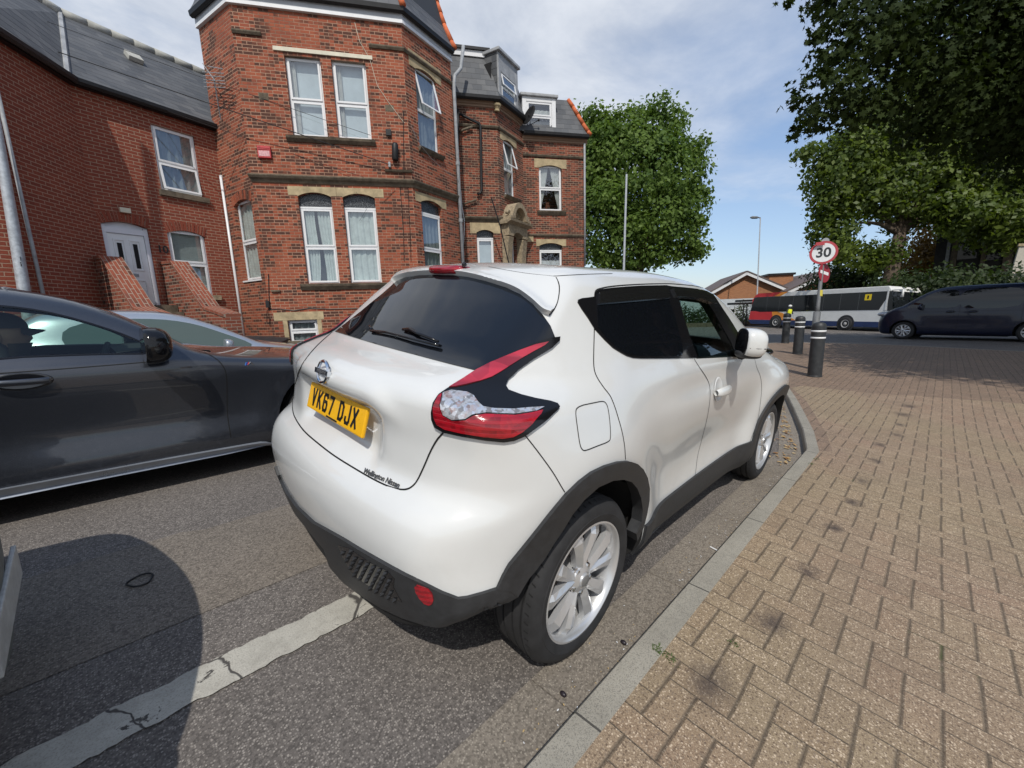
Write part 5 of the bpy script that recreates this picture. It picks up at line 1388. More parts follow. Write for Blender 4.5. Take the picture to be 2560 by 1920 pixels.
# rear window glass
gl = [K1(520, 525), K1(610, 455), K1(700, 385), K1(780, 318), K1(850, 262), K1(905, 213), K1(945, 178), K1(1000, 153), K1(1100, 138), K1(1220, 134), K1(1340, 138), K1(1440, 150), K1(1560, 178), K1(1700, 222), K1(1800, 268), K1(1885, 335), K1(1955, 412), K1(2005, 485), K1(2035, 562), K1(2000, 640), K1(1850, 690), K1(1700, 760), K1(1560, 800), K1(1500, 795), K1(1300, 745), K1(1100, 692), K1(950, 652), K1(800, 610), K1(650, 565)]
jp('rear_window', gl, m_rear_glass, .004, .010)
lip_b = [K1(928, 192), K1(945, 176), K1(1000, 151), K1(1100, 136), K1(1220, 131), K1(1340, 135), K1(1440, 147), K1(1560, 175), K1(1700, 219), K1(1800, 264), K1(1885, 330), K1(1950, 395), K1(1994, 412)]
lip_t = [K1(2028, 372), K1(2052, 320), K1(2064, 250), K1(2060, 195), K1(2042, 152), K1(2006, 142), K1(1850, 126), K1(1700, 103), K1(1590, 86), K1(1440, 74), K1(1330, 72), K1(1200, 74), K1(1080, 90), K1(1010, 110), K1(960, 140)]
lb_ = catmull([Vector(p) for p in lip_b], 5, closed=False)
def lip_off(v):
    d = min((v-q).length for q in lb_); return .003 + .026*math.exp(-(d/16.)**2)
jp('spoiler', [tuple(p) for p in lb_] + [tuple(p) for p in catmull([Vector(p) for p in lip_t], 4, closed=False)], m_white, 0, .03, step=5, offf=lip_off)
# side glazing: black gloss surround, tinted rear door glass, clear front door glass
dlo = [K4(258, 322), K4(262, 303), K4(285, 294), K4(330, 289), K4(372, 283), K4(380, 250), K4(405, 235), K4(500, 222), K4(600, 214), K4(700, 208), K4(800, 206), K4(870, 205), K4(905, 212), K4(1000, 220), K4(1080, 229), K4(1150, 244), K4(1195, 268), K4(1225, 310), K4(1265, 372), K4(1310, 440), K4(1355, 512), K4(1392, 580), K4(1400, 640), K4(1396, 688), K4(1300, 692), K4(1200, 698), K4(1060, 706), K4(880, 710), K4(700, 710), K4(640, 706), K4(595, 692), K4(555, 670), K4(500, 636), K4(440, 578), K4(380, 513), K4(330, 432), K4(285, 368)]
jp('window_surround', dlo, m_piano, .004, .012, holes=[gl_px], step=8)
rg = [K4(388, 340), K4(520, 330), K4(700, 315), K4(860, 300), K4(885, 300), K4(930, 430), K4(975, 600), K4(985, 690), K4(800, 696), K4(650, 692), K4(590, 676), K4(520, 634), K4(450, 565), K4(395, 495)]
jp('rear_door_glass', rg, m_rear_glass, .0055, .008)
jp('wind_deflector', [K4(395, 262), K4(500, 240), K4(700, 226), K4(872, 222), K4(884, 296), K4(700, 310), K4(520, 326), K4(398, 336)], mat('smoked_acrylic', (.012, .012, .012), .15, coat=1.), .014, .02)
jp('wind_deflector', [K4(905, 232), K4(1000, 238), K4(1100, 250), K4(1180, 276), K4(1215, 330), K4(1180, 330), K4(1100, 300), K4(1000, 288), K4(930, 286)], MATS['smoked_acrylic'], .014, .02)
def _cg(nt, b):
    gl_ = nt.node('ShaderNodeBsdfGlossy'); gl_.inputs['Roughness'].default_value = .01
    tr = nt.node('ShaderNodeBsdfTransparent'); tr.inputs[0].default_value = (.66, .80, .75, 1)
    fr = nt.node('ShaderNodeLayerWeight'); fr.inputs[0].default_value = .5
    mx = nt.node('ShaderNodeMixShader'); nt.put(mx.inputs[0], (nt.math('POWER', E(nt, fr.outputs['Facing']), 4.)*.8 + .05).clamp()); nt.put(mx.inputs[1], tr.outputs[0]); nt.put(mx.inputs[2], gl_.outputs[0])
    o = [n for n in nt.t.nodes if n.type == 'OUTPUT_MATERIAL'][0]; nt.t.links.new(mx.outputs[0], o.inputs[0])
m_carglass = mat('green_tinted_glass', fn=_cg)
g_ = jp('front_door_glass', gl_px, m_carglass, .001, .001, mirror=True)
mb = MB(); wl = [jk.snap(Vector((x, y, z))) for (x, y, z) in ((2.36, -.64, 1.13), (2.36, .64, 1.13), (1.78, .53, 1.46), (1.78, -.53, 1.46))]
mb.grid(lambda u, v: jk.snap(Vector(((2.36*(1-v)+1.78*v), (u*2-1)*(.66-.12*v), 1.13+.33*v)))[0], 10, 8); mb.build('windscreen', m_carglass, car, smooth=True)
# tail lamp
lo_ = [K1(2066, 562), K1(2062, 590), K1(2010, 640), K1(1890, 715), K1(1780, 795), K1(1715, 858), K1(1695, 905), K1(1715, 938), K1(1800, 970), K1(1900, 995), K1(2000, 1013), K1(2048, 1028), K1(2064, 1050), K1(2050, 1072), K1(1990, 1122), K1(1890, 1195), K1(1820, 1245), K1(1750, 1273), K1(1680, 1282), K1(1560, 1268), K1(1400, 1240), K1(1280, 1215), K1(1220, 1180), K1(1198, 1130), K1(1195, 1080), K1(1208, 1020), K1(1240, 968), K1(1295, 930), K1(1400, 862), K1(1500, 797), K1(1600, 745), K1(1700, 697), K1(1800, 652), K1(1900, 606), K1(2000, 572)]
tl = jp('tail_light', lo_, m_piano, .010, .022)
def tlp(name, pxs, m, off, sub=0, depth=.006): return jp(name, pxs, m, off, depth, sub, tl, 6)
blade = [K1(1310, 925), K1(1400, 868), K1(1500, 805), K1(1600, 752), K1(1700, 706), K1(1800, 662), K1(1900, 622), K1(1985, 600), K1(1960, 625), K1(1880, 672), K1(1800, 722), K1(1700, 790), K1(1650, 822), K1(1600, 850), K1(1520, 880), K1(1430, 905), K1(1350, 922)]
b_ = tlp('lens', blade, m_redb, .014)
low = [K1(1240, 985), K1(1262, 968), K1(1256, 1040), K1(1278, 1100), K1(1340, 1134), K1(1430, 1136), K1(1475, 1118), K1(1560, 1108), K1(1650, 1114), K1(1750, 1118), K1(1860, 1100), K1(1945, 1078), K1(1930, 1105), K1(1860, 1165), K1(1800, 1215), K1(1740, 1246), K1(1670, 1254), K1(1550, 1242), K1(1400, 1215), K1(1290, 1190), K1(1240, 1160), K1(1218, 1110), K1(1214, 1050)]
l_ = tlp('lens', low, m_red, .014)
clr = [K1(1270, 965), K1(1325, 948), K1(1430, 962), K1(1475, 985), K1(1505, 1030), K1(1540, 1062), K1(1620, 1075), K1(1740, 1078), K1(1850, 1066), K1(1955, 1058), K1(1900, 1086), K1(1750, 1110), K1(1650, 1106), K1(1560, 1100), K1(1470, 1110), K1(1430, 1128), K1(1345, 1126), K1(1285, 1095), K1(1262, 1040)]
c_ = tlp('lens', clr, m_clear, .0145)
tl2 = mirrored(tl, 'tail_light', m_piano, car)
for q, m in ((b_, m_redb), (l_, m_red), (c_, m_clear)): mirrored(q, 'lens', m, tl2)
# third brake lamp and aerial stub in the spoiler
mb = MB()
def _bl(u, v):     # rounded bar across the spoiler's trailing face
    y = (u-.5)*.285; e = 1-abs(2*u-1)**6; a = math.pi*(v-.5)
    return Vector((-.015 - .070*e*max(0, math.cos(a))**.35 + .23*y*y, y, 1.487 + .0215*math.sin(a)*(e*.6+.4)))
mb.grid(_bl, 36, 12); mb.build('brake_light', m_red, car, smooth=True)
p, n = jk.hit(K1(1431, 104)); mb = MB(); mb.lathe([(0, 0), (.012, 0), (.010, .012), (0, .016)], 10, Matrix.Translation(p+n*.026) @ n.to_track_quat('Z', 'Y').to_matrix().to_4x4()); mb.build('washer_nozzle', m_piano, car, smooth=True)
# number plate
ex = Vector((0, -1, 0)); ez = Vector((-math.cos(.2406), 0, math.sin(.2406))).normalized(); ey = ez.cross(ex).normalized(); wP, hP = .52, .111
c0_ = Vector((-.579, 0, .920)) + ez*.006
MP = Matrix((ex, ey, ez)).transposed().to_4x4(); MP.translation = c0_
mb = MB(); mb.box(-wP/2, wP/2, -hP/2, hP/2, -.014, 0, MP)
npl = mb.build('number_plate', varied('yellow_plate', (.82, .43, .010), .3, 40, .05), car, bevel=.006)
ht = hP*.70
mt = mat('plate_black', (.012, .012, .012), .4)
chars = 'VK67 DJX'; cwid = wP/9.1; x0 = -wP/2+wP*.085
xs = [0, 1, 2, 3, None, 4.62, 5.62, 6.62]; 
# letters built from strokes so that they stand tall and narrow
STR = {'V': [[(0, 1), (.5, 0), (1, 1)]], 'K': [[(0, 0), (0, 1)], [(1, 1), (0, .42)], [(.28, .58), (1, 0)]], '6': [[(1, .86), (.85, 1), (.15, 1), (0, .85), (0, .15), (.15, 0), (.85, 0), (1, .15), (1, .42), (.85, .56), (0, .56)]], '7': [[(0, 1), (1, 1), (.42, 0)]],
       'D': [[(0, 0), (0, 1), (.7, 1), (1, .8), (1, .2), (.7, 0), (0, 0)]], 'J': [[(1, 1), (1, .15), (.82, 0), (.18, 0), (0, .15), (0, .28)]], 'X': [[(0, 1), (1, 0)], [(0, 0), (1, 1)]]}
sw_ = ht*.165
for ch, xi in zip(chars, xs):
    if xi is None: continue
    mb = MB()
    for line in STR[ch]:
        cw_ = cwid*.76; q = [Vector((x0 + xi*cwid + sw_/2 + u*(cw_-sw_), -ht/2 + sw_/2 + v*(ht-sw_))) for u, v in line]
        for a, b in zip(q, q[1:]):
            d = (b-a).normalized(); n_ = Vector((-d.y, d.x))*sw_/2; a2 = a - d*sw_*.42; b2 = b + d*sw_*.42; zz = 0
            mb.add([MP @ Vector((*v_, z_)) for z_ in (-.001, .0012) for v_ in (a2-n_, b2-n_, b2+n_, a2+n_)], [(4, 5, 6, 7), (0, 1, 5, 4), (1, 2, 6, 5), (2, 3, 7, 6), (3, 0, 4, 7)])
    mb.build('plate_character', mt, npl)
mb = MB(); mb.box(-.05, .05, -hP*.46, -hP*.40, 0, .0008, MP); mb.build('plate_small_print', mt, npl)
# round badge: ring and bar
p = Vector((-.612, 0, 1.066)); n = Vector((-.985, 0, .17)).normalized(); Mb = Matrix((ex, n.cross(ex).normalized(), n)).transposed().to_4x4(); Mb.translation = p + n*.004
mb = MB(); 
mb.tube([Mb @ Vector((.046*math.cos(a), .041*math.sin(a), .004)) for a in [2*math.pi*k/40 for k in range(40)]], .0065, 8, closed=True)
mb.box(-.060, .060, -.010, .010, -.002, .012, Mb); bd = mb.build('badge', m_chrome, car, smooth=False); smooth_angle(bd, 40)
Mt = Mb.copy(); Mt.translation = Mb @ Vector((0, 0, .012)); text('badge_lettering', 'NISSAN', .019, Mt, mat('badge_grey', (.08, .08, .085), .4), bd, sx=1.25)
# dealer sticker lettering low on the tailgate
pa, na = jk.hit(K1(735, 1490)); pb, nb = jk.hit(K1(955, 1585)); ux = (pb-pa).normalized(); nn = (na+nb).normalized(); uy = nn.cross(ux).normalized(); L_ = (pb-pa).length
Mt = Matrix((ux, uy, ux.cross(uy))).transposed().to_4x4(); Mt.translation = (pa+pb)/2 + nn*.004
text('sticker', 'Wellington Nissan', L_*.15, Mt, mat('sticker_black', (.05, .05, .05), .5), car, bold=.0006, ext=.0004)
# wiper
def onj(x, y, off=.0): p, n = jk.hit(K1(x, y)); return p + n*off
mb = MB(); mb.tube([onj(762, 488, .006), onj(775, 508, .012), onj(788, 532, .012)], [.005, .006, .006], 6)
mb.tube([onj(775, 530, .012), onj(900, 548, .016), onj(1050, 590, .018), onj(1160, 618, .018), onj(1250, 640, .016)], .006, 6); mb.tube([onj(1000, 522, .012), onj(1060, 530, .018), onj(1100, 556, .020), onj(1245, 612, .016)], [.006, .009, .007, .005], 6)
mb.build('wiper', m_piano, car, smooth=True)
# black lower cladding: bumper skirt, wheel arches, sill
bump = [K2(118, 178), K2(150, 270), K2(200, 365), K2(265, 455), K2(380, 562), K2(450, 600), K2(580, 672), K2(700, 745), K2(800, 802), K2(900, 858), K2(1000, 912), K2(1150, 985), K2(1260, 1040), K2(1370, 1082), K2(1430, 1075), K2(1540, 1045), K2(1630, 1016), K2(1700, 1026), K2(1765, 1062), K2(1720, 1130), K2(1640, 1200), K2(1550, 1230), K2(1400, 1256), K2(1250, 1270), K2(1150, 1258), K2(1000, 1212), K2(860, 1150), K2(700, 1052), K2(560, 950), K2(500, 880), K2(460, 745), K2(380, 650), K2(230, 470), K2(130, 400), K2(100, 300), K2(98, 200)]
jp('rear_cladding', bump, m_clad, .012, .03, step=9)
grl = [K2(560, 712), K2(640, 735), K2(720, 790), K2(800, 840), K2(905, 890), K2(952, 940), K2(945, 1000), K2(990, 1080), K2(1000, 1100), K2(900, 1060), K2(800, 1010), K2(700, 940), K2(640, 880), K2(595, 800)]
gp_ = jp('bumper_mesh', grl, m_piano, .013, .004)
mb = MB()
for i in range(9):
    for j in range(11):
        u, v = 560+j*42+i*26, 700+i*50+j*20
        q = K2(u, v)
        if inpoly(q, grl) and inpoly(K2(u+22, v+14), grl):
            a = [jk.hit(K2(u+dx, v+dy)) for dx, dy in ((0, 0), (24, 10), (18, 34))]; c = sum((p for p, n in a), Vector())/3; nn_ = a[0][1]
            vs = [p + n*.013 for p, n in a] + [c + nn_*.026]; mb.add(vs, [(0, 1, 3), (1, 2, 3), (2, 0, 3)])
mb.build('mesh_studs', m_clad, gp_)
jp('rear_reflector', [K2(1098, 978), K2(1130, 990), K2(1170, 1005), K2(1198, 1035), K2(1210, 1075), K2(1202, 1105), K2(1180, 1116), K2(1150, 1105), K2(1118, 1070), K2(1092, 1025), K2(1085, 992)], m_red, .016, .01, step=5)
arch = [K3(108, 1022), K3(150, 930), K3(195, 850), K3(240, 796), K3(330, 685), K3(400, 597), K3(480, 495), K3(585, 368), K3(680, 278), K3(760, 218), K3(850, 175), K3(940, 148), K3(1010, 142), K3(1070, 158), K3(1110, 195), K3(1140, 255), K3(1154, 330), K3(1152, 410), K3(1138, 500), K3(1115, 592), K3(1092, 640), K3(1070, 690), K3(1062, 640), K3(1098, 560), K3(1106, 480), K3(1095, 395), K3(1068, 325), K3(1030, 280), K3(975, 262), K3(900, 268), K3(800, 312), K3(700, 400), K3(620, 500), K3(560, 600), K3(490, 705), K3(430, 805), K3(370, 885), K3(320, 945), K3(262, 1040), K3(245, 1062), K3(190, 1030)]
jp('wheel_arch', arch, m_clad, .014, .05, step=8)
# front arch on the visible side, drawn on the side view and laid on the body
def side(a, z, sg=-1): return jk.dirhit((a, sg*3, z), (0, -sg, 0)) or jk.snap(Vector((a, sg*.85, z)))
def ringloop(cx, r0, r1, a0, a1, n=26): return [Vector((cx+r1*math.cos(R(a0+(a1-a0)*i/n)), .335+r1*math.sin(R(a0+(a1-a0)*i/n)))) for i in range(n+1)] + [Vector((cx+r0*math.cos(R(a1+(a0-a1)*i/n)), .335+r0*math.sin(R(a1+(a0-a1)*i/n)))) for i in range(n+1)]
for sg, cx in ((-1, 2.53), (1, 2.53), (1, 0.)):
    patch('wheel_arch', jk, ringloop(cx, .392, .475, -8 if cx else -14, 190), lambda q, sg=sg: side(q[0], q[1], sg), m_clad, car, .014, .05, .03)
for sg in (-1, 1):
    lp = [Vector(q) for q in ((.43, .24), (.44, .40), (.8, .405), (1.3, .41), (1.8, .42), (2.06, .44), (2.09, .24), (1.6, .235), (1., .235))]
    patch('sill', jk, lp, lambda q, sg=sg: side(q[0], q[1], sg), m_clad, car, .014, .05, .04)
# shut lines
js([K1(498, 527), K1(400, 615), K1(320, 710), K1(275, 790), K1(240, 900), K1(227, 990), K1(228, 1070), K1(250, 1130), K1(310, 1215), K1(420, 1310), K1(520, 1385), K1(640, 1460), K1(760, 1530), K1(860, 1580), K1(940, 1608), K1(1000, 1614), K1(1045, 1598), K1(1085, 1555), K1(1130, 1465), K1(1180, 1350), K1(1225, 1270), K1(1268, 1222)], .006)
js([K1(2046, 148), K1(2066, 195), K1(2068, 250), K1(2055, 320), K1(2030, 375), K1(1999, 413)], .004, mirror=False)
js([K1(1580, 74), K1(1700, 98), K1(1850, 122), K1(2010, 139), K4(100, 140), K4(300, 128), K4(500, 122)], .003)
js([K1(1826, 1232), K1(1920, 1352), K1(2020, 1490), K1(2080, 1590), K3(585, 360)], .0035)
js([K4(373, 290), K4(374, 400), K4(374, 520), K4(371, 640), K4(370, 740), K4(378, 800), K4(400, 850), K4(440, 910), K4(484, 968), K4(515, 1040), K4(540, 1120), K4(565, 1210), K4(583, 1310), K4(590, 1408)], .0045)
js([K4(376, 275), K4(385, 242), K4(420, 225), K4(520, 208), K4(700, 196), K4(868, 192), K4(950, 196), K4(1060, 206), K4(1130, 222), K4(1180, 245), K4(1215, 290), K4(1260, 360), K4(1320, 450), K4(1390, 565)], .006, m=m_gap)
js([K4(1066, 714), K4(1105, 775), K4(1150, 842), K4(1172, 900), K4(1174, 990), K4(1155, 1120), K4(1120, 1260), K4(1090, 1380), K4(1078, 1470), K4(1070, 1530)], .004)
js([K4(1482, 705), K4(1498, 770), K4(1522, 830), K4(1532, 900), K4(1525, 1000), K4(1502, 1140), K4(1460, 1260), K4(1435, 1340)], .0035)
js([K4(300, 1031), K4(370, 1016), K4(430, 1006), K4(455, 1020), K4(470, 1060), K4(482, 1150), K4(486, 1250), K4(470, 1283), K4(400, 1312), K4(318, 1343), K4(292, 1338), K4(275, 1300), K4(258, 1190), K4(246, 1080), K4(262, 1048), K4(300, 1031)], .0035)
# roof ditch moulding, door handle, mirror
p, n = jk.hit(K4(1240, 930)); hx = (jk.hit(K4(1290, 905))[0]-jk.hit(K4(1200, 940))[0]).normalized()
Mh = Matrix((hx, n.cross(hx).normalized(), n)).transposed().to_4x4(); Mh.translation = p
mb = MB(); mb.grid(lambda u, v: Mh @ Vector(((u-.5)*.20, (.016+.012*math.sin(math.pi*u)**.5)*math.cos(v*2*math.pi), .018+.020*math.sin(math.pi*u)**.4 + .012*math.sin(v*2*math.pi))), 12, 12); mb.build('door_handle', m_white, car, smooth=True)
mb = MB(); mb.lathe([(0, .0015), (.050, .0015), (.056, .0045), (.062, .0)], 24, Mh @ Matrix.Translation((-.02, .01, .001)) @ Matrix.Scale(1.15, 4, (0, 1, 0))); mb.build('handle_recess', varied('shaded_recess', (.62, .62, .61), .35, 8, .05), car, smooth=True)
mb = MB(); mb.lathe([(0, .045), (.010, .045), (.012, .040)], 12, Mh @ Matrix.Translation((-.055, 0, 0))); mb.build('lock', m_chrome, car)
# mirror: shell, black base, band
mc = at(*K4(1474, 603), (0, -.955, 0), (0, 1, 0)); print('mirror', mc)
def ell(c, rx, ry, rz, pw=.8, cutx=None):
    def f(u, v):
        a = 2*math.pi*u; b = math.pi*(v-.5); cx_, sx_ = math.cos(a), math.sin(a); cb = max(0, math.cos(b))**pw; sb = math.copysign(abs(math.sin(b))**pw, math.sin(b))
        q = Vector((c[0] + rx*math.copysign(abs(cx_)**pw, cx_)*cb, c[1] + ry*math.copysign(abs(sx_)**pw, sx_)*cb, c[2] + rz*sb))
        if cutx is not None: q.x = max(q.x, cutx)
        return q
    return f
mir = empty('mirror', mc); mir.parent = car; mir.matrix_parent_inverse = mat_of(car).inverted()
bpy.data.objects.remove(mir)
# (folded in: the shell faces outward, its glass lies against the door window)
Ma = Matrix((Vector((.69, -.72, 0)).normalized(), Vector((0, 0, 1)), Vector((-.72, -.69, 0)).normalized())).transposed().to_4x4(); Ma.translation = mc
def elM(c, r, pw=.75, lo=None):
    g = ell(c, r[0], r[1], r[2], pw)
    def f(u, v):
        q = g(u, v)
        if lo is not None: q.x = max(q.x, lo)
        return Ma @ q
    return f
mb = MB(); mb.grid(elM((-.01, 0, 0), (.072, .080, .075), .72, -.062), 30, 18); ms = mb.build('mirror', m_white, car, smooth=True)
mb = MB(); mb.grid(elM((-.060, .002, -.004), (.009, .078, .064), .8), 24, 14); mb.build('mirror_rim', m_piano, ms, smooth=True)
mb = MB(); mb.grid(elM((-.008, -.022, 0), (.0735, .006, .0765), .75, -.06), 30, 6); mb.build('indicator', m_piano, ms, smooth=True)
mb = MB(); mb.grid(elM((-.012, -.062, -.01), (.066, .026, .062), .8), 24, 10); mb.build('mirror_base', m_clad, ms, smooth=True)
mb = MB(); mb.tube([jk.hit(K4(1385, 665))[0], Ma @ Vector((-.03, -.07, -.04))], [.035, .03], 10); mb.build('mirror_arm', m_clad, ms, smooth=True)
me = ms.data
def left_copy(o, parent):
    c = mirrored(o, o.name.split('.')[0], o.data.materials[0], parent)
    for k in list(o.children):
        kk_ = left_copy(k, c); kk_.location.z += k.location.z
    return c
left_copy(ms, car)
# headlamp high on the wing
pt = jk.snap(Vector((2.72, -.70, 1.06)))
mb = MB(); mb.grid(ell((pt[0].x+.02, pt[0].y, pt[0].z-.015), .20, .06, .035, 1), 20, 10); hl = mb.build('headlight', m_piano, car, smooth=True); mirrored(hl, 'headlight', m_piano, car)
# interior
m_seat = varied('dark_seat_fabric', (.03, .03, .032), .85, 30, .3)
for sy in (-.36, .36):
    mb = MB(); Ms = Matrix.Translation((1.12, sy, .60)) @ Matrix.Rotation(R(-14), 4, 'Y')
    mb.grid(lambda u, v: Ms @ Vector((.07*math.cos(2*math.pi*u), .23*math.copysign(abs(math.sin(2*math.pi*u))**.6, math.sin(2*math.pi*u))*(1-.25*v**3), .66*v)), 20, 8)
    s_ = mb.build('front_seat', m_seat, car, smooth=True)
    mb = MB(); mb.grid(ell((.96, sy, 1.33), .06, .13, .09, .8), 16, 10); mb.build('headrest', m_seat, s_, smooth=True)
mb = MB(); Mst = Matrix.Translation((1.66, -.36, 1.0)) @ Matrix.Rotation(R(-66), 4, 'Y')
mb.tube([Mst @ Vector((.18*math.cos(a), .18*math.sin(a), 0)) for a in [2*math.pi*k/30 for k in range(30)]], .014, 8, closed=True)
for a in (0, 2.1, 4.2): mb.tube([Mst @ Vector((0, 0, -.02)), Mst @ Vector((.17*math.cos(a), .17*math.sin(a), 0))], .016, 6)
mb.build('steering_wheel', m_seat, car, smooth=True)
mb = MB(); mb.grid(lambda u, v: Vector((2.30-.55*v, -.70+1.4*u, .98+.07*math.sin(v*2.6)+.04*math.exp(-((u-.25)/.14)**2))), 16, 10); mb.build('dashboard', m_seat, car, smooth=True)
mb = MB(); mb.box(1.35, 2.3, -.72, .72, .6, .96); mb.build('dash_lower', m_seat, car)

# wheels
def make_wheel(parent, cx, cy, out=-1, rr=.33, width=.215, rimr=.236):
    """axis along y; out = direction of the visible face"""
    Mo = Matrix.Translation((cx, cy, rr)) @ Matrix.Rotation(R(90*(-1 if out > 0 else 1)), 4, 'X')   # local z -> out
    w = empty('wheel', (cx, cy, rr)); w.parent = parent; w.matrix_parent_inverse = mat_of(parent).inverted()
    hw = width/2
    prof = [(rimr-.012, -hw+.02), (rimr+.01, -hw+.004), (rimr+.05, -hw), (rr-.02, -hw+.012), (rr-.006, -hw+.03)]
    for g in (-.062, -.022, .022, .062):
        prof += [(rr-.001, g-.009), (rr-.001, g-.0055), (rr-.010, g-.005), (rr-.010, g+.005), (rr-.001, g+.0055)]
    prof += [(rr-.006, hw-.03), (rr-.02, hw-.012), (rr-.035, hw-.003), (rr-.055, hw+.0005), (rr-.057, hw+.0025), (rimr+.035, hw+.002), (rimr+.012, hw-.003), (rimr+.006, hw-.006), (rimr-.012, hw-.02)]
    prof = [(a, b) for a, b in prof]
    mb = MB(); mb.lathe(prof, 72, Mo); ty = mb.build('tyre', m_rubber, w, smooth=False); smooth_angle(ty, 28)
    # lateral sipes
    mb = MB()
    for k in range(60):
        a = 2*math.pi*k/60
        for (z0, z1) in ((-hw+.016, -.075), (.075, hw-.016)):
            r1 = rr-.0035 if abs(z0) > .08 else rr-.001
            M2 = Mo @ Matrix.Rotation(a, 4, 'Z'); mb.add([M2 @ Vector((rr-.004+(.0012 if abs(z) < .08 else -.002), -.0022+(.004 if abs(z) > .08 else 0), z)) for z in (z0, z1)] + [M2 @ Vector((rr-.004+(.0012 if abs(z) < .08 else -.002), .0022+(.004 if abs(z) > .08 else 0), z)) for z in (z1, z0)], [(0, 1, 2, 3)])
    mb.build('tread_sipes', m_well, ty)
    mb = MB(); f = hw-.006
    mb.lathe([(rimr+.004, f-.004), (rimr+.004, f), (rimr-.003, f+.001), (rimr-.010, f-.006), (rimr-.017, f-.020), (rimr-.020, f-.06), (rimr-.022, -hw+.03)], 72, Mo)
    rm = mb.build('rim', m_alloy, w); smooth_angle(rm, 35)
    mb = MB(); mb.lathe([(0, f-.13), (.16, f-.13), (.165, f-.135)], 40, Mo); mb.build('brake_disc', m_brake, rm)
    mb = MB(); mb.lathe([(.0, f-.15), (rimr-.02, f-.15)], 40, Mo); mb.build('backplate', m_well, rm)
    # five pairs of spokes that fork towards the rim
    mb = MB()
    for k in range(5):
        for sg in (-1, 1):
            M2 = Mo @ Matrix.Rotation(2*math.pi*k/5 + R(90), 4, 'Z')
            secs = []
            for t in (0., .12, .3, .55, .8, 1.):
                r_ = .045 + (rimr-.012-.045)*t
                ang = sg*R(12 + 5.5*t**.8*1.0); wd = .044 - .006*math.sin(math.pi*min(1, t*1.1)) + .022*t
                zc = f - .030 + .018*math.sin(t*math.pi*.5) - .016*max(0, t-.85)/.15; th = .028
                c = Vector((r_*math.cos(ang), r_*math.sin(ang), 0)); tn = Vector((-math.sin(ang), math.cos(ang), 0))
                ridge = .010
                secs.append([c - tn*wd/2 + Vector((0, 0, zc-th)), c - tn*wd/2 + Vector((0, 0, zc-.004)), c - tn*wd*.16*sg*1 + Vector((0, 0, zc+ridge*(1-.4*t))), c + tn*wd/2 + Vector((0, 0, zc-.004)), c + tn*wd/2 + Vector((0, 0, zc-th))])
            vs = [M2 @ p for s_ in secs for p in s_]; fs = []
            for i in range(len(secs)-1):
                for j in range(4): fs.append((i*5+j, i*5+j+1, (i+1)*5+j+1, (i+1)*5+j))
            mb.add(vs, fs)
    sp = mb.build('spokes', m_alloy, rm, smooth=False)
    mb = MB(); mb.lathe([(0, f-.004), (.022, f-.005), (.027, f-.008), (.029, f-.014), (.034, f-.012), (.058, f-.022), (.070, f-.040), (.072, f-.09)], 40, Mo); hb = mb.build('hub', m_alloy, rm); smooth_angle(hb, 30)
    for k in range(5):
        a = 2*math.pi*k/5 + R(90+36); M2 = Mo @ Matrix.Translation((.057*math.cos(a), .057*math.sin(a), f-.035))
        mb = MB(); mb.lathe([(.015, -.01), (.015, .006), (.010, .008), (.009, .018), (0, .019)], 6, M2); mb.build('wheel_nut', m_chrome, rm)
    mb = MB(); mb.lathe([(.024, f-.0035), (.018, f-.001), (0, f)], 30, Mo); mb.build('centre_cap', m_alloyd, rm, smooth=True)
    return w
make_wheel(car, 0., -.765, -1); make_wheel(car, 2.53, -.765, -1); make_wheel(car, 0., .765, 1); make_wheel(car, 2.53, .765, 1)
# dark underside
mb = MB(); mb.box(.62, 1.9, -.70, .70, .19, .30); mb.build('underbody', m_well, car)
# ================================================================== other vehicles, built in their own coordinates (x forward, y left, origin on the ground under the rear axle)
def carF(sp):
    def F(P, shrink=0.):
        x, y, z = P[:, 0], np.abs(P[:, 1]), P[:, 2]
        w = interp(z, sp['w']); W0 = sp['hw']
        for cx in (0., sp['wb']):
            r = np.hypot(x-cx, z-sp['wr']); w = w + sp.get('fl', .03)*np.exp(-np.clip((r-sp['wr']-.10)/.14, 0, 9)**2)*np.clip((z-.1)/.2, 0, 1)
        w = w - sp.get('scoop', .02)*np.exp(-((x-sp['wb']/2)/(sp['wb']*.32))**2 - ((z-.45*sp['beltz']/.9)/.16)**2)
        w = w - sp.get('tr', .10)*(np.clip(sp['rt']-x, 0, 3)/sp.get('rl', .8))**2 - sp.get('tf', .16)*(np.clip(x-sp['ft'], 0, 3)/sp.get('flen', .8))**2
        up = np.clip((z-sp['beltz'])/.12, 0, 1); up = up*up*(3-2*up)
        w = w - up*(sp.get('gr', .12)*(np.clip(sp['g0']-x, 0, 3)/.9)**2 + sp.get('gf', .06)*(np.clip(x-sp['g1'], 0, 3)/.9)**2)
        xr = interp(z, sp['xr']) + sp.get('cr', .14)*y**2; xf = interp(z, sp['xf']) - sp.get('cf', .22)*y**2
        zt = interp(x, sp['zt']) - sp.get('crown', .07)*y**2
        k = sp.get('k', .07)
        f = smax(y-w, (z-zt)*.92, k); f = smax(f, xr-x, sp.get('kr', .09)); f = smax(f, x-xf, sp.get('kf', .12)); f = smax(f, sp.get('zb', .19)-z, .05)
        return f + shrink
    return F
def car_glass():
    return m_carglass
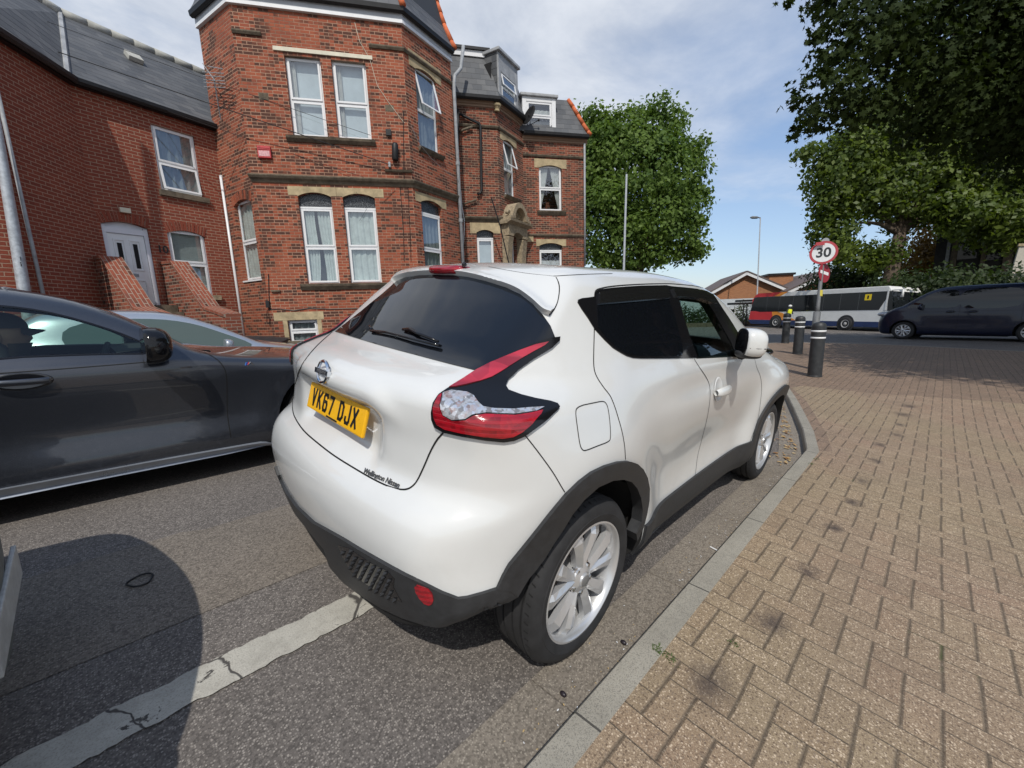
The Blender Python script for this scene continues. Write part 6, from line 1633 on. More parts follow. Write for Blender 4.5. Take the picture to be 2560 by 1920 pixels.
def make_car(name, label, sp, paint, hollow=False, glass=None, step=.05, group=None):
    F = carF(sp); L = sp['box']
    S = Solid(F, L, sp['seg'], step)
    e = empty(name, (0, 0, 0), label=label, cat=sp.get('cat', 'car'), group=group)
    body = link('body', S.mesh('body'), [paint, m_well], e, smooth=True)
    def bcut(mbb):
        c = mbb.build('cut', [m_well, m_well], merge=1e-4); bm = bmesh.new(); bm.from_mesh(c.data); bmesh.ops.recalc_face_normals(bm, faces=bm.faces); bm.to_mesh(c.data); bm.free(); boolean(body, c)
    for cx in (0., sp['wb']):
        mb = MB(); mb.cur = 1; Mw = Matrix.Translation((cx, 0, sp['wr'])) @ Matrix.Rotation(R(90), 4, 'X')
        for sg in (-1, 1): mb.lathe([(0, sg*(sp['hw']-.34)), (sp['wr']+.065, sg*(sp['hw']-.34)), (sp['wr']+.065, sg*1.5), (0, sg*1.5)], 40, Mw)
        bcut(mb)
    def side(a, z, sg=-1): return S.dirhit((a, sg*4, z), (0, -sg, 0)) or S.snap(Vector((a, sg*sp['hw'], z)))
    def sp_(nm, loop, m, off=.004, depth=.012, sg=-1, parent=None, st=.05, holes=(), sub=3):
        lp = catmull([Vector(q) for q in loop], sub) if sub else [Vector(q) for q in loop]
        return patch(nm, S, lp, lambda q: side(q[0], q[1], sg), m, parent or e, off, depth, st, holes=holes)
    if hollow:
        b = sp['beltz']
        jin_ = Solid(lambda P: np.maximum(F(P, .05), np.maximum(b-.32-P[:, 2], np.maximum(sp['in0']-P[:, 0], P[:, 0]-sp['in1']))), sp['box'], (sp['in0']+.4, sp['in1']-.5, b+.02, .3), .1)
        c = link('cut', jin_.mesh('cut'), [m_well, m_well])
        for p in c.data.polygons: p.material_index = 1
        boolean(body, c)
        for lp in sp['glass']:
            q = catmull([Vector(v) for v in lp], 3); cx_ = sum(v.x for v in q)/len(q); cz_ = sum(v.y for v in q)/len(q)
            mb = MB(); mb.prism([(cx_+(v.x-cx_)*.985, cz_+(v.y-cz_)*.97) for v in q], -1.4, 1.4, lambda a, t, w: Vector((a, w, t))); bcut(mb)
        ws = sp['ws']; mb = MB(); mb.prism([(-ws[0], ws[2]), (ws[0], ws[2]), (ws[1], ws[3]), (-ws[1], ws[3])], ws[4], ws[5], lambda a, t, w: Vector((w, a, t))); bcut(mb)
    smooth_angle(body, 40)
    gm = glass or m_rear_glass
    for sg in (-1, 1):
        for k, lp in enumerate(sp['glass']):
            if hollow:
                sp_('window_trim', lp, m_piano, .003, .012, sg, holes=[[ (sum(v[0] for v in lp)/len(lp) + (v[0]-sum(u[0] for u in lp)/len(lp))*.95, sum(v[1] for v in lp)/len(lp) + (v[1]-sum(u[1] for u in lp)/len(lp))*.93) for v in [tuple(w) for w in catmull([Vector(q) for q in lp], 3)]]])
            sp_('side_window', lp, gm, .001 if hollow else .004, .003, sg)
        for ln in sp.get('lines', []):
            q = densify(catmull([Vector(v) for v in ln], 4, closed=False), .05, closed=False); strip('panel_gap', [side(v.x, v.y, sg) for v in q], m_gap, e, .006, .0015)
        for lp, m, off in sp.get('patches', []): sp_('lower_trim', lp, m, off, .03, sg)
        for hx, hz in sp.get('handles', []):
            p, n = side(hx, hz, sg); mb = MB(); tx = Vector((1, 0, 0)); tx = (tx - n*tx.dot(n)).normalized(); Mh_ = Matrix((tx, n.cross(tx), n)).transposed().to_4x4(); Mh_.translation = p
            mb.grid(lambda u, v: Mh_ @ Vector(((u-.5)*.21, .017*math.cos(v*2*math.pi), .022+.014*math.sin(math.pi*u)**.5+.010*math.sin(v*2*math.pi))), 10, 10); mb.build('door_handle', sp.get('handle_m', paint), e, smooth=True)
            mb = MB(); mb.lathe([(0, .001), (.05, .001), (.06, .004), (.064, 0)], 20, Mh_ @ Matrix.Scale(1.9, 4, (1, 0, 0)) @ Matrix.Scale(.75, 4, (0, 1, 0))); mb.build('handle_recess', sp.get('recess_m', m_clad), e, smooth=True)
        if 'mirror' in sp:
            mx, mz, mw = sp['mirror']; c = (mx, sg*(sp['hw']+.10), mz)
            mb = MB(); mb.grid(ell(c, .085*mw, .125*mw, .085*mw, .75, mx-.03), 20, 12); mo = mb.build('mirror', sp.get('mirror_m', paint), e, smooth=True)
            mb = MB(); mb.tube([Vector((mx+.03, sg*(sp['hw']-.10), mz-.05)), Vector((mx+.01, sg*(sp['hw']+.06), mz-.05))], [.045*mw, .03*mw], 8); mb.build('mirror_arm', m_clad, mo, smooth=True)
    if 'wsp' in sp:
        x0, x1, w0, w1, z0, z1 = sp['wsp']; mb = MB(); mb.grid(lambda u, v: (lambda q: q[0]+q[1]*(.0005 if hollow else .004))(S.snap(Vector((x0+(x1-x0)*v, (u*2-1)*(w0+(w1-w0)*v), z0+(z1-z0)*v)))), 12, 8); mb.build('windscreen', gm, e, smooth=True)
    if 'rwp' in sp:
        x0, x1, w0, w1, z0, z1 = sp['rwp']; mb = MB(); mb.grid(lambda u, v: (lambda q: q[0]+q[1]*.004)(S.snap(Vector((x0+(x1-x0)*v, (u*2-1)*(w0+(w1-w0)*v), z0+(z1-z0)*v)))), 12, 8); mb.build('rear_window', m_rear_glass, e, smooth=True)
    for (lx, ly, lz, sx, sy, sz, m) in sp.get('lamps', []):
        for sg in (-1, 1):
            p, n = S.snap(Vector((lx, sg*ly, lz))); mb = MB(); mb.grid(ell((p.x - n.x*.02, p.y-n.y*.02, p.z), sx, sy, sz, .8), 18, 10); mb.build('headlight' if lx > 1 else 'tail_light', m, e, smooth=True)
    for cx in (0., sp['wb']):
        for sg in (-1, 1): make_wheel(e, cx, sg*(sp['hw']-.115), sg, sp['wr'], .215, sp.get('rim', .225))
    mb = MB(); mb.box(.5, sp['wb']-.5, -sp['hw']+.2, sp['hw']-.2, .17, .30); mb.build('underbody', m_well, e)
    return e, S
def place(e, x, y, z=0, deg=0): e.location = (x, y, z); e.rotation_euler = (0, 0, R(deg))

def _flake(c1, c2):
    def fn(nt, b):
        v = nt.coord(); n = nt.noise(v, 900, 2, .5); g = nt.noise(v, 3, 4, .6)
        nt.put(b.inputs['Base Color'], nt.mix(n.lin(.35, .65), c1, c2)); nt.put(b.inputs['Roughness'], g*.12 + .26)
        z = nt.xyz(v)[2]; d = nt.noise(v, 30, 5, .7).lin(.5, .75)*(1. - z.lin(.2, .7)); nt.put(b.inputs['Metallic'], .6 - d*.4)
    return fn
m_grey = mat('dark_grey_metallic', (.05, .055, .065), .3, .6, coat=1., fn=_flake((.030, .034, .044), (.060, .066, .080)))
m_silver = mat('silver_metallic', (.4, .42, .45), .3, .7, coat=1., fn=_flake((.36, .39, .43), (.48, .51, .55)))
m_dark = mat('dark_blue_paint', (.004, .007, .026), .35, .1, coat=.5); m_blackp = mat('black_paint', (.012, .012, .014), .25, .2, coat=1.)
m_skirt = varied('silver_sill_blade', (.34, .37, .42), .3, 5, .1, metal=.6)

# --- dark grey saloon beside the white car; front axle about level with the white car's tail
bx0 = .12 - 2.81          # rear axle in street coordinates
def X(v): return v - bx0
spB = dict(hw=.915, wb=2.81, wr=.335, rim=.238, beltz=.92, w=[(.12, .80), (.22, .895), (.30, .905), (.45, .895), (.6, .90), (.75, .915), (.83, .918), (.87, .895), (.92, .865), (1.0, .80), (1.1, .735), (1.2, .66), (1.28, .58), (1.36, .42), (1.6, .2)],
    fl=.02, scoop=.025, rt=-.2, ft=2.9, rl=.9, tf=.2, gr=.12, gf=.02, g0=.35, g1=1.9,
    xr=[(.1, -.86), (.3, -.98), (.6, -1.02), (.9, -1.0), (1.0, -.9), (1.2, -.3), (1.5, .6)], xf=[(.1, 3.45), (.3, 3.60), (.55, 3.64), (.7, 3.6), (.8, 3.5), (1.0, 3.2)],
    zt=[(-1.1, 1.02), (-.6, 1.05), (-.1, 1.16), (.35, 1.28), (.75, 1.335), (1.1, 1.345), (X(-1.5), 1.325), (X(-1.3), 1.275), (X(-1.1), 1.19), (X(-.92), 1.085), (X(-.72), .955), (X(-.45), .90), (X(0), .862), (3.3, .78), (3.7, .60)],
    box=(-1.2, 3.8, -1.1, 1.1, .08, 1.5), seg=(-.1, 2.9, .6, .35), in0=.15, in1=X(-.55), ws=(.62, .50, .97, 1.25, X(-1.25), X(-.2)), kr=.1,
    glass=[[(X(-1.98), .925), (X(-1.5), .92), (X(-1.2), .915), (X(-.98), .905), (X(-.92), .915), (X(-1.0), .985), (X(-1.14), 1.07), (X(-1.37), 1.17), (X(-1.6), 1.215), (X(-1.95), 1.235), (X(-2.0), 1.22)],
           [(X(-2.06), 1.22), (X(-2.03), .93), (X(-2.5), .945), (X(-2.75), .975), (X(-2.7), 1.05), (X(-2.45), 1.18), (X(-2.2), 1.225)]],
    lines=[[(X(-.76), .93), (X(-.66), .88), (X(-.60), .80), (X(-.585), .70), (X(-.60), .45), (X(-.60), .28)], [(X(-2.02), .93), (X(-2.03), .7), (X(-2.0), .4), (X(-1.97), .27)], [(X(-3.2), .845), (X(-1.6), .845), (X(-.9), .86)]],
    zb=.15, patches=[([(X(-2.4), .135), (X(-2.4), .215), (X(-1.4), .22), (X(-.6), .212), (X(-.38), .20), (X(-.38), .135), (X(-1.4), .13)], m_skirt, .018)],
    handles=[(X(-1.52), .795)], mirror=(X(-.98), .965, 1.3), mirror_m=m_piano, wsp=(X(-.74), X(-1.32), .64, .50, .985, 1.27), rwp=(-.55, .25, .60, .50, 1.06, 1.25),
    lamps=[(3.4, .68, .66, .22, .14, .06, m_chrome), (-.95, .7, .80, .08, .16, .06, m_red)], recess_m=m_blackp)
bm_car, bS = make_car('saloon_car', 'dark grey metallic saloon car with a driver in a cap, alongside the white car', spB, m_grey, hollow=True, glass=m_carglass, step=.045)
# wing badge stripes
p, n = bS.dirhit((X(-.43), -3, .80), (0, 1, 0)); mb = MB(); mb.tube([p+n*.003+Vector((-.02, 0, -.01)), p+n*.003+Vector((.0, 0, .012)), p+n*.003+Vector((.02, 0, -.01))], .003, 5); mb.build('badge', m_chrome, bm_car)
for k, c in enumerate(((.05, .2, .6), (.04, .05, .3), (.6, .03, .03))): 
    mb = MB(); mb.tube([p+n*.003+Vector((-.034+.008*k, 0, -.01)), p+n*.003+Vector((-.026+.008*k, 0, .012))], .003, 5); mb.build('badge', mat('stripe_%s' % ('blue', 'navy', 'red')[k], c, .4), bm_car)
# cabin
for sy in (-.38, .38):
    mb = MB(); Ms = Matrix.Translation((X(-1.98), sy, .42)) @ Matrix.Rotation(R(-20), 4, 'Y'); mb.grid(lambda u, v: Ms @ Vector((.07*math.cos(2*math.pi*u), .23*math.copysign(abs(math.sin(2*math.pi*u))**.6, math.sin(2*math.pi*u))*(1-.25*v**3), .62*v)), 20, 8)
    s_ = mb.build('front_seat', m_seat, bm_car, smooth=True); mb = MB(); mb.grid(ell((X(-2.22), sy, 1.10), .05, .12, .075, .8), 14, 10); mb.build('headrest', m_seat, s_, smooth=True)
mb = MB(); Mst = Matrix.Translation((X(-1.22), -.38, .80)) @ Matrix.Rotation(R(-66), 4, 'Y')
mb.tube([Mst @ Vector((.18*math.cos(a), .18*math.sin(a), 0)) for a in [2*math.pi*k/30 for k in range(30)]], .015, 8, closed=True)
for a in (0, 2.1, 4.2): mb.tube([Mst @ Vector((0, 0, -.02)), Mst @ Vector((.17*math.cos(a), .17*math.sin(a), 0))], .018, 6)
mb.build('steering_wheel', m_seat, bm_car, smooth=True)
mb = MB(); mb.grid(lambda u, v: Vector((X(-.62)-.5*v, -.72+1.44*u, .90+.03*math.sin(v*2.6))), 12, 6); mb.build('dashboard', m_seat, bm_car, smooth=True)
place(bm_car, bx0, 1.75+.915, -.081); TILT = R(-5.1); bm_car.rotation_euler.x = TILT
# --- silver car parked on the far side, its roof and bonnet showing over the grey saloon
sx0 = .55 - 1.62
spS = dict(hw=.86, wb=2.55, wr=.31, beltz=.92, w=[(.12, .76), (.3, .84), (.6, .86), (.8, .86), (.92, .82), (1.1, .74), (1.3, .66), (1.42, .58), (1.5, .4)], fl=.02, rt=-.1, ft=2.6, g0=.3, g1=1.7,
    xr=[(.1, -.7), (.4, -.8), (.8, -.78), (1.0, -.7), (1.4, -.35), (1.55, -.1)], xf=[(.1, 3.1), (.3, 3.3), (.6, 3.32), (.8, 3.15), (1.0, 2.9)],
    zt=[(-.9, 1.35), (-.3, 1.43), (.3, 1.47), (.7, 1.46), (1.0, 1.42), (1.35, 1.30), (1.65, 1.16), (1.95, 1.02), (2.2, .97), (2.6, .90), (3.0, .78), (3.4, .6)],
    box=(-1., 3.5, -1.05, 1.05, .08, 1.6), seg=(.0, 2.6, .6, .3), glass=[[(.0, .95), (.6, .93), (1.2, .92), (1.62, .92), (1.78, .98), (1.45, 1.15), (1.1, 1.29), (.7, 1.35), (.2, 1.33), (-.1, 1.2)]],
    lines=[[(.62, .9), (.62, .3)], [(1.6, .9), (1.7, .7), (1.66, .3)]], mirror=(1.45, 1.0, .85), wsp=(1.95, 1.15, .66, .54, 1.02, 1.38), rwp=(-.62, -.2, .58, .5, 1.05, 1.34),
    lamps=[(3.15, .6, .7, .2, .14, .06, m_chrome), (-.7, .65, .85, .07, .12, .1, m_red)])
sv_car, _ = make_car('parked_car', 'silver car parked in front of the houses, mostly hidden behind the grey saloon', spS, m_silver, glass=mat('grey_green_glass', (.07, .10, .095), .05, spec=.7), step=.08)
place(sv_car, .36-1.70, 5.25+.86, -.57); sv_car.rotation_euler.x = R(-4)
# --- nose of a black car parked behind the white one, at the left edge
spK = dict(hw=.88, wb=2.6, wr=.32, beltz=.95, w=[(.12, .76), (.3, .86), (.6, .88), (.8, .88), (.95, .84), (1.1, .76), (1.3, .68), (1.45, .6), (1.6, .4)], fl=.02, rt=-.1, ft=2.75, tf=.16, g0=.3, g1=1.7,
    xr=[(.1, -.7), (.4, -.8), (.8, -.78), (1.0, -.7), (1.4, -.45), (1.6, -.2)], xf=[(.1, 3.20), (.3, 3.36), (.55, 3.40), (.74, 3.40), (.86, 3.34), (.98, 3.12)], cf=.30,
    zt=[(-.9, 1.42), (-.3, 1.5), (.3, 1.53), (.8, 1.51), (1.2, 1.42), (1.6, 1.26), (2.0, 1.08), (2.3, 1.02), (2.8, .98), (3.15, .94), (3.4, .88)],
    box=(-1., 3.6, -1.05, 1.05, .08, 1.7), seg=(.0, 2.7, .6, .3), glass=[[(-.1, .98), (.6, .96), (1.2, .96), (1.75, .97), (1.85, 1.02), (1.45, 1.24), (1.1, 1.36), (.5, 1.41), (.0, 1.35), (-.3, 1.15)]],
    lines=[[(.62, .9), (.62, .3)], [(1.7, .95), (1.75, .7), (1.7, .3)]], mirror=(1.55, 1.05, .9), wsp=(2.1, 1.25, .68, .56, 1.05, 1.42), rwp=(-.62, -.4, .58, .5, 1.05, 1.4),
    lamps=[(3.12, .70, .72, .10, .10, .06, m_clear), (-.7, .65, .9, .07, .12, .1, m_red)])
bk_car, kS = make_car('parked_car', 'black car parked behind the white car, only its nose showing at the left edge', spK, m_blackp, step=.07)
mb = MB(); mb.grid(lambda u, v: (lambda q: q[0]+q[1]*.01)(kS.snap(Vector((3.45-.30*(2*u-1)**2, -.80+1.6*u, .30+.38*v)))), 18, 8); mb.build('grille', varied('dusty_front_moulding', (.10, .11, .105), .5, 40, .5), bk_car, smooth=True)
mb = MB(); mb.box(3.405, 3.418, -.26, .26, .40, .51); mb.build('number_plate', varied('white_plate', (.40, .41, .40), .35, 30, .25), bk_car, bevel=.004)
place(bk_car, -1.50-3.40, .12, 0)

# --- driver of the grey saloon
m_skin = varied('shaded_skin', (.30, .155, .105), .6, 18, .12); m_cap = varied('black_cap', (.012, .012, .014), .85, 30, .3); m_coat = varied('dark_jacket', (.02, .021, .025), .85, 20, .3)
dr_ = empty('person', (bx0+X(-1.62), 2.24, .5), label='driver wearing a dark baseball cap inside the grey saloon', cat='person')
def skinned(name, verts, edges, m, parent, sub=2, smooth=True):
    me = bpy.data.meshes.new(name); me.from_pydata([v[0] for v in verts], edges, []); o = link(name, me, None, parent)
    sk = o.modifiers.new('s', 'SKIN'); ss = o.modifiers.new('u', 'SUBSURF'); ss.levels = ss.render_levels = sub
    for v, d in zip(verts, me.skin_vertices[0].data): d.radius = v[1] if isinstance(v[1], tuple) else (v[1], v[1])
    me.skin_vertices[0].data[0].use_root = True
    bpy.context.view_layer.update(); dg = bpy.context.evaluated_depsgraph_get(); nm = bpy.data.meshes.new_from_object(o.evaluated_get(dg)); o.modifiers.clear(); o.data = nm; nm.name = name
    nm.materials.clear(); nm.materials.append(m); nm.polygons.foreach_set('use_smooth', [True]*len(nm.polygons)); return o
hx, hy, hz = -1.60, 2.22, 1.035       # centre of the head
def H_(a, b, c): return (hx+a, hy+b, hz+c)
bodyv = [(H_(-.10, 0, -.62), .15), (H_(-.08, 0, -.42), .15), (H_(-.05, 0, -.24), .13), (H_(-.03, 0, -.14), .06), (H_(-.01, 0, -.05), .075), (H_(-.005, 0, .03), .088), (H_(-.01, 0, .075), .07),
         (H_(-.04, -.17, -.24), .065), (H_(.10, -.24, -.40), .05), (H_(.32, -.12, -.30), .038), (H_(-.04, .17, -.24), .065), (H_(.10, .22, -.40), .05), (H_(.30, .06, -.30), .038)]
skinned('body', bodyv, [(0, 1), (1, 2), (2, 3), (3, 4), (4, 5), (5, 6), (2, 7), (7, 8), (8, 9), (2, 10), (10, 11), (11, 12)], m_coat, dr_)
mb = MB(); 
def face(u, v):
    a = 2*math.pi*u; b = math.pi*(v-.5); x, y, z = math.cos(a)*math.cos(b), math.sin(a)*math.cos(b), math.sin(b)
    r = 1.; q = Vector((x*.098, y*.078, z*.122 - .005))
    if x > 0:
        q.x += .017*math.exp(-(y/.26)**2 - ((z+.08)/.16)**2) + .008*math.exp(-(y/.5)**2-((z+.62)/.12)**2) - .008*math.exp(-((abs(y)-.38)/.16)**2-((z-.14)/.12)**2) + .003*math.exp(-(y/.3)**2-((z+.38)/.1)**2)
        q.x -= .02*max(0, -z-.6)
    q.y *= 1 - .25*max(0, -z); return Vector(H_(q.x+.01, q.y, q.z))
mb.grid(face, 40, 28); mb.build('head', m_skin, dr_, smooth=True)
for sg in (-1, 1):
    mb = MB(); mb.grid(ell(H_(-.01, sg*.078, -.01), .018, .010, .032, 1), 12, 8); mb.build('ear', m_skin, dr_, smooth=True)
    mb = MB(); mb.grid(ell(H_(.093, sg*.031, .012), .008, .012, .008, 1), 12, 8); mb.build('eye', mat('eye', (.05, .04, .04), .3), dr_, smooth=True)
mb = MB(); mb.grid(lambda u, v: Vector(H_(.102*math.cos(2*math.pi*u)*math.cos(v*1.5)+.012, .087*math.sin(2*math.pi*u)*math.cos(v*1.5), .045+.095*math.sin(v*1.5))), 28, 8); cp = mb.build('cap', m_cap, dr_, smooth=True)
mb = MB(); mb.grid(lambda u, v: Vector(H_(.085+(.10*math.sin(math.pi*(.1+.8*u)))*v, -.075*math.cos(math.pi*(.06+.88*u)), .050-.018*v-.03*(abs(u-.5)*2)**2)), 14, 6)
mb.grid(lambda u, v: Vector(H_(.085+(.10*math.sin(math.pi*(.1+.8*u)))*v, -.075*math.cos(math.pi*(.06+.88*u)), .044-.018*v-.03*(abs(u-.5)*2)**2)), 14, 6, flip=True); mb.build('cap_brim', m_cap, cp, smooth=True)
mb = MB(); mb.grid(lambda u, v: Vector(H_(.012+.104*math.cos((u-.5)*3.0)*(1-.25*v)+.004, .082*math.sin((u-.5)*3.0)*(1-.2*v), -.045-.075*v)), 16, 6); mb.build('beard', mat('dark_beard', (.02, .014, .01), .9), dr_, smooth=True)
# hands closed on the wheel rim
wc = Vector((bx0+X(-1.22), 2.665-.38, .80)); Mst2 = Matrix.Translation(wc) @ Matrix.Rotation(R(-66), 4, 'Y')
for a0 in (1.9, 4.4):
    c = Mst2 @ Vector((.18*math.cos(a0), .18*math.sin(a0), 0)); 
    wv = [((c + Vector((-.075, 0, -.01))).to_tuple(), .026), ((c + Vector((-.04, 0, .0))).to_tuple(), (.036, .018)), ((c + Vector((-.018, 0, .012))).to_tuple(), (.038, .014))]
    hd = skinned('hand', wv, [(0, 1), (1, 2)], m_skin, dr_, 2)
    for k in range(4):
        d = Vector((0, (k-1.5)*.0185, 0)); L = (.9, 1, .97, .8)[k]
        fv = [((c+d+Vector((-.02, 0, .012))).to_tuple(), .009), ((c+d+Vector((.008, 0, .026*L))).to_tuple(), .0085), ((c+d+Vector((.027*L, 0, .006))).to_tuple(), .008), ((c+d+Vector((.016, 0, -.018*L))).to_tuple(), .007)]
        skinned('finger', fv, [(0, 1), (1, 2), (2, 3)], m_skin, hd, 1)
    sg = 1 if a0 < 3 else -1
    skinned('thumb', [((c+Vector((-.035, -.028*sg, 0))).to_tuple(), .011), ((c+Vector((-.012, -.042*sg, -.006))).to_tuple(), .010), ((c+Vector((.008, -.036*sg, -.018))).to_tuple(), .008)], [(0, 1), (1, 2)], m_skin, hd, 1)

pv_ = Vector((0, 2.665, -.081)); Rx = Matrix.Rotation(TILT, 4, 'X'); l0 = dr_.location.copy(); o_ = Vector((0, 2.665, 0))
dr_.location = pv_ + Rx @ (l0 - o_); dr_.rotation_euler = (TILT, 0, 0)

# ================================================================== junction: bollards, signs, lamps, bus, van, far buildings
KB_ = lambda x, y: (1750+x/2.731, 550+y/2.731)
def base_at(u, v, h=PZ): p = tp(u, v, h); return Vector((p.x, p.y, zg(p.x, p.y)+h))
m_boll = varied('black_bollard_paint', (.030, .032, .034), .5, 9, .35, .1); m_wband = mat('white_reflective_band', (.75, .76, .76), .4)
labs = ['nearest black bollard with two white bands, in front of the speed limit post', 'middle black bollard of the row of three at the junction', 'farthest black bollard of the row, in front of the bus']
proto = None
for k, (u, v) in enumerate(((2036, 941), (1993.5, 885), (1962.5, 858))):
    p = base_at(u, v)
    if proto is None:
        proto = empty('bollard', (0, 0, 0))
        mb = MB(); mb.lathe([(0, 0), (.128, 0), (.128, .02), (.122, .03), (.118, .74), (.122, .745), (.122, .99), (.118, 1.02), (.095, 1.055), (.05, 1.075), (0, 1.08)], 32); o = mb.build('post', m_boll, proto); smooth_angle(o, 30)
        for z in (.755, .885):
            mb = MB(); mb.lathe([(.1195, z), (.124, z+.002), (.124, z+.034), (.1195, z+.036)], 32); mb.build('reflective_band', m_wband, proto, smooth=True)
        e = proto
    else:
        e = proto.copy(); COL.objects.link(e)
        for ch in proto.children:
            c = ch.copy(); COL.objects.link(c); c.parent = e
    e.location = p; e.rotation_mode = 'XYZ'; e.rotation_euler = Vector((0, 0, 1)).rotation_difference(GV).to_euler(); tag(e, labs[k], 'bollard', 'bollards along the kerb')
# leaning post with the 30 sign and a back-facing round sign
pb = base_at(2040, 934); d_ = (pb-CPOS).dot(cF)
def ad(u, v, d): return CPOS + ray(u, v)*d
d2 = d_*1.06; Bq = ad(2034, 920, d2); Bq.z = zg(Bq.x, Bq.y)
sg_ = empty('speed_sign', Bq, label='round red-rimmed 30 speed limit sign on a leaning grey post', cat='road sign')
mb = MB(); top_ = ad(2062, 608, d2); j = ad(2043, 780, d2); j0 = ad(2039, 812, d2)
mb.tube([Bq, j0, j], [.075, .07, .068], 14); mb.tube([j, ad(2045, 765, d2), top_], [.05, .038, .036], 12); po_ = mb.build('post', varied('shaded_grey_post', (.13, .135, .14), .6, 9, .2), sg_, smooth=True)  # post grey darkened: the shade it stands in is put into the colour
mb = MB(); mb.tube([ad(2050, 741, d2), ad(2051, 726, d2)], .046, 10); mb.build('tape', varied('yellow_tape', (.5, .42, .05), .6), sg_)
zc = -(cF - cF.z*Vector((0, 0, 1))).normalized(); a_ = R(-13); zc = Matrix.Rotation(a_, 3, 'Z') @ Vector((-1, -.35, 0)).normalized(); ax = GV.cross(zc).normalized()
tilt = (top_-j).normalized(); xa = tilt.cross(zc).normalized()
Ms = Matrix((xa, tilt, xa.cross(tilt))).transposed().to_4x4(); Ms.translation = ad(2059, 632, d2) + zc*.05
rr_ = .285*1.0; rpx = 56/2*d2/FPX; rr_ = rpx*1.04; print('sign radius', rr_, 'd', d2)
mb = MB(); mb.lathe([(0, -.008), (rr_, -.008), (rr_, 0), (rr_*.80, .0004)], 40, Ms); sf = mb.build('sign_ring', varied('faded_red', (.36, .035, .045), .5, 6, .15), sg_)
mb = MB(); mb.lathe([(0, .002), (rr_*.81, .0018)], 40, Ms); mb.build('sign_face', varied('sign_white', (.62, .63, .63), .5, 5, .1), sg_)
Mt = Ms.copy(); Mt.translation = Ms @ Vector((0, -.01, .004)); text('numeral', '30', rr_*1.12, Mt, mat('sign_black', (.02, .022, .025), .5), sg_, ext=.001, bold=.008, sx=.95)
Ms2 = Ms.copy(); Ms2.translation = ad(2064, 604, d2)+zc*.02; mb = MB(); mb.lathe([(0, -.03), (.07, -.03), (.07, .03), (0, .03)], 12, Ms2); mb.build('post_cap', m_greypipe, sg_)
mb = MB(); Mx = Ms.copy(); Mx.translation = ad(2045, 612, d2)+zc*.03; mb.box(-.04, .12, -.02, .05, -.01, .01, Mx); mb.build('bracket', MATS['faded_red'], sg_)
# smaller no-entry sign seen nearly edge on, lower on the same post
Mn = Matrix.Translation(ad(2061, 682, d2)+zc*.04) @ (Matrix((Vector((zc.x, zc.y, 0)).normalized()*.82+Vector((-zc.y, zc.x, 0))*-.57, tilt, Vector((0, 0, 0)))).transposed().to_4x4() if False else Matrix.Identity(4))
zn = (Matrix.Rotation(R(62), 3, 'Z') @ zc); xn = tilt.cross(zn).normalized(); Mn = Matrix((xn, tilt, xn.cross(tilt))).transposed().to_4x4(); Mn.translation = ad(2061, 682, d2)
r2 = 42/2*1.14*d2/FPX
mb = MB(); mb.lathe([(0, -.006), (r2, -.006), (r2, 0), (0, .0005)], 32, Mn); ne = mb.build('no_entry_sign', mat('no_entry_red', (.30, .02, .03), .5), sg_)
mb = MB(); mb.box(-r2*.72, r2*.72, -r2*.16, r2*.16, .001, .003, Mn); mb.build('white_bar', m_wband, ne)

# lamp columns
def lamp(label, bx, by, top, r0, r1, head=None, m=m_greypipe):
    e = empty('street_lamp', (bx, by, zg(bx, by)), label=label, cat='street lamp'); b_ = Vector((bx, by, zg(bx, by)-.1))
    mb = MB(); mb.tube([b_, b_.lerp(top, .12), b_.lerp(top, .122), top], [r0, r0*.96, r1*1.2, r1], 14); mb.build('column', m, e, smooth=True)
    if head:
        mb = MB(); hd = head; mb.tube([top, top+hd*.25+Vector((0, 0, .05))], [r1*1.1, r1], 8); q = top+hd*.2+Vector((0, 0, .05)); mb.tube([q, q+hd*.25, q+hd*.75, q+hd], [.05, .14, .15, .06], 8); mb.build('lamp_head', varied('lamp_head', (.16, .17, .18), .5), e, smooth=True)
    return e
t1 = ad(1566.5, 436, 27); b1_ = ad(1563, 760, 27); lamp('plain pale lamp column standing in front of the round green tree', b1_.x, b1_.y, t1, .10, .06)
t2 = ad(1901, 545, 44); lamp('street lamp with a flat head reaching left, above the gabled brick building', ad(1893, 790, 44).x, ad(1893, 790, 44).y, t2, .11, .055, (cR*-.9)*1.0)
# numbered column by the left house
pL = HF.P(0, 0); cl = Face(CPOS + ray(40, 600)*7.4, 20)
l0_, l1_ = cl.st((-8, 300)), cl.st((58, 708)); topL = cl.P(cl.st((-8, 300))[0], cl.st((-8, 300))[1]+3); s_m = (l0_[0]+l1_[0])/2
def Lp(px): a, b = cl.st(px); return cl.P(a, b)
A_, B_ = Lp((-12, 300)), Lp((58, 712)); D_ = (B_-A_).normalized()
lmp = empty('lamp_column', B_ + D_*1.0, label='pale grey lamp column numbered 15 in front of the left brick wall', cat='lamp column')
mb = MB(); mb.tube([A_ - D_*4, A_, B_, B_ + D_*2.2], [.055, .066, .084, .09], 20); mb.build('column', varied('galvanised_steel', (.42, .45, .48), .5, 14, .25, .15, metal=.3), lmp, smooth=True)
for ch, px in (('1', (51, 647)), ('5', (51.5, 661))):
    c = Lp(px); nrm = (CPOS-c).normalized(); ux_ = cR; Mz = Matrix((ux_, -D_, ux_.cross(-D_))).transposed().to_4x4(); Mz.translation = c + nrm*.088; text('number_sticker', ch, .10, Mz, m_black, lmp, bold=.002)

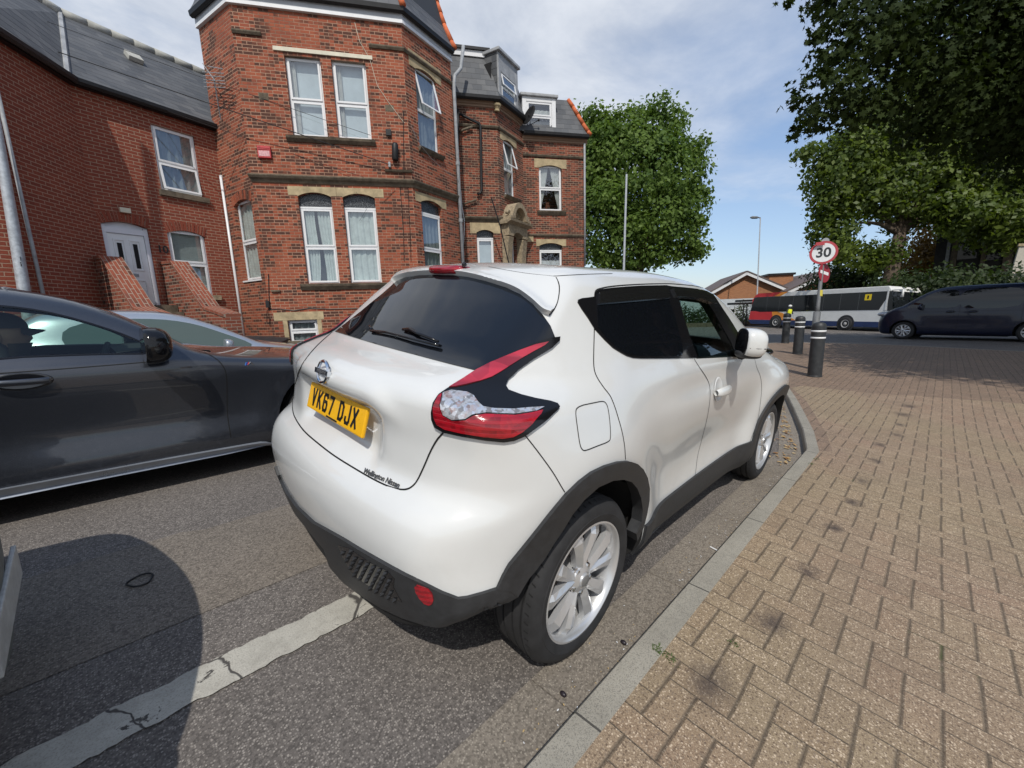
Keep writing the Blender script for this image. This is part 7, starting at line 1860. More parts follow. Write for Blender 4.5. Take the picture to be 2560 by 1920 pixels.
# single-deck bus
fb, rb = ad(2222, 832, 25.5), ad(1869, 820, 36.2)
fb.z = zg(fb.x, fb.y); rb.z = zg(rb.x, rb.y); ux = (fb-rb); BL = ux.length; ux.normalize(); print('bus length', BL, fb, rb)
sidew = Vector((0, 0, 1)).cross(ux).normalized()
if sidew.dot(CPOS-fb) > 0: sidew = -sidew          # points away from the camera
upv = ux.cross(sidew).normalized(); 
if upv.z < 0: upv = -upv
MBs = Matrix((ux, sidew, upv)).transposed().to_4x4(); MBs.translation = rb
bus = empty('bus', (0, 0, 0), label='white single-deck bus with red and orange tail and dark blue skirt', cat='bus')
BH = 2.82; BW = 2.45; y0 = 0.
m_bw = varied('bus_white', (.70, .70, .68), .35, 2, .05); m_bred = varied('bus_red', (.55, .03, .035), .35, 3, .1); m_bor = varied('bus_orange', (.72, .26, .03), .35, 3, .1); m_bbl = varied('bus_blue', (.015, .03, .10), .4, 3, .2)
m_bglass = mat('bus_glass', (.010, .012, .014), .05, spec=.4)
def bbox(x0, x1, yy0, yy1, z0, z1, name, m, parent=bus, bev=0.): mb = MB(); mb.box(x0, x1, yy0, yy1, z0, z1, MBs); return mb.build(name, m, parent, bevel=bev)
def sideprism(loop, yy0, yy1, name, m, parent=bus, bev=0): mb = MB(); mb.prism(loop, yy0, yy1, lambda a, t, w: MBs @ Vector((a, w, t))); return mb.build(name, m, parent, bevel=bev)
rear = [(.30, .35), (0, .5), (-.0, 1.0), (.10, 1.6), (.30, 2.45), (.45, 2.70), (.7, BH)]
shell = [(BL-.05, .28), (BL+.02, .9), (BL+.0, 1.3), (BL-.25, 2.55), (BL-.45, BH), (.7, BH)] + rear[::-1][1:]
shell = shell[:]
sb = sideprism(shell, 0, BW, 'body', m_bw, bev=.05)
def side_p(loop, name, m, off): return sideprism(loop, -off, .03, name, m)
side_p([(.32, .28), (BL-.06, .28), (BL-.01, .62), (.0, .62), (.02, .5)], 'skirt', m_bbl, .012)
side_p([(.0, .63), (2.7, .63), (2.3, 1.35), (.09, 1.35)], 'red_panel', m_bred, .010)
side_p([(2.5, .63), (4.6, .63), (3.9, .95), (3.3, 1.20), (2.6, 1.34), (2.31, 1.35)], 'orange_panel', m_bor, .011)
side_p([(.10, 1.36), (.6, 1.36), (1.1, 1.28), (BL-.8, 1.36), (BL-.30, 2.42), (BL-.45, 2.50), (.42, 2.50), (.30, 2.42)], 'side_glazing', m_bglass, .014)
side_p([(.13, 1.45), (.30, 2.52), (.45, 2.68), (.72, BH-.005), (3.0, BH-.005), (2.3, 2.51), (.40, 2.51), (.12, 1.4)], 'red_roof_panel', m_bred, .009)
side_p([(2.32, 2.51), (2.9, 2.51), (3.6, BH-.006), (3.01, BH-.006)], 'orange_roof_panel', m_bor, .0095)
for k in range(7):
    xx = 1.7+k*(BL-2.6)/7; bbox(xx, xx+.05, -.0165, 0, 1.37, 2.49, 'window_pillar', m_blackp)
bbox(.0, .02, .15, BW-.15, .65, 2.4, 'rear_panel', m_bred); bbox(BL-.30, BL-.20, .12, BW-.12, 1.4, 2.4, 'front_screen', m_bglass)
mb = MB(); mb.prism([(BL-.30, 1.3), (BL+.01, 1.3), (BL-.22, 2.5), (BL-.42, 2.5)], -.02, BW+.02, lambda a, t, w: MBs @ Vector((a, w, t))); mb.build('windscreen', m_bglass, bus)
bbox(BL-.46, BL-.36, -.03, .03, 1.35, 2.6, 'front_pillar', m_bw)
mb = MB(); q = MBs @ Vector((BL-.55, -.02, 2.1)); bbox(BL-1.75, BL-1.35, -.02, 0, 1.98, 2.36, 'notice', mat('yellow_notice', (.85, .62, .02), .5))
bbox(BL-1.60, BL-1.50, -.024, -.018, 2.06, 2.28, 'notice_mark', m_black)
for (xx, yy, t_) in ((2.9, 2.53, 1.5), (4.7, 2.6, 1.0)): pass
Mt = MBs @ Matrix(((1, 0, 0, 2.2), (0, 0, -1, -.02), (0, 1, 0, 2.60), (0, 0, 0, 1)))
for wx in (2.9-.1, BL-2.75):
    Mw = MBs @ Matrix.Translation((wx, .0, .46)) @ Matrix.Rotation(R(90), 4, 'X')
    mb = MB(); mb.lathe([(.0, .018), (.58, .018), (.60, -.02)], 32, Mw); mb.build('wheel_arch', m_blackp, bus)
    mb = MB(); mb.lathe([(.26, .04), (.45, .045), (.46, .0), (.46, -.25), (0, -.25)], 32, Mw); wh = mb.build('wheel', m_rubber, bus, smooth=True)
    mb = MB(); mb.lathe([(0, .035), (.09, .04), (.11, .01), (.2, .0), (.25, .045), (.27, .043)], 28, Mw); mb.build('rim', varied('bus_rim', (.45, .44, .43), .5), wh, smooth=True)
mb = MB()
for xx in (BL+.05, BL+.30): pass
a1, a2 = MBs @ Vector((BL-.25, .05, 2.55)), MBs @ Vector((BL+.45, -.1, 2.55)); mb.tube([a1, a2, a2-Vector((0, 0, .45))], [.03, .04, .09], 8); mb.build('mirror', m_bw, bus, smooth=True)
for k, xx in enumerate((3.4, 5.3, 7.2, BL-2.3)):   # a few passengers behind the glass are only hinted by head shapes
    pass
# traffic warden's bright jacket seen through the far side? a cyclist in a yellow vest stands by the rear wheel
cy = MBs @ Vector((4.6, -.8, 0)); cy.z = zg(cy.x, cy.y)
pe = empty('person', cy, label='small figure in a yellow vest and pale helmet in front of the bus', cat='person')
def pv(a, b, c, r): return ((cy.x+ux.x*a+sidew.x*b, cy.y+ux.y*a+sidew.y*b, cy.z+c), r)
V_ = [pv(0, 0, .95, .13), pv(0, 0, 1.2, .14), pv(0, 0, 1.45, .15), pv(0, 0, 1.55, .06), pv(0, 0, 1.68, .095), pv(0, .09, .5, .07), pv(0, .1, .06, .05), pv(0, -.09, .5, .07), pv(.05, -.1, .06, .05), pv(0, .22, 1.42, .055), pv(.1, .27, 1.12, .04), pv(0, -.22, 1.42, .055), pv(.1, -.27, 1.12, .04)]
skinned('body', V_, [(0, 1), (1, 2), (2, 3), (3, 4), (0, 5), (5, 6), (0, 7), (7, 8), (2, 9), (9, 10), (2, 11), (11, 12)], m_coat, pe, 1)
mb = MB(); c = pv(0, 0, 1.3, 0)[0]; mb.lathe([(.16, -.2), (.175, -.1), (.18, .1), (.15, .2)], 16, Matrix.Translation(c)); mb.build('vest', mat('hi_vis_yellow', (.75, .80, .03), .6), pe, smooth=True)
mb = MB(); mb.grid(ell(pv(0, 0, 1.73, 0)[0], .13, .12, .10, 1), 14, 10); mb.build('helmet', m_bw, pe, smooth=True)

# dark blue van
vf, vr = base_at(2255, 848, 0), base_at(2556, 856, 0)
wbv = (vf-vr).length; print('van wheelbase', wbv, vf, vr)
spV = dict(cat='van', hw=.97, wb=3.1, wr=.33, rim=.215, beltz=1.15, w=[(.12, .84), (.3, .94), (.6, .965), (.9, .97), (1.1, .96), (1.4, .945), (1.7, .91), (1.86, .87), (1.96, .74), (2.1, .4)], fl=.015, scoop=.012, rt=-.6, ft=3.2, tr=.03, tf=.18, gr=.0, gf=.05, g0=0, g1=2.5,
    xr=[(.1, -.9), (.4, -1.0), (1.0, -1.02), (1.6, -.97), (1.95, -.88), (2.1, -.8)], xf=[(.1, 3.75), (.3, 3.95), (.6, 4.0), (.85, 3.96), (1.0, 3.85), (1.2, 3.6)], cr=.03,
    zt=[(-1.1, 1.94), (0, 1.965), (1.2, 1.97), (1.9, 1.955), (2.25, 1.90), (2.55, 1.77), (2.85, 1.57), (3.1, 1.38), (3.25, 1.28), (3.5, 1.20), (3.85, 1.07), (4.1, .85)], crown=.05,
    box=(-1.2, 4.2, -1.15, 1.15, .08, 2.15), seg=(-.1, 3.2, .8, .4), glass=[[(1.75, 1.2), (2.6, 1.18), (3.05, 1.19), (2.95, 1.30), (2.65, 1.52), (2.35, 1.72), (1.85, 1.78), (1.75, 1.6)], [(.35, 1.2), (1.6, 1.17), (1.6, 1.74), (.4, 1.76)], [(-.75, 1.22), (.15, 1.2), (.2, 1.76), (-.65, 1.76)]],
    lines=[[(1.68, 1.8), (1.68, 1.1), (1.70, .35)], [(.25, 1.8), (.25, .5)], [(-.8, 1.06), (1.6, 1.03), (2.9, 1.02)]], handles=[(1.9, 1.02), (1.35, 1.02)], mirror=(2.65, 1.20, 1.2), wsp=(3.18, 2.5, .80, .70, 1.36, 1.80), lamps=[(3.7, .72, .92, .22, .16, .09, m_clear)])
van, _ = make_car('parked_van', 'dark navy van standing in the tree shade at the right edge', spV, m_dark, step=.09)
ang = math.degrees(math.atan2(vf.y-vr.y, vf.x-vr.x)); away = Vector((0, 0, 1)).cross(Vector((math.cos(R(ang)), math.sin(R(ang)), 0)))
if away.dot(CPOS-vf) > 0: away = -away
van.location = vr + (vf-vr)*(1-3.1/wbv)*1.0 + away*.86 ; van.rotation_euler = (0, math.asin(max(-1, min(1, -(vf.z-vr.z)/wbv))), R(ang))
for ch in van.children: pass

# gabled brick building, its neighbour, and a low white frontage
m_gb = mat('orange_brick', rough=.9, fn=_brick((.36, .15, .07), (.46, .20, .09), (.28, .12, .06), (.40, .28, .18), 0.)); m_tile = varied('brown_roof_tile', (.13, .10, .09), .85, 6, .3)
def gable(label, apex, le, re_, depth, deg, base_px, back=9., w=.35):
    F_ = Face(ad(*apex, depth), deg); a = F_.st(apex); l = F_.st(le); r = F_.st(re_); tb = -4.
    e = empty('brick_building', F_.P(a[0], 0), label=label, cat='building')
    wall(F_, [(l[0]+.5, tb), (r[0]-.5, tb), (r[0]-.5, r[1]+.15), (a[0], a[1]-.35), (l[0]+.5, l[1]+.15)], [], m_gb, e)
    for (p, q) in ((l, a), (a, r)):
        mb = MB(); d = Vector((q[0]-p[0], q[1]-p[1])).normalized(); n = Vector((-d.y, d.x)); n = n if n.y > 0 else -n
        vs = []
        for wq in (.5, .42):
            for c in (p, q): 
                for k in (-.32, 0): vs.append(F_.P(c[0]+n.x*k, c[1]+n.y*k, wq))
        mb.add(vs, [(0, 1, 3, 2), (4, 6, 7, 5), (0, 2, 6, 4), (1, 5, 7, 3), (0, 4, 5, 1), (2, 3, 7, 6)]); mb.build('bargeboard', m_upvc, e)
        mb = MB(); vs = [F_.P(c[0]+n.x*k, c[1]+n.y*k, wq) for wq in (.55, -back) for c in (p, q) for k in (.01, .14)]
        mb.add(vs, [(0, 1, 3, 2), (4, 6, 7, 5), (0, 2, 6, 4), (1, 5, 7, 3), (0, 4, 5, 1), (2, 3, 7, 6)]); mb.build('roof', m_tile, e)
    return e, F_
g1, GF = gable('long low brick building with a broad white-edged gable, left of the bus', (1865, 680), (1768, 735), (1968, 723), 50, -62, 780, 16)
ga, gb2, gc = GF.st((1865, 680)), GF.st((1768, 735)), GF.st((1968, 723))
for (u0, v0, u1, v1, nm, m) in ((1955, 682, 1995, 703, 'rear_block', m_gb),):
    mb = MB(); q0 = GF.st((u0, v0)); q1 = GF.st((u1, v1)); fbox(mb, GF, q0[0], q1[0]+1, q1[1]-1.5, q0[1], -9, -5); mb.build(nm, m, g1); mb = MB(); fbox(mb, GF, q0[0]-.2, q1[0]+1.2, q0[1], q0[1]+.25, -9.2, -4.8); mb.build('roof_edge', m_black, g1)
g2, _g = gable('second brick gable half hidden by tree leaves behind the bus', (2078, 676), (1960, 731), (2200, 731), 46, -62, 780, 12)
# white-clad low shopfront below the first gable
LF = Face(ad(1850, 770, 45), -60)
e = empty('low_building', LF.P(LF.st((1850, 770))[0], 0), label='low white-clad building with a window strip beneath the brick gable', cat='building')
q0, q1 = LF.st((1775, 749)), LF.st((1905, 745)); mb = MB(); fbox(mb, LF, q0[0]-3, q1[0]+4, -4, (q0[1]+q1[1])/2, -1.2, 0); mb.build('wall', varied('pale_cladding', (.52, .56, .60), .5, 1, .1), e)
q0, q1 = LF.st((1812, 772)), LF.st((1838, 786)); 
mb = MB(); fbox(mb, LF, q0[0], q1[0], q1[1], q0[1], 0, .04); fr_ = mb.build('window', m_upvc, e); mb = MB()
for k in range(2): fbox(mb, LF, q0[0]+.1+k*(q1[0]-q0[0]-.1)/2, q0[0]+(k+1)*(q1[0]-q0[0]-.1)/2, q1[1]+.08, q0[1]-.08, .041, .05)
mb.build('pane', m_bglass, fr_)
# bus shelter with dark canopy
S_ = Face(ad(1858, 790, 37), -50); e = empty('bus_shelter', S_.P(S_.st((1858, 790))[0], 0), label='dark bus shelter behind the tail of the bus', cat='bus shelter')
q0, q1 = S_.st((1836, 760)), S_.st((1900, 753)); qb = S_.st((1862, 820)); 
mb = MB(); fbox(mb, S_, q0[0], q1[0], q0[1]-.08, q0[1]+.12, -1.5, 0); mb.build('canopy', m_black, e); mb = MB(); fbox(mb, S_, q0[0]+.6, q1[0], q0[1]+.16, q0[1]+.34, -1.3, -.1); mb.build('canopy_top', m_black, e)
for px in (1860, 1868):
    a = S_.st((px, 800))[0]; mb = MB(); mb.tube([S_.P(a, qb[1]-.8, -.2), S_.P(a, q0[1], -.2)], .05, 6); mb.build('post', m_black, e)
for k, v in enumerate((800, 812)):
    a = S_.st((1864, v)); mb = MB(); fbox(mb, S_, S_.st((1860, v))[0], S_.st((1872, v))[0], a[1]-.03, a[1]+.03, -.22, -.15); mb.build('rail', m_black, e)
# low garden wall across the junction
mb = MB(); Wl = Face(ad(1820, 812, 38), -55); q0, q1 = Wl.st((1740, 806)), Wl.st((1880, 806)); fbox(mb, Wl, q0[0]-6, q1[0]+3, -4, (q0[1]+q1[1])/2, -.25, 0); tag(mb.build('boundary_wall', m_stoned), 'low weathered boundary wall across the junction, behind the bollards', 'wall')

# wheelie bins in front of the bay
m_bin = varied('black_bin_plastic', (.02, .021, .022), .5, 10, .3, .05)
def bin_(x, y, z, deg, lab, first=None):
    if first is None:
        e = empty('wheelie_bin', (0, 0, 0))
        mb = MB(); vs = [(sx*(.25 if z_ > .5 else .21), sy*(.32 if z_ > .5 else .25), z_) for z_ in (.08, .98) for sx in (-1, 1) for sy in (-1, 1)]
        mb.add([Vector(v) for v in vs], [(0, 1, 3, 2), (4, 6, 7, 5), (0, 2, 6, 4), (1, 5, 7, 3), (0, 4, 5, 1), (2, 3, 7, 6)]); mb.build('body', m_bin, e, bevel=.02)
        mb = MB(); mb.grid(lambda u, v: Vector(((u-.5)*.58, (v-.5)*.74, .99+.05*math.sin(math.pi*u)*math.sin(math.pi*v)+.03*v)), 10, 10); mb.box(-.29, .29, -.37, .37, .965, .992); mb.build('lid', m_bin, e, smooth=False)
        mb = MB(); mb.tube([Vector((-.22, .36, .93)), Vector((-.22, .43, .97)), Vector((.22, .43, .97)), Vector((.22, .36, .93))], .016, 8); mb.build('handle', m_bin, e, smooth=True)
        for sx in (-1, 1): mb = MB(); mb.lathe([(0, -.025), (.1, -.025), (.1, .025), (0, .025)], 18, Matrix.Translation((sx*.24, .25, .1)) @ Matrix.Rotation(R(90), 4, 'Y')); mb.build('wheel', m_rubber, e)
    else:
        e = first.copy(); COL.objects.link(e)
        for ch in first.children: c = ch.copy(); COL.objects.link(c); c.parent = e
    e.location = (x, y, z); e.rotation_euler = (0, 0, R(deg)); tag(e, lab, 'wheelie bin', 'black wheelie bins'); return e
pbn = ad(640, 848, 8.6); bn = bin_(pbn.x, pbn.y, pbn.z-1.0, -20, 'black wheelie bin with its lid showing beyond the silver car, nearer the white drainpipe'); q = ad(675, 850, 8.7); bin_(q.x, q.y, q.z-1.0, -34, 'black wheelie bin nearer the basement window', bn)

# small things on the road: a dark wire ring, a cigarette end, seed pods, dry leaves in the gutter
p = gnd(350, 1453, .006); mb = MB(); mb.tube([p + Vector((.045*math.cos(a)*(1+.1*math.sin(3*a)), .045*math.sin(a), .004+.003*math.sin(2*a))) for a in [2*math.pi*k/24 for k in range(24)]], .004, 6, closed=True); tag(mb.build('wire_ring', m_black), 'small dark wire ring lying on the shaded asphalt', 'ring')
for (u, v, lab) in ((1559, 1606, 'dark seed pod in the gutter beside the rear wheel'), (1408, 1735, 'dark seed pod in the gutter near the bottom edge')):
    p = gnd(u, v, .012); mb = MB(); mb.grid(ell(p, .009, .014, .009, 1), 12, 8); tag(mb.build('seed_pod', mat('pod', (.02, .015, .02), .4), smooth=True), lab, 'seed pod')
p = gnd(1785, 1371, .012); mb = MB(); mb.tube([p+Vector((.0, .022, 0)), p-Vector((.006, .022, 0))], .004, 8); tag(mb.build('cigarette_end', m_upvc), 'white cigarette end in the gutter', 'litter')
r_ = random.Random(11)
def litter(name, n, area, size, cols, label, cat, z):
    mb = MB()
    for k in range(n):
        x, y = area(r_); h = zg(x, y)+z; a = r_.uniform(0, 6.28); s = size*r_.uniform(.5, 1.3); t = r_.uniform(-.4, .4)
        c, q = math.cos(a), math.sin(a); pts = [(-1, 0, 0), (-.3, .42, .12), (.5, .35, .05), (1, 0, .2*t), (.4, -.36, .1), (-.4, -.4, 0)]
        mb.cur = r_.randrange(len(cols)); mb.add([Vector((x+(u*c-v*q)*s, y+(u*q+v*c)*s, h+.004+abs(w)*s)) for u, v, w in pts], [(0, 5, 4, 3, 2, 1)[::-1]])
    o = mb.build(name, cols); tag(o, label, cat, kind='stuff')
ml = [mat('dry_leaf_%s' % n, c, .8) for n, c in (('tan', (.42, .25, .09)), ('brown', (.22, .11, .045)), ('pale', (.50, .36, .17)))]
def pocket(r):
    while True:
        x = r.uniform(2.95, 6.2); t = (x-3.47); yk = -1.0 + (max(0, t)*.262); y = yk + abs(r.gauss(0, .085)) + .03
        if y < yk+.45: return x, y
litter('dry_leaves', 150, pocket, .024, ml, 'dry brown leaves gathered in the gutter by the angled kerb', 'leaves', .012)
litter('grit', 160, lambda r: (r.uniform(-.9, 3.2), -1.0+abs(r.gauss(0, .06))), .005, [ml[2], m_upvc], 'pale grit and crumbs along the gutter', 'grit', .008)
# weeds in the kerb joint
mb = MB()
for (u, v) in ((1642, 1622), (1678, 1648), (1835, 1610), (2040, 1148), (2030, 1160), (1655, 1630)):
    c = gnd(u, v, PZ)
    for k in range(26):
        a = r_.uniform(0, 6.28); l = r_.uniform(.005, .015); d = Vector((math.cos(a), math.sin(a), .6)); q = c+Vector((r_.gauss(0, .012), r_.gauss(0, .012), 0)); s = Vector((-d.y, d.x, 0))*.0022
        mb.add([q-s, q+s, q+d*l], [(0, 1, 2)])
tag(mb.build('weeds', mat('weed', (.06, .09, .02), .7)), 'small green weeds in the joint between kerb and paving', 'weeds', kind='stuff')
# ================================================================== trees
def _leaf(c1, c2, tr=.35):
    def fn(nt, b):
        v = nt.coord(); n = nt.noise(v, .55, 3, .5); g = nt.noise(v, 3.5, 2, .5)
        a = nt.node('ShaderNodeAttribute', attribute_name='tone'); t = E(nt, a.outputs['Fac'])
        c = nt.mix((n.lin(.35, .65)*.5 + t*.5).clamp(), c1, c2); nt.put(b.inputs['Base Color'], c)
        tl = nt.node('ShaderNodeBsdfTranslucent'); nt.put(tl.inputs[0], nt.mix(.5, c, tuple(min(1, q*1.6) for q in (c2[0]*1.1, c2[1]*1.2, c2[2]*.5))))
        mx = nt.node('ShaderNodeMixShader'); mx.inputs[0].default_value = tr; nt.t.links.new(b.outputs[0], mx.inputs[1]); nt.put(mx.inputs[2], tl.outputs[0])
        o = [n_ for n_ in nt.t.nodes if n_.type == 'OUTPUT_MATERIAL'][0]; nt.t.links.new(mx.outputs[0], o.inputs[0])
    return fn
m_bark = varied('tree_bark', (.10, .075, .055), .95, 9, .4, .8, dist=.03)
LEAF5 = np.array([(0, -.5), (.16, -.2), (.5, -.28), (.34, .02), (.52, .28), (.2, .22), (0, .6), (-.2, .22), (-.52, .28), (-.34, .02), (-.5, -.28), (-.16, -.2)])
LEAF4 = np.array([(0, -.5), (.34, .0), (0, .55), (-.34, 0)])
def leaves(name, blobs, n, size, shape, m, parent, seed=1, shell=.55, droop=.35, clump=5, clumpr=.35, vol=None):
    rg = np.random.default_rng(seed); vols = np.array([b[1][0]*b[1][1]*b[1][2] for b in blobs])**.7; pick = rg.choice(len(blobs), size=n//clump, p=vols/vols.sum())
    C0 = np.array([tuple(b[0]) for b in blobs])[pick]; Rr = np.array([b[1] for b in blobs])[pick]
    d = rg.normal(size=(len(pick), 3)); d /= np.linalg.norm(d, axis=1)[:, None]; rad = (shell + (1-shell)*rg.random(len(pick))**.6)[:, None]
    rad = rad*(1 + .14*np.sin(d[:, :1]*5+C0[:, :1])*np.cos(d[:, 1:2]*6) )
    ctr = C0 + d*Rr*rad
    P = np.repeat(ctr, clump, 0) + rg.normal(size=(len(pick)*clump, 3))*clumpr*np.repeat(np.minimum(1, Rr.mean(1))[:, None], clump, 0)
    N = np.repeat(d, clump, 0) + rg.normal(size=P.shape)*.55 + np.array([0, 0, droop]); N /= np.linalg.norm(N, axis=1)[:, None]
    T = np.cross(N, rg.normal(size=P.shape)); T /= np.linalg.norm(T, axis=1)[:, None]; B = np.cross(N, T)
    s = size*(.65+.7*rg.random(len(P)))[:, None]; k = len(shape)
    V = np.stack([P + T*s*q[0] + B*s*q[1] + N*s*(.12*abs(q[0])) for q in shape], 1).reshape(-1, 3)
    me = bpy.data.meshes.new(name); me.vertices.add(len(V)); me.vertices.foreach_set('co', V.ravel())
    me.loops.add(len(V)); me.loops.foreach_set('vertex_index', np.arange(len(V))); me.polygons.add(len(P)); me.polygons.foreach_set('loop_start', np.arange(len(P))*k); me.polygons.foreach_set('loop_total', np.full(len(P), k))
    at_ = me.attributes.new('tone', 'FLOAT', 'FACE'); at_.data.foreach_set('value', rg.random(len(P)).astype(np.float32)); me.update(); me.validate()
    return link(name, me, m, parent)
def limbs(mb, base, ends, r0, seed=0, fork=None):
    r = random.Random(seed); f = fork or base
    mb.tube([base, base.lerp(f, .5)+Vector((r.uniform(-.1, .1), r.uniform(-.1, .1), 0)), f], [r0*1.25, r0, r0*.85], 12)
    for e in ends:
        m1 = f.lerp(e, .35)+Vector((r.uniform(-.3, .3), r.uniform(-.3, .3), .4)); m2 = f.lerp(e, .7)+Vector((r.uniform(-.4, .4), r.uniform(-.4, .4), .3)); mb.tube([f, m1, m2, e], [r0*.55, r0*.36, r0*.2, r0*.06], 8)
        for k in range(3):
            s = m1.lerp(m2, k/3); mb.tube([s, s + Vector((r.uniform(-1, 1), r.uniform(-1, 1), r.uniform(.1, 1)))*(e-f).length*.22], [r0*.16, r0*.03], 5)
def blob_at(u, v, d, rx, ry=None, rz=None): return (ad(u, v, d), (rx, ry or rx, rz or rx))
def lumpy(bl, n, r0, r1, seed, keep=None):
    r = random.Random(seed); out = [(b[0], tuple(q*.93 for q in b[1])) for b in bl]
    for k in range(n):
        b = r.choice(bl); d = Vector((r.gauss(0, 1), r.gauss(0, 1), r.gauss(0, 1))).normalized(); q = b[0] + Vector((d.x*b[1][0], d.y*b[1][1], d.z*b[1][2]))*r.uniform(.85, 1.05)
        rr = r.uniform(r0, r1); out.append((q, (rr, rr, rr*r.uniform(.6, .9))))
    return out
def pxr(r, d): return r*d/FPX
# round tree beyond the houses
D = 36
t = empty('round_tree', ad(1600, 780, D), label='large round bright green tree right of the brick houses', cat='tree')
bl = [blob_at(1600, 450, D, 4.6), blob_at(1540, 400, D, 3.6), blob_at(1560, 320, D, 2.0, 2, 1.6), blob_at(1640, 350, D, 2.6), blob_at(1690, 430, D, 2.9), blob_at(1715, 520, D, 2.2), blob_at(1640, 560, D, 3.6), blob_at(1700, 600, D, 1.9), blob_at(1480, 430, D, 3.0), blob_at(1500, 560, D, 3.6), blob_at(1570, 610, D, 3.0), blob_at(1500, 345, D, 1.9), blob_at(1450, 500, D+1, 3)]
leaves('crown', lumpy(bl, 60, .6, 1.25, 3), 46000, .33, LEAF4, mat('lime_leaf', (.07, .12, .02), .6, spec=.3, fn=_leaf((.045, .09, .016), (.15, .22, .045))), t, 3, .70, .3, 8, .30)
mb = MB(); bs_ = ad(1600, 800, D); limbs(mb, bs_, [ad(u, v, D) for u, v in ((1530, 420), (1600, 360), (1680, 440), (1700, 560), (1480, 520))], .35, 2, ad(1600, 640, D)); mb.build('trunk', m_bark, t, smooth=True)
# broad tree across the junction, sunlit underside of its crown
D = 29
t = empty('sycamore_tree', ad(2225, 780, D), label='broad tree behind the bus with sunlit yellow-green leaves and a forked trunk', cat='tree')
bl = [blob_at(2110, 430, D, 2.6), blob_at(2080, 500, D, 1.5), blob_at(2090, 570, D, 1.5, 1.5, 1.2), blob_at(2190, 380, D, 3.2), blob_at(2180, 490, D, 2.8, 2.8, 1.8), blob_at(2300, 460, D, 3.4), blob_at(2400, 430, D, 3.3), blob_at(2420, 525, D-2, 2.0, 2, 1.3), blob_at(2500, 480, D-1, 3.6), blob_at(2540, 570, D-2, 2.4, 2.4, 1.6), blob_at(2620, 500, D, 4), blob_at(2300, 300, D+1, 4), blob_at(2480, 300, D+1, 4), blob_at(2090, 620, D, 1.3, 1.3, .9), blob_at(2150, 640, D+1, 1.6, 1.6, 1.0)]
m_syc = mat('sycamore_leaf', (.08, .12, .02), .55, fn=_leaf((.022, .045, .008), (.15, .20, .026)))
leaves('crown', lumpy(bl, 60, .5, 1.1, 4), 64000, .30, LEAF4, m_syc, t, 5, .55, .2, 7, .27)
mb = MB(); limbs(mb, ad(2215, 760, D), [ad(u, v, D) for u, v in ((2130, 450), (2200, 400), (2340, 420), (2450, 440), (2110, 560))], .42, 5, ad(2250, 585, D)); mb.build('trunk', m_bark, t, smooth=True)
# near tree whose boughs hang into the top right corner
D = 9.5
tr = ad(2900, 700, 12); t = empty('maple_tree', (tr.x, tr.y, zg(tr.x, tr.y)), label='near maple whose dark boughs hang into the top right corner', cat='tree')
bl = []
for (u, v, d, r) in ((2120, 60, 9.5, 75), (2090, 150, 9.5, 72), (2060, 240, 9.3, 68), (2025, 300, 9.2, 40), (2120, 270, 9.8, 80), (2200, 100, 9.5, 110), (2210, 230, 10, 100), (2300, 50, 10, 120), (2310, 200, 10, 120), (2400, 120, 10.5, 120), (2400, 280, 10.5, 110), (2500, 60, 10, 120), (2520, 220, 10.5, 130), (2600, 120, 10, 140), (2560, 330, 11, 100), (2470, 340, 11, 90), (2320, 310, 11, 80), (2080, -20, 10, 70), (2200, -60, 10, 120), (2400, -80, 10, 160), (2600, -60, 10, 170), (2700, 150, 10.5, 200), (2700, 350, 11, 160), (2040, 90, 9.4, 28), (1985, 262, 9.2, 22), (1990, 335, 9.2, 24), (2010, 330, 9.2, 26), (2035, 15, 9.4, 26), (1935, -2, 9.4, 20), (1985, -10, 9.4, 24)):
    rr = pxr(r, d); bl.append((ad(u, v, d), (rr, rr*(1.2 if r > 40 else .8), rr*.85)))
# the rest of the crown, out of frame, that throws the shade across the paving ahead
for (x, y, z, r) in ((13, -9, 9, 2.6), (9, -9, 9, 2.8), (15.5, -7.5, 8.5, 2.6), (12, -6.5, 10.5, 2.6), (8.5, -6.5, 10, 2.2), (7.2, -7.6, 8.2, 1.9), (10.5, -6.6, 9, 2.6), (14.5, -5.6, 10, 2.6), (11.5, -8.5, 8.5, 2.8), (8.8, -8.6, 8, 2.4), (6.4, -5.5, 8.2, 1.7), (7.7, -5.1, 8.7, 1.8), (6.1, -7.2, 8.1, 2.0), (9.2, -5.3, 9.2, 2.0), (5.8, -9, 8, 2.3), (11, -5.2, 9.8, 2.0)): bl.append((Vector((x, y, z)), (r, r, r*.8)))
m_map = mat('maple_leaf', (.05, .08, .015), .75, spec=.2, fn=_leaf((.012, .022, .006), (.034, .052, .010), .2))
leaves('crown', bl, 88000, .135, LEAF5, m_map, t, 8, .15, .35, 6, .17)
mb = MB(); bp = Vector((tr.x, tr.y, zg(tr.x, tr.y)-.2)); fk = Vector((tr.x-.2, tr.y+.2, 5.2)); limbs(mb, bp, [ad(2180, 150, 10.8), ad(2140, 260, 10.8), ad(2300, 60, 11.5), ad(2450, 200, 12), ad(2600, 60, 11.5), Vector((13, -9, 9)), Vector((12, -6.5, 10.5)), Vector((9, -9, 9))], .28, 9, fk); mb.build('trunk', m_bark, t, smooth=True)
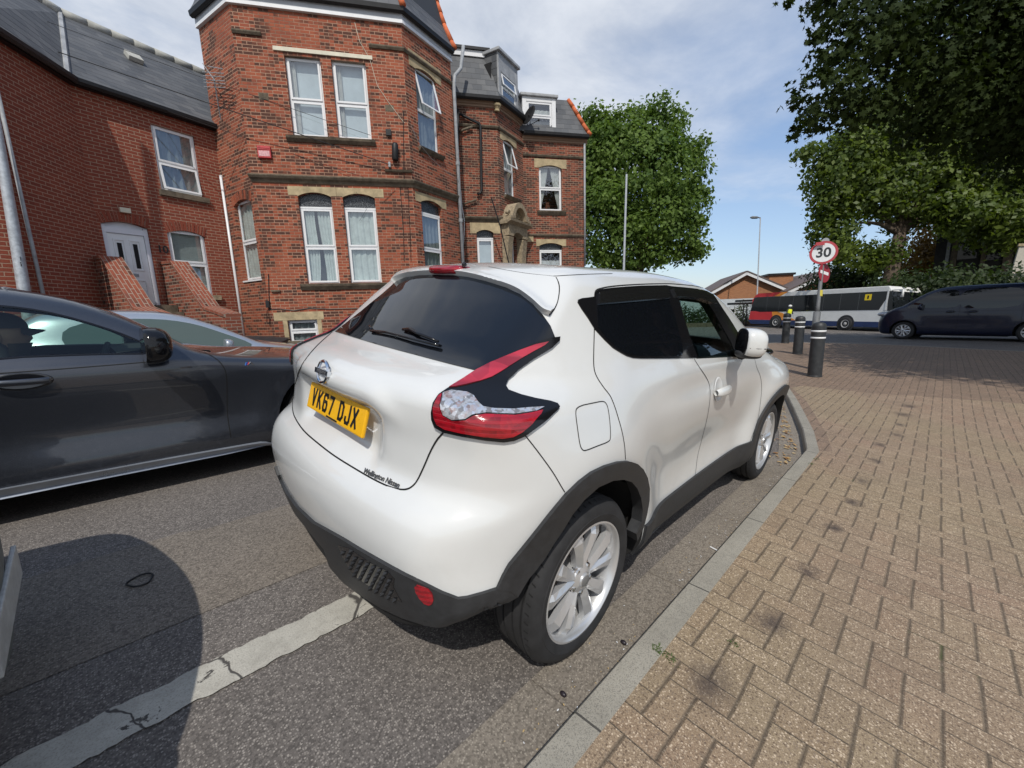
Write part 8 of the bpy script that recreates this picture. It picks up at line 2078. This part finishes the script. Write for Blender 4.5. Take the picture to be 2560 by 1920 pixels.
# shade trees out of frame to the right of the junction
t = empty('street_tree', (21, -9, zg(21, -9)), label='dark leafy tree at the right edge shading the van', cat='tree')
bl = [(Vector((20, -7.0, 9.)), (4.4, 4.2, 2.6)), (Vector((16.5, -6.5, 9.5)), (3.4, 3.4, 2.2)), (Vector((22, -4, 10)), (3.6, 3.4, 2.0)), (Vector((24, -9, 9)), (4.5, 4, 3)), (Vector((17, -3.6, 10.5)), (2.8, 2.8, 1.8))]
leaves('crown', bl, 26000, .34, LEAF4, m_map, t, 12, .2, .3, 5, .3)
mb = MB(); limbs(mb, Vector((21, -9, zg(21, -9)-.2)), [b[0] for b in bl], .35, 4, Vector((21, -8.6, 5.5))); mb.build('trunk', m_bark, t, smooth=True)
# copper-leaved tree and dark shrubs behind the bus and van
t = empty('copper_tree', ad(2330, 780, 38), label='copper and orange leaved tree just right of the forked trunk', cat='tree')
leaves('crown', [blob_at(2325, 610, 38, 2.2, 2.2, 3.4), blob_at(2290, 660, 38, 2.2), blob_at(2360, 650, 39, 2.2)], 6500, .26, LEAF4, mat('copper_leaf', (.2, .1, .03), .6, fn=_leaf((.05, .03, .012), (.30, .17, .04))), t, 6, .3, .2, 5, .3)
mb = MB(); limbs(mb, ad(2330, 790, 38), [ad(2300, 620, 38), ad(2350, 600, 38)], .2, 1, ad(2330, 720, 38)); mb.build('trunk', m_bark, t, smooth=True)
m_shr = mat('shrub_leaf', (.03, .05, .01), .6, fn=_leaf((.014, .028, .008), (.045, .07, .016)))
for k, (u, v, d, rx, rz, lab) in enumerate(((2090, 700, 33, 2.0, 1.7, 'dark shrub beside the second gable, behind the bus roof'), (2160, 690, 33, 2.2, 1.8, 'dark shrub left of the forked trunk'), (2290, 715, 27, 2.6, 1.2, 'dark hedge shrub above the front of the bus'), (2400, 712, 26, 2.8, 1.0, 'dark hedge shrub above the van bonnet'), (2530, 708, 25, 2.8, .9, 'dark hedge shrub above the van roof'))):
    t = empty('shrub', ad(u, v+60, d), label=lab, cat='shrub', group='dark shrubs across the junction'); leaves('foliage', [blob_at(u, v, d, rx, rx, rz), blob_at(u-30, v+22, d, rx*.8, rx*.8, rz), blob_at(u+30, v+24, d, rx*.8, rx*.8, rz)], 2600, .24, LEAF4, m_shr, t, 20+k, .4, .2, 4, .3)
    mb = MB(); limbs(mb, ad(u, v+90, d), [ad(u-15, v, d), ad(u+15, v, d)], .08, k, ad(u, v+50, d)); mb.build('stem', m_bark, t)
t = empty('bush', ad(1845, 812, 41), label='rounded olive bush by the bus shelter', cat='bush'); leaves('foliage', [blob_at(1847, 790, 41, 1.0, 1, 1.3), blob_at(1847, 806, 41, 1.2, 1.2, 1.)], 1500, .16, LEAF4, mat('olive_leaf', (.08, .1, .03), .6, fn=_leaf((.07, .085, .025), (.14, .16, .05))), t, 31, .5, .2, 4, .2)
t = empty('hedge', ad(1700, 815, 44), label='green hedge seen through the white car windows', cat='hedge'); leaves('foliage', [blob_at(u, 800, 44, 2.2, 2, 1.3) for u in range(1560, 1800, 40)], 5000, .26, LEAF4, m_shr, t, 33, .4, .2, 4, .3)
# shaded building with pale pillars behind the hedge on the right
BF = Face(ad(2450, 650, 31), -98); e = empty('dark_building', BF.P(BF.st((2450, 650))[0], 0), label='deeply shaded building with drainpipes and one pale pillar above the van', cat='building')
q0, q1 = BF.st((2360, 470)), BF.st((2700, 600)); s0_, s1_ = min(q0[0], q1[0]), max(q0[0], q1[0])
mb = MB(); fbox(mb, BF, s0_, s1_+6, -2, BF.st((2450, 430))[1], -6, 0); mb.build('wall', varied('shaded_render', (.035, .033, .032), .9, 1, .4), e)  # near-black wall colour carries the deep shade on this front
for (u, w_, c, nm) in ((2372, .10, m_greypipe, 'drainpipe'), (2378, .06, m_black, 'drainpipe'), (2388, .16, m_stoned, 'pilaster'), (2462, .12, m_stoned, 'pilaster'), (2524, .22, m_stoned, 'pilaster')):
    a = BF.st((u, 620))[0]; mb = MB(); fbox(mb, BF, a-w_, a+w_, -2, BF.st((2450, 440))[1]-.3, 0, .12); mb.build(nm, c, e)
for u in (2420, 2495):
    a = BF.st((u, 620)); mb = MB(); fbox(mb, BF, a[0]-.6, a[0]+.6, a[1]-.9, a[1]+1.3, 0, .05); w9 = mb.build('window', m_black, e); mb = MB(); fbox(mb, BF, a[0]-.5, a[0]+.5, a[1]-.8, a[1]+1.2, .05, .06); mb.build('pane', m_bglass, w9)
c = ad(2552, 660, 25); mb = MB(); Mc = Matrix.Translation(c); mb.box(-.28, .28, -.28, .28, -3.2, 1.0, Mc); pl_ = mb.build('pillar', varied('pale_render', (.55, .50, .42), .8, 3, .1), e)
mb = MB(); mb.box(-.34, .34, -.34, .34, 1.002, 1.15, Mc); mb.build('pillar_cap', m_stone, pl_)
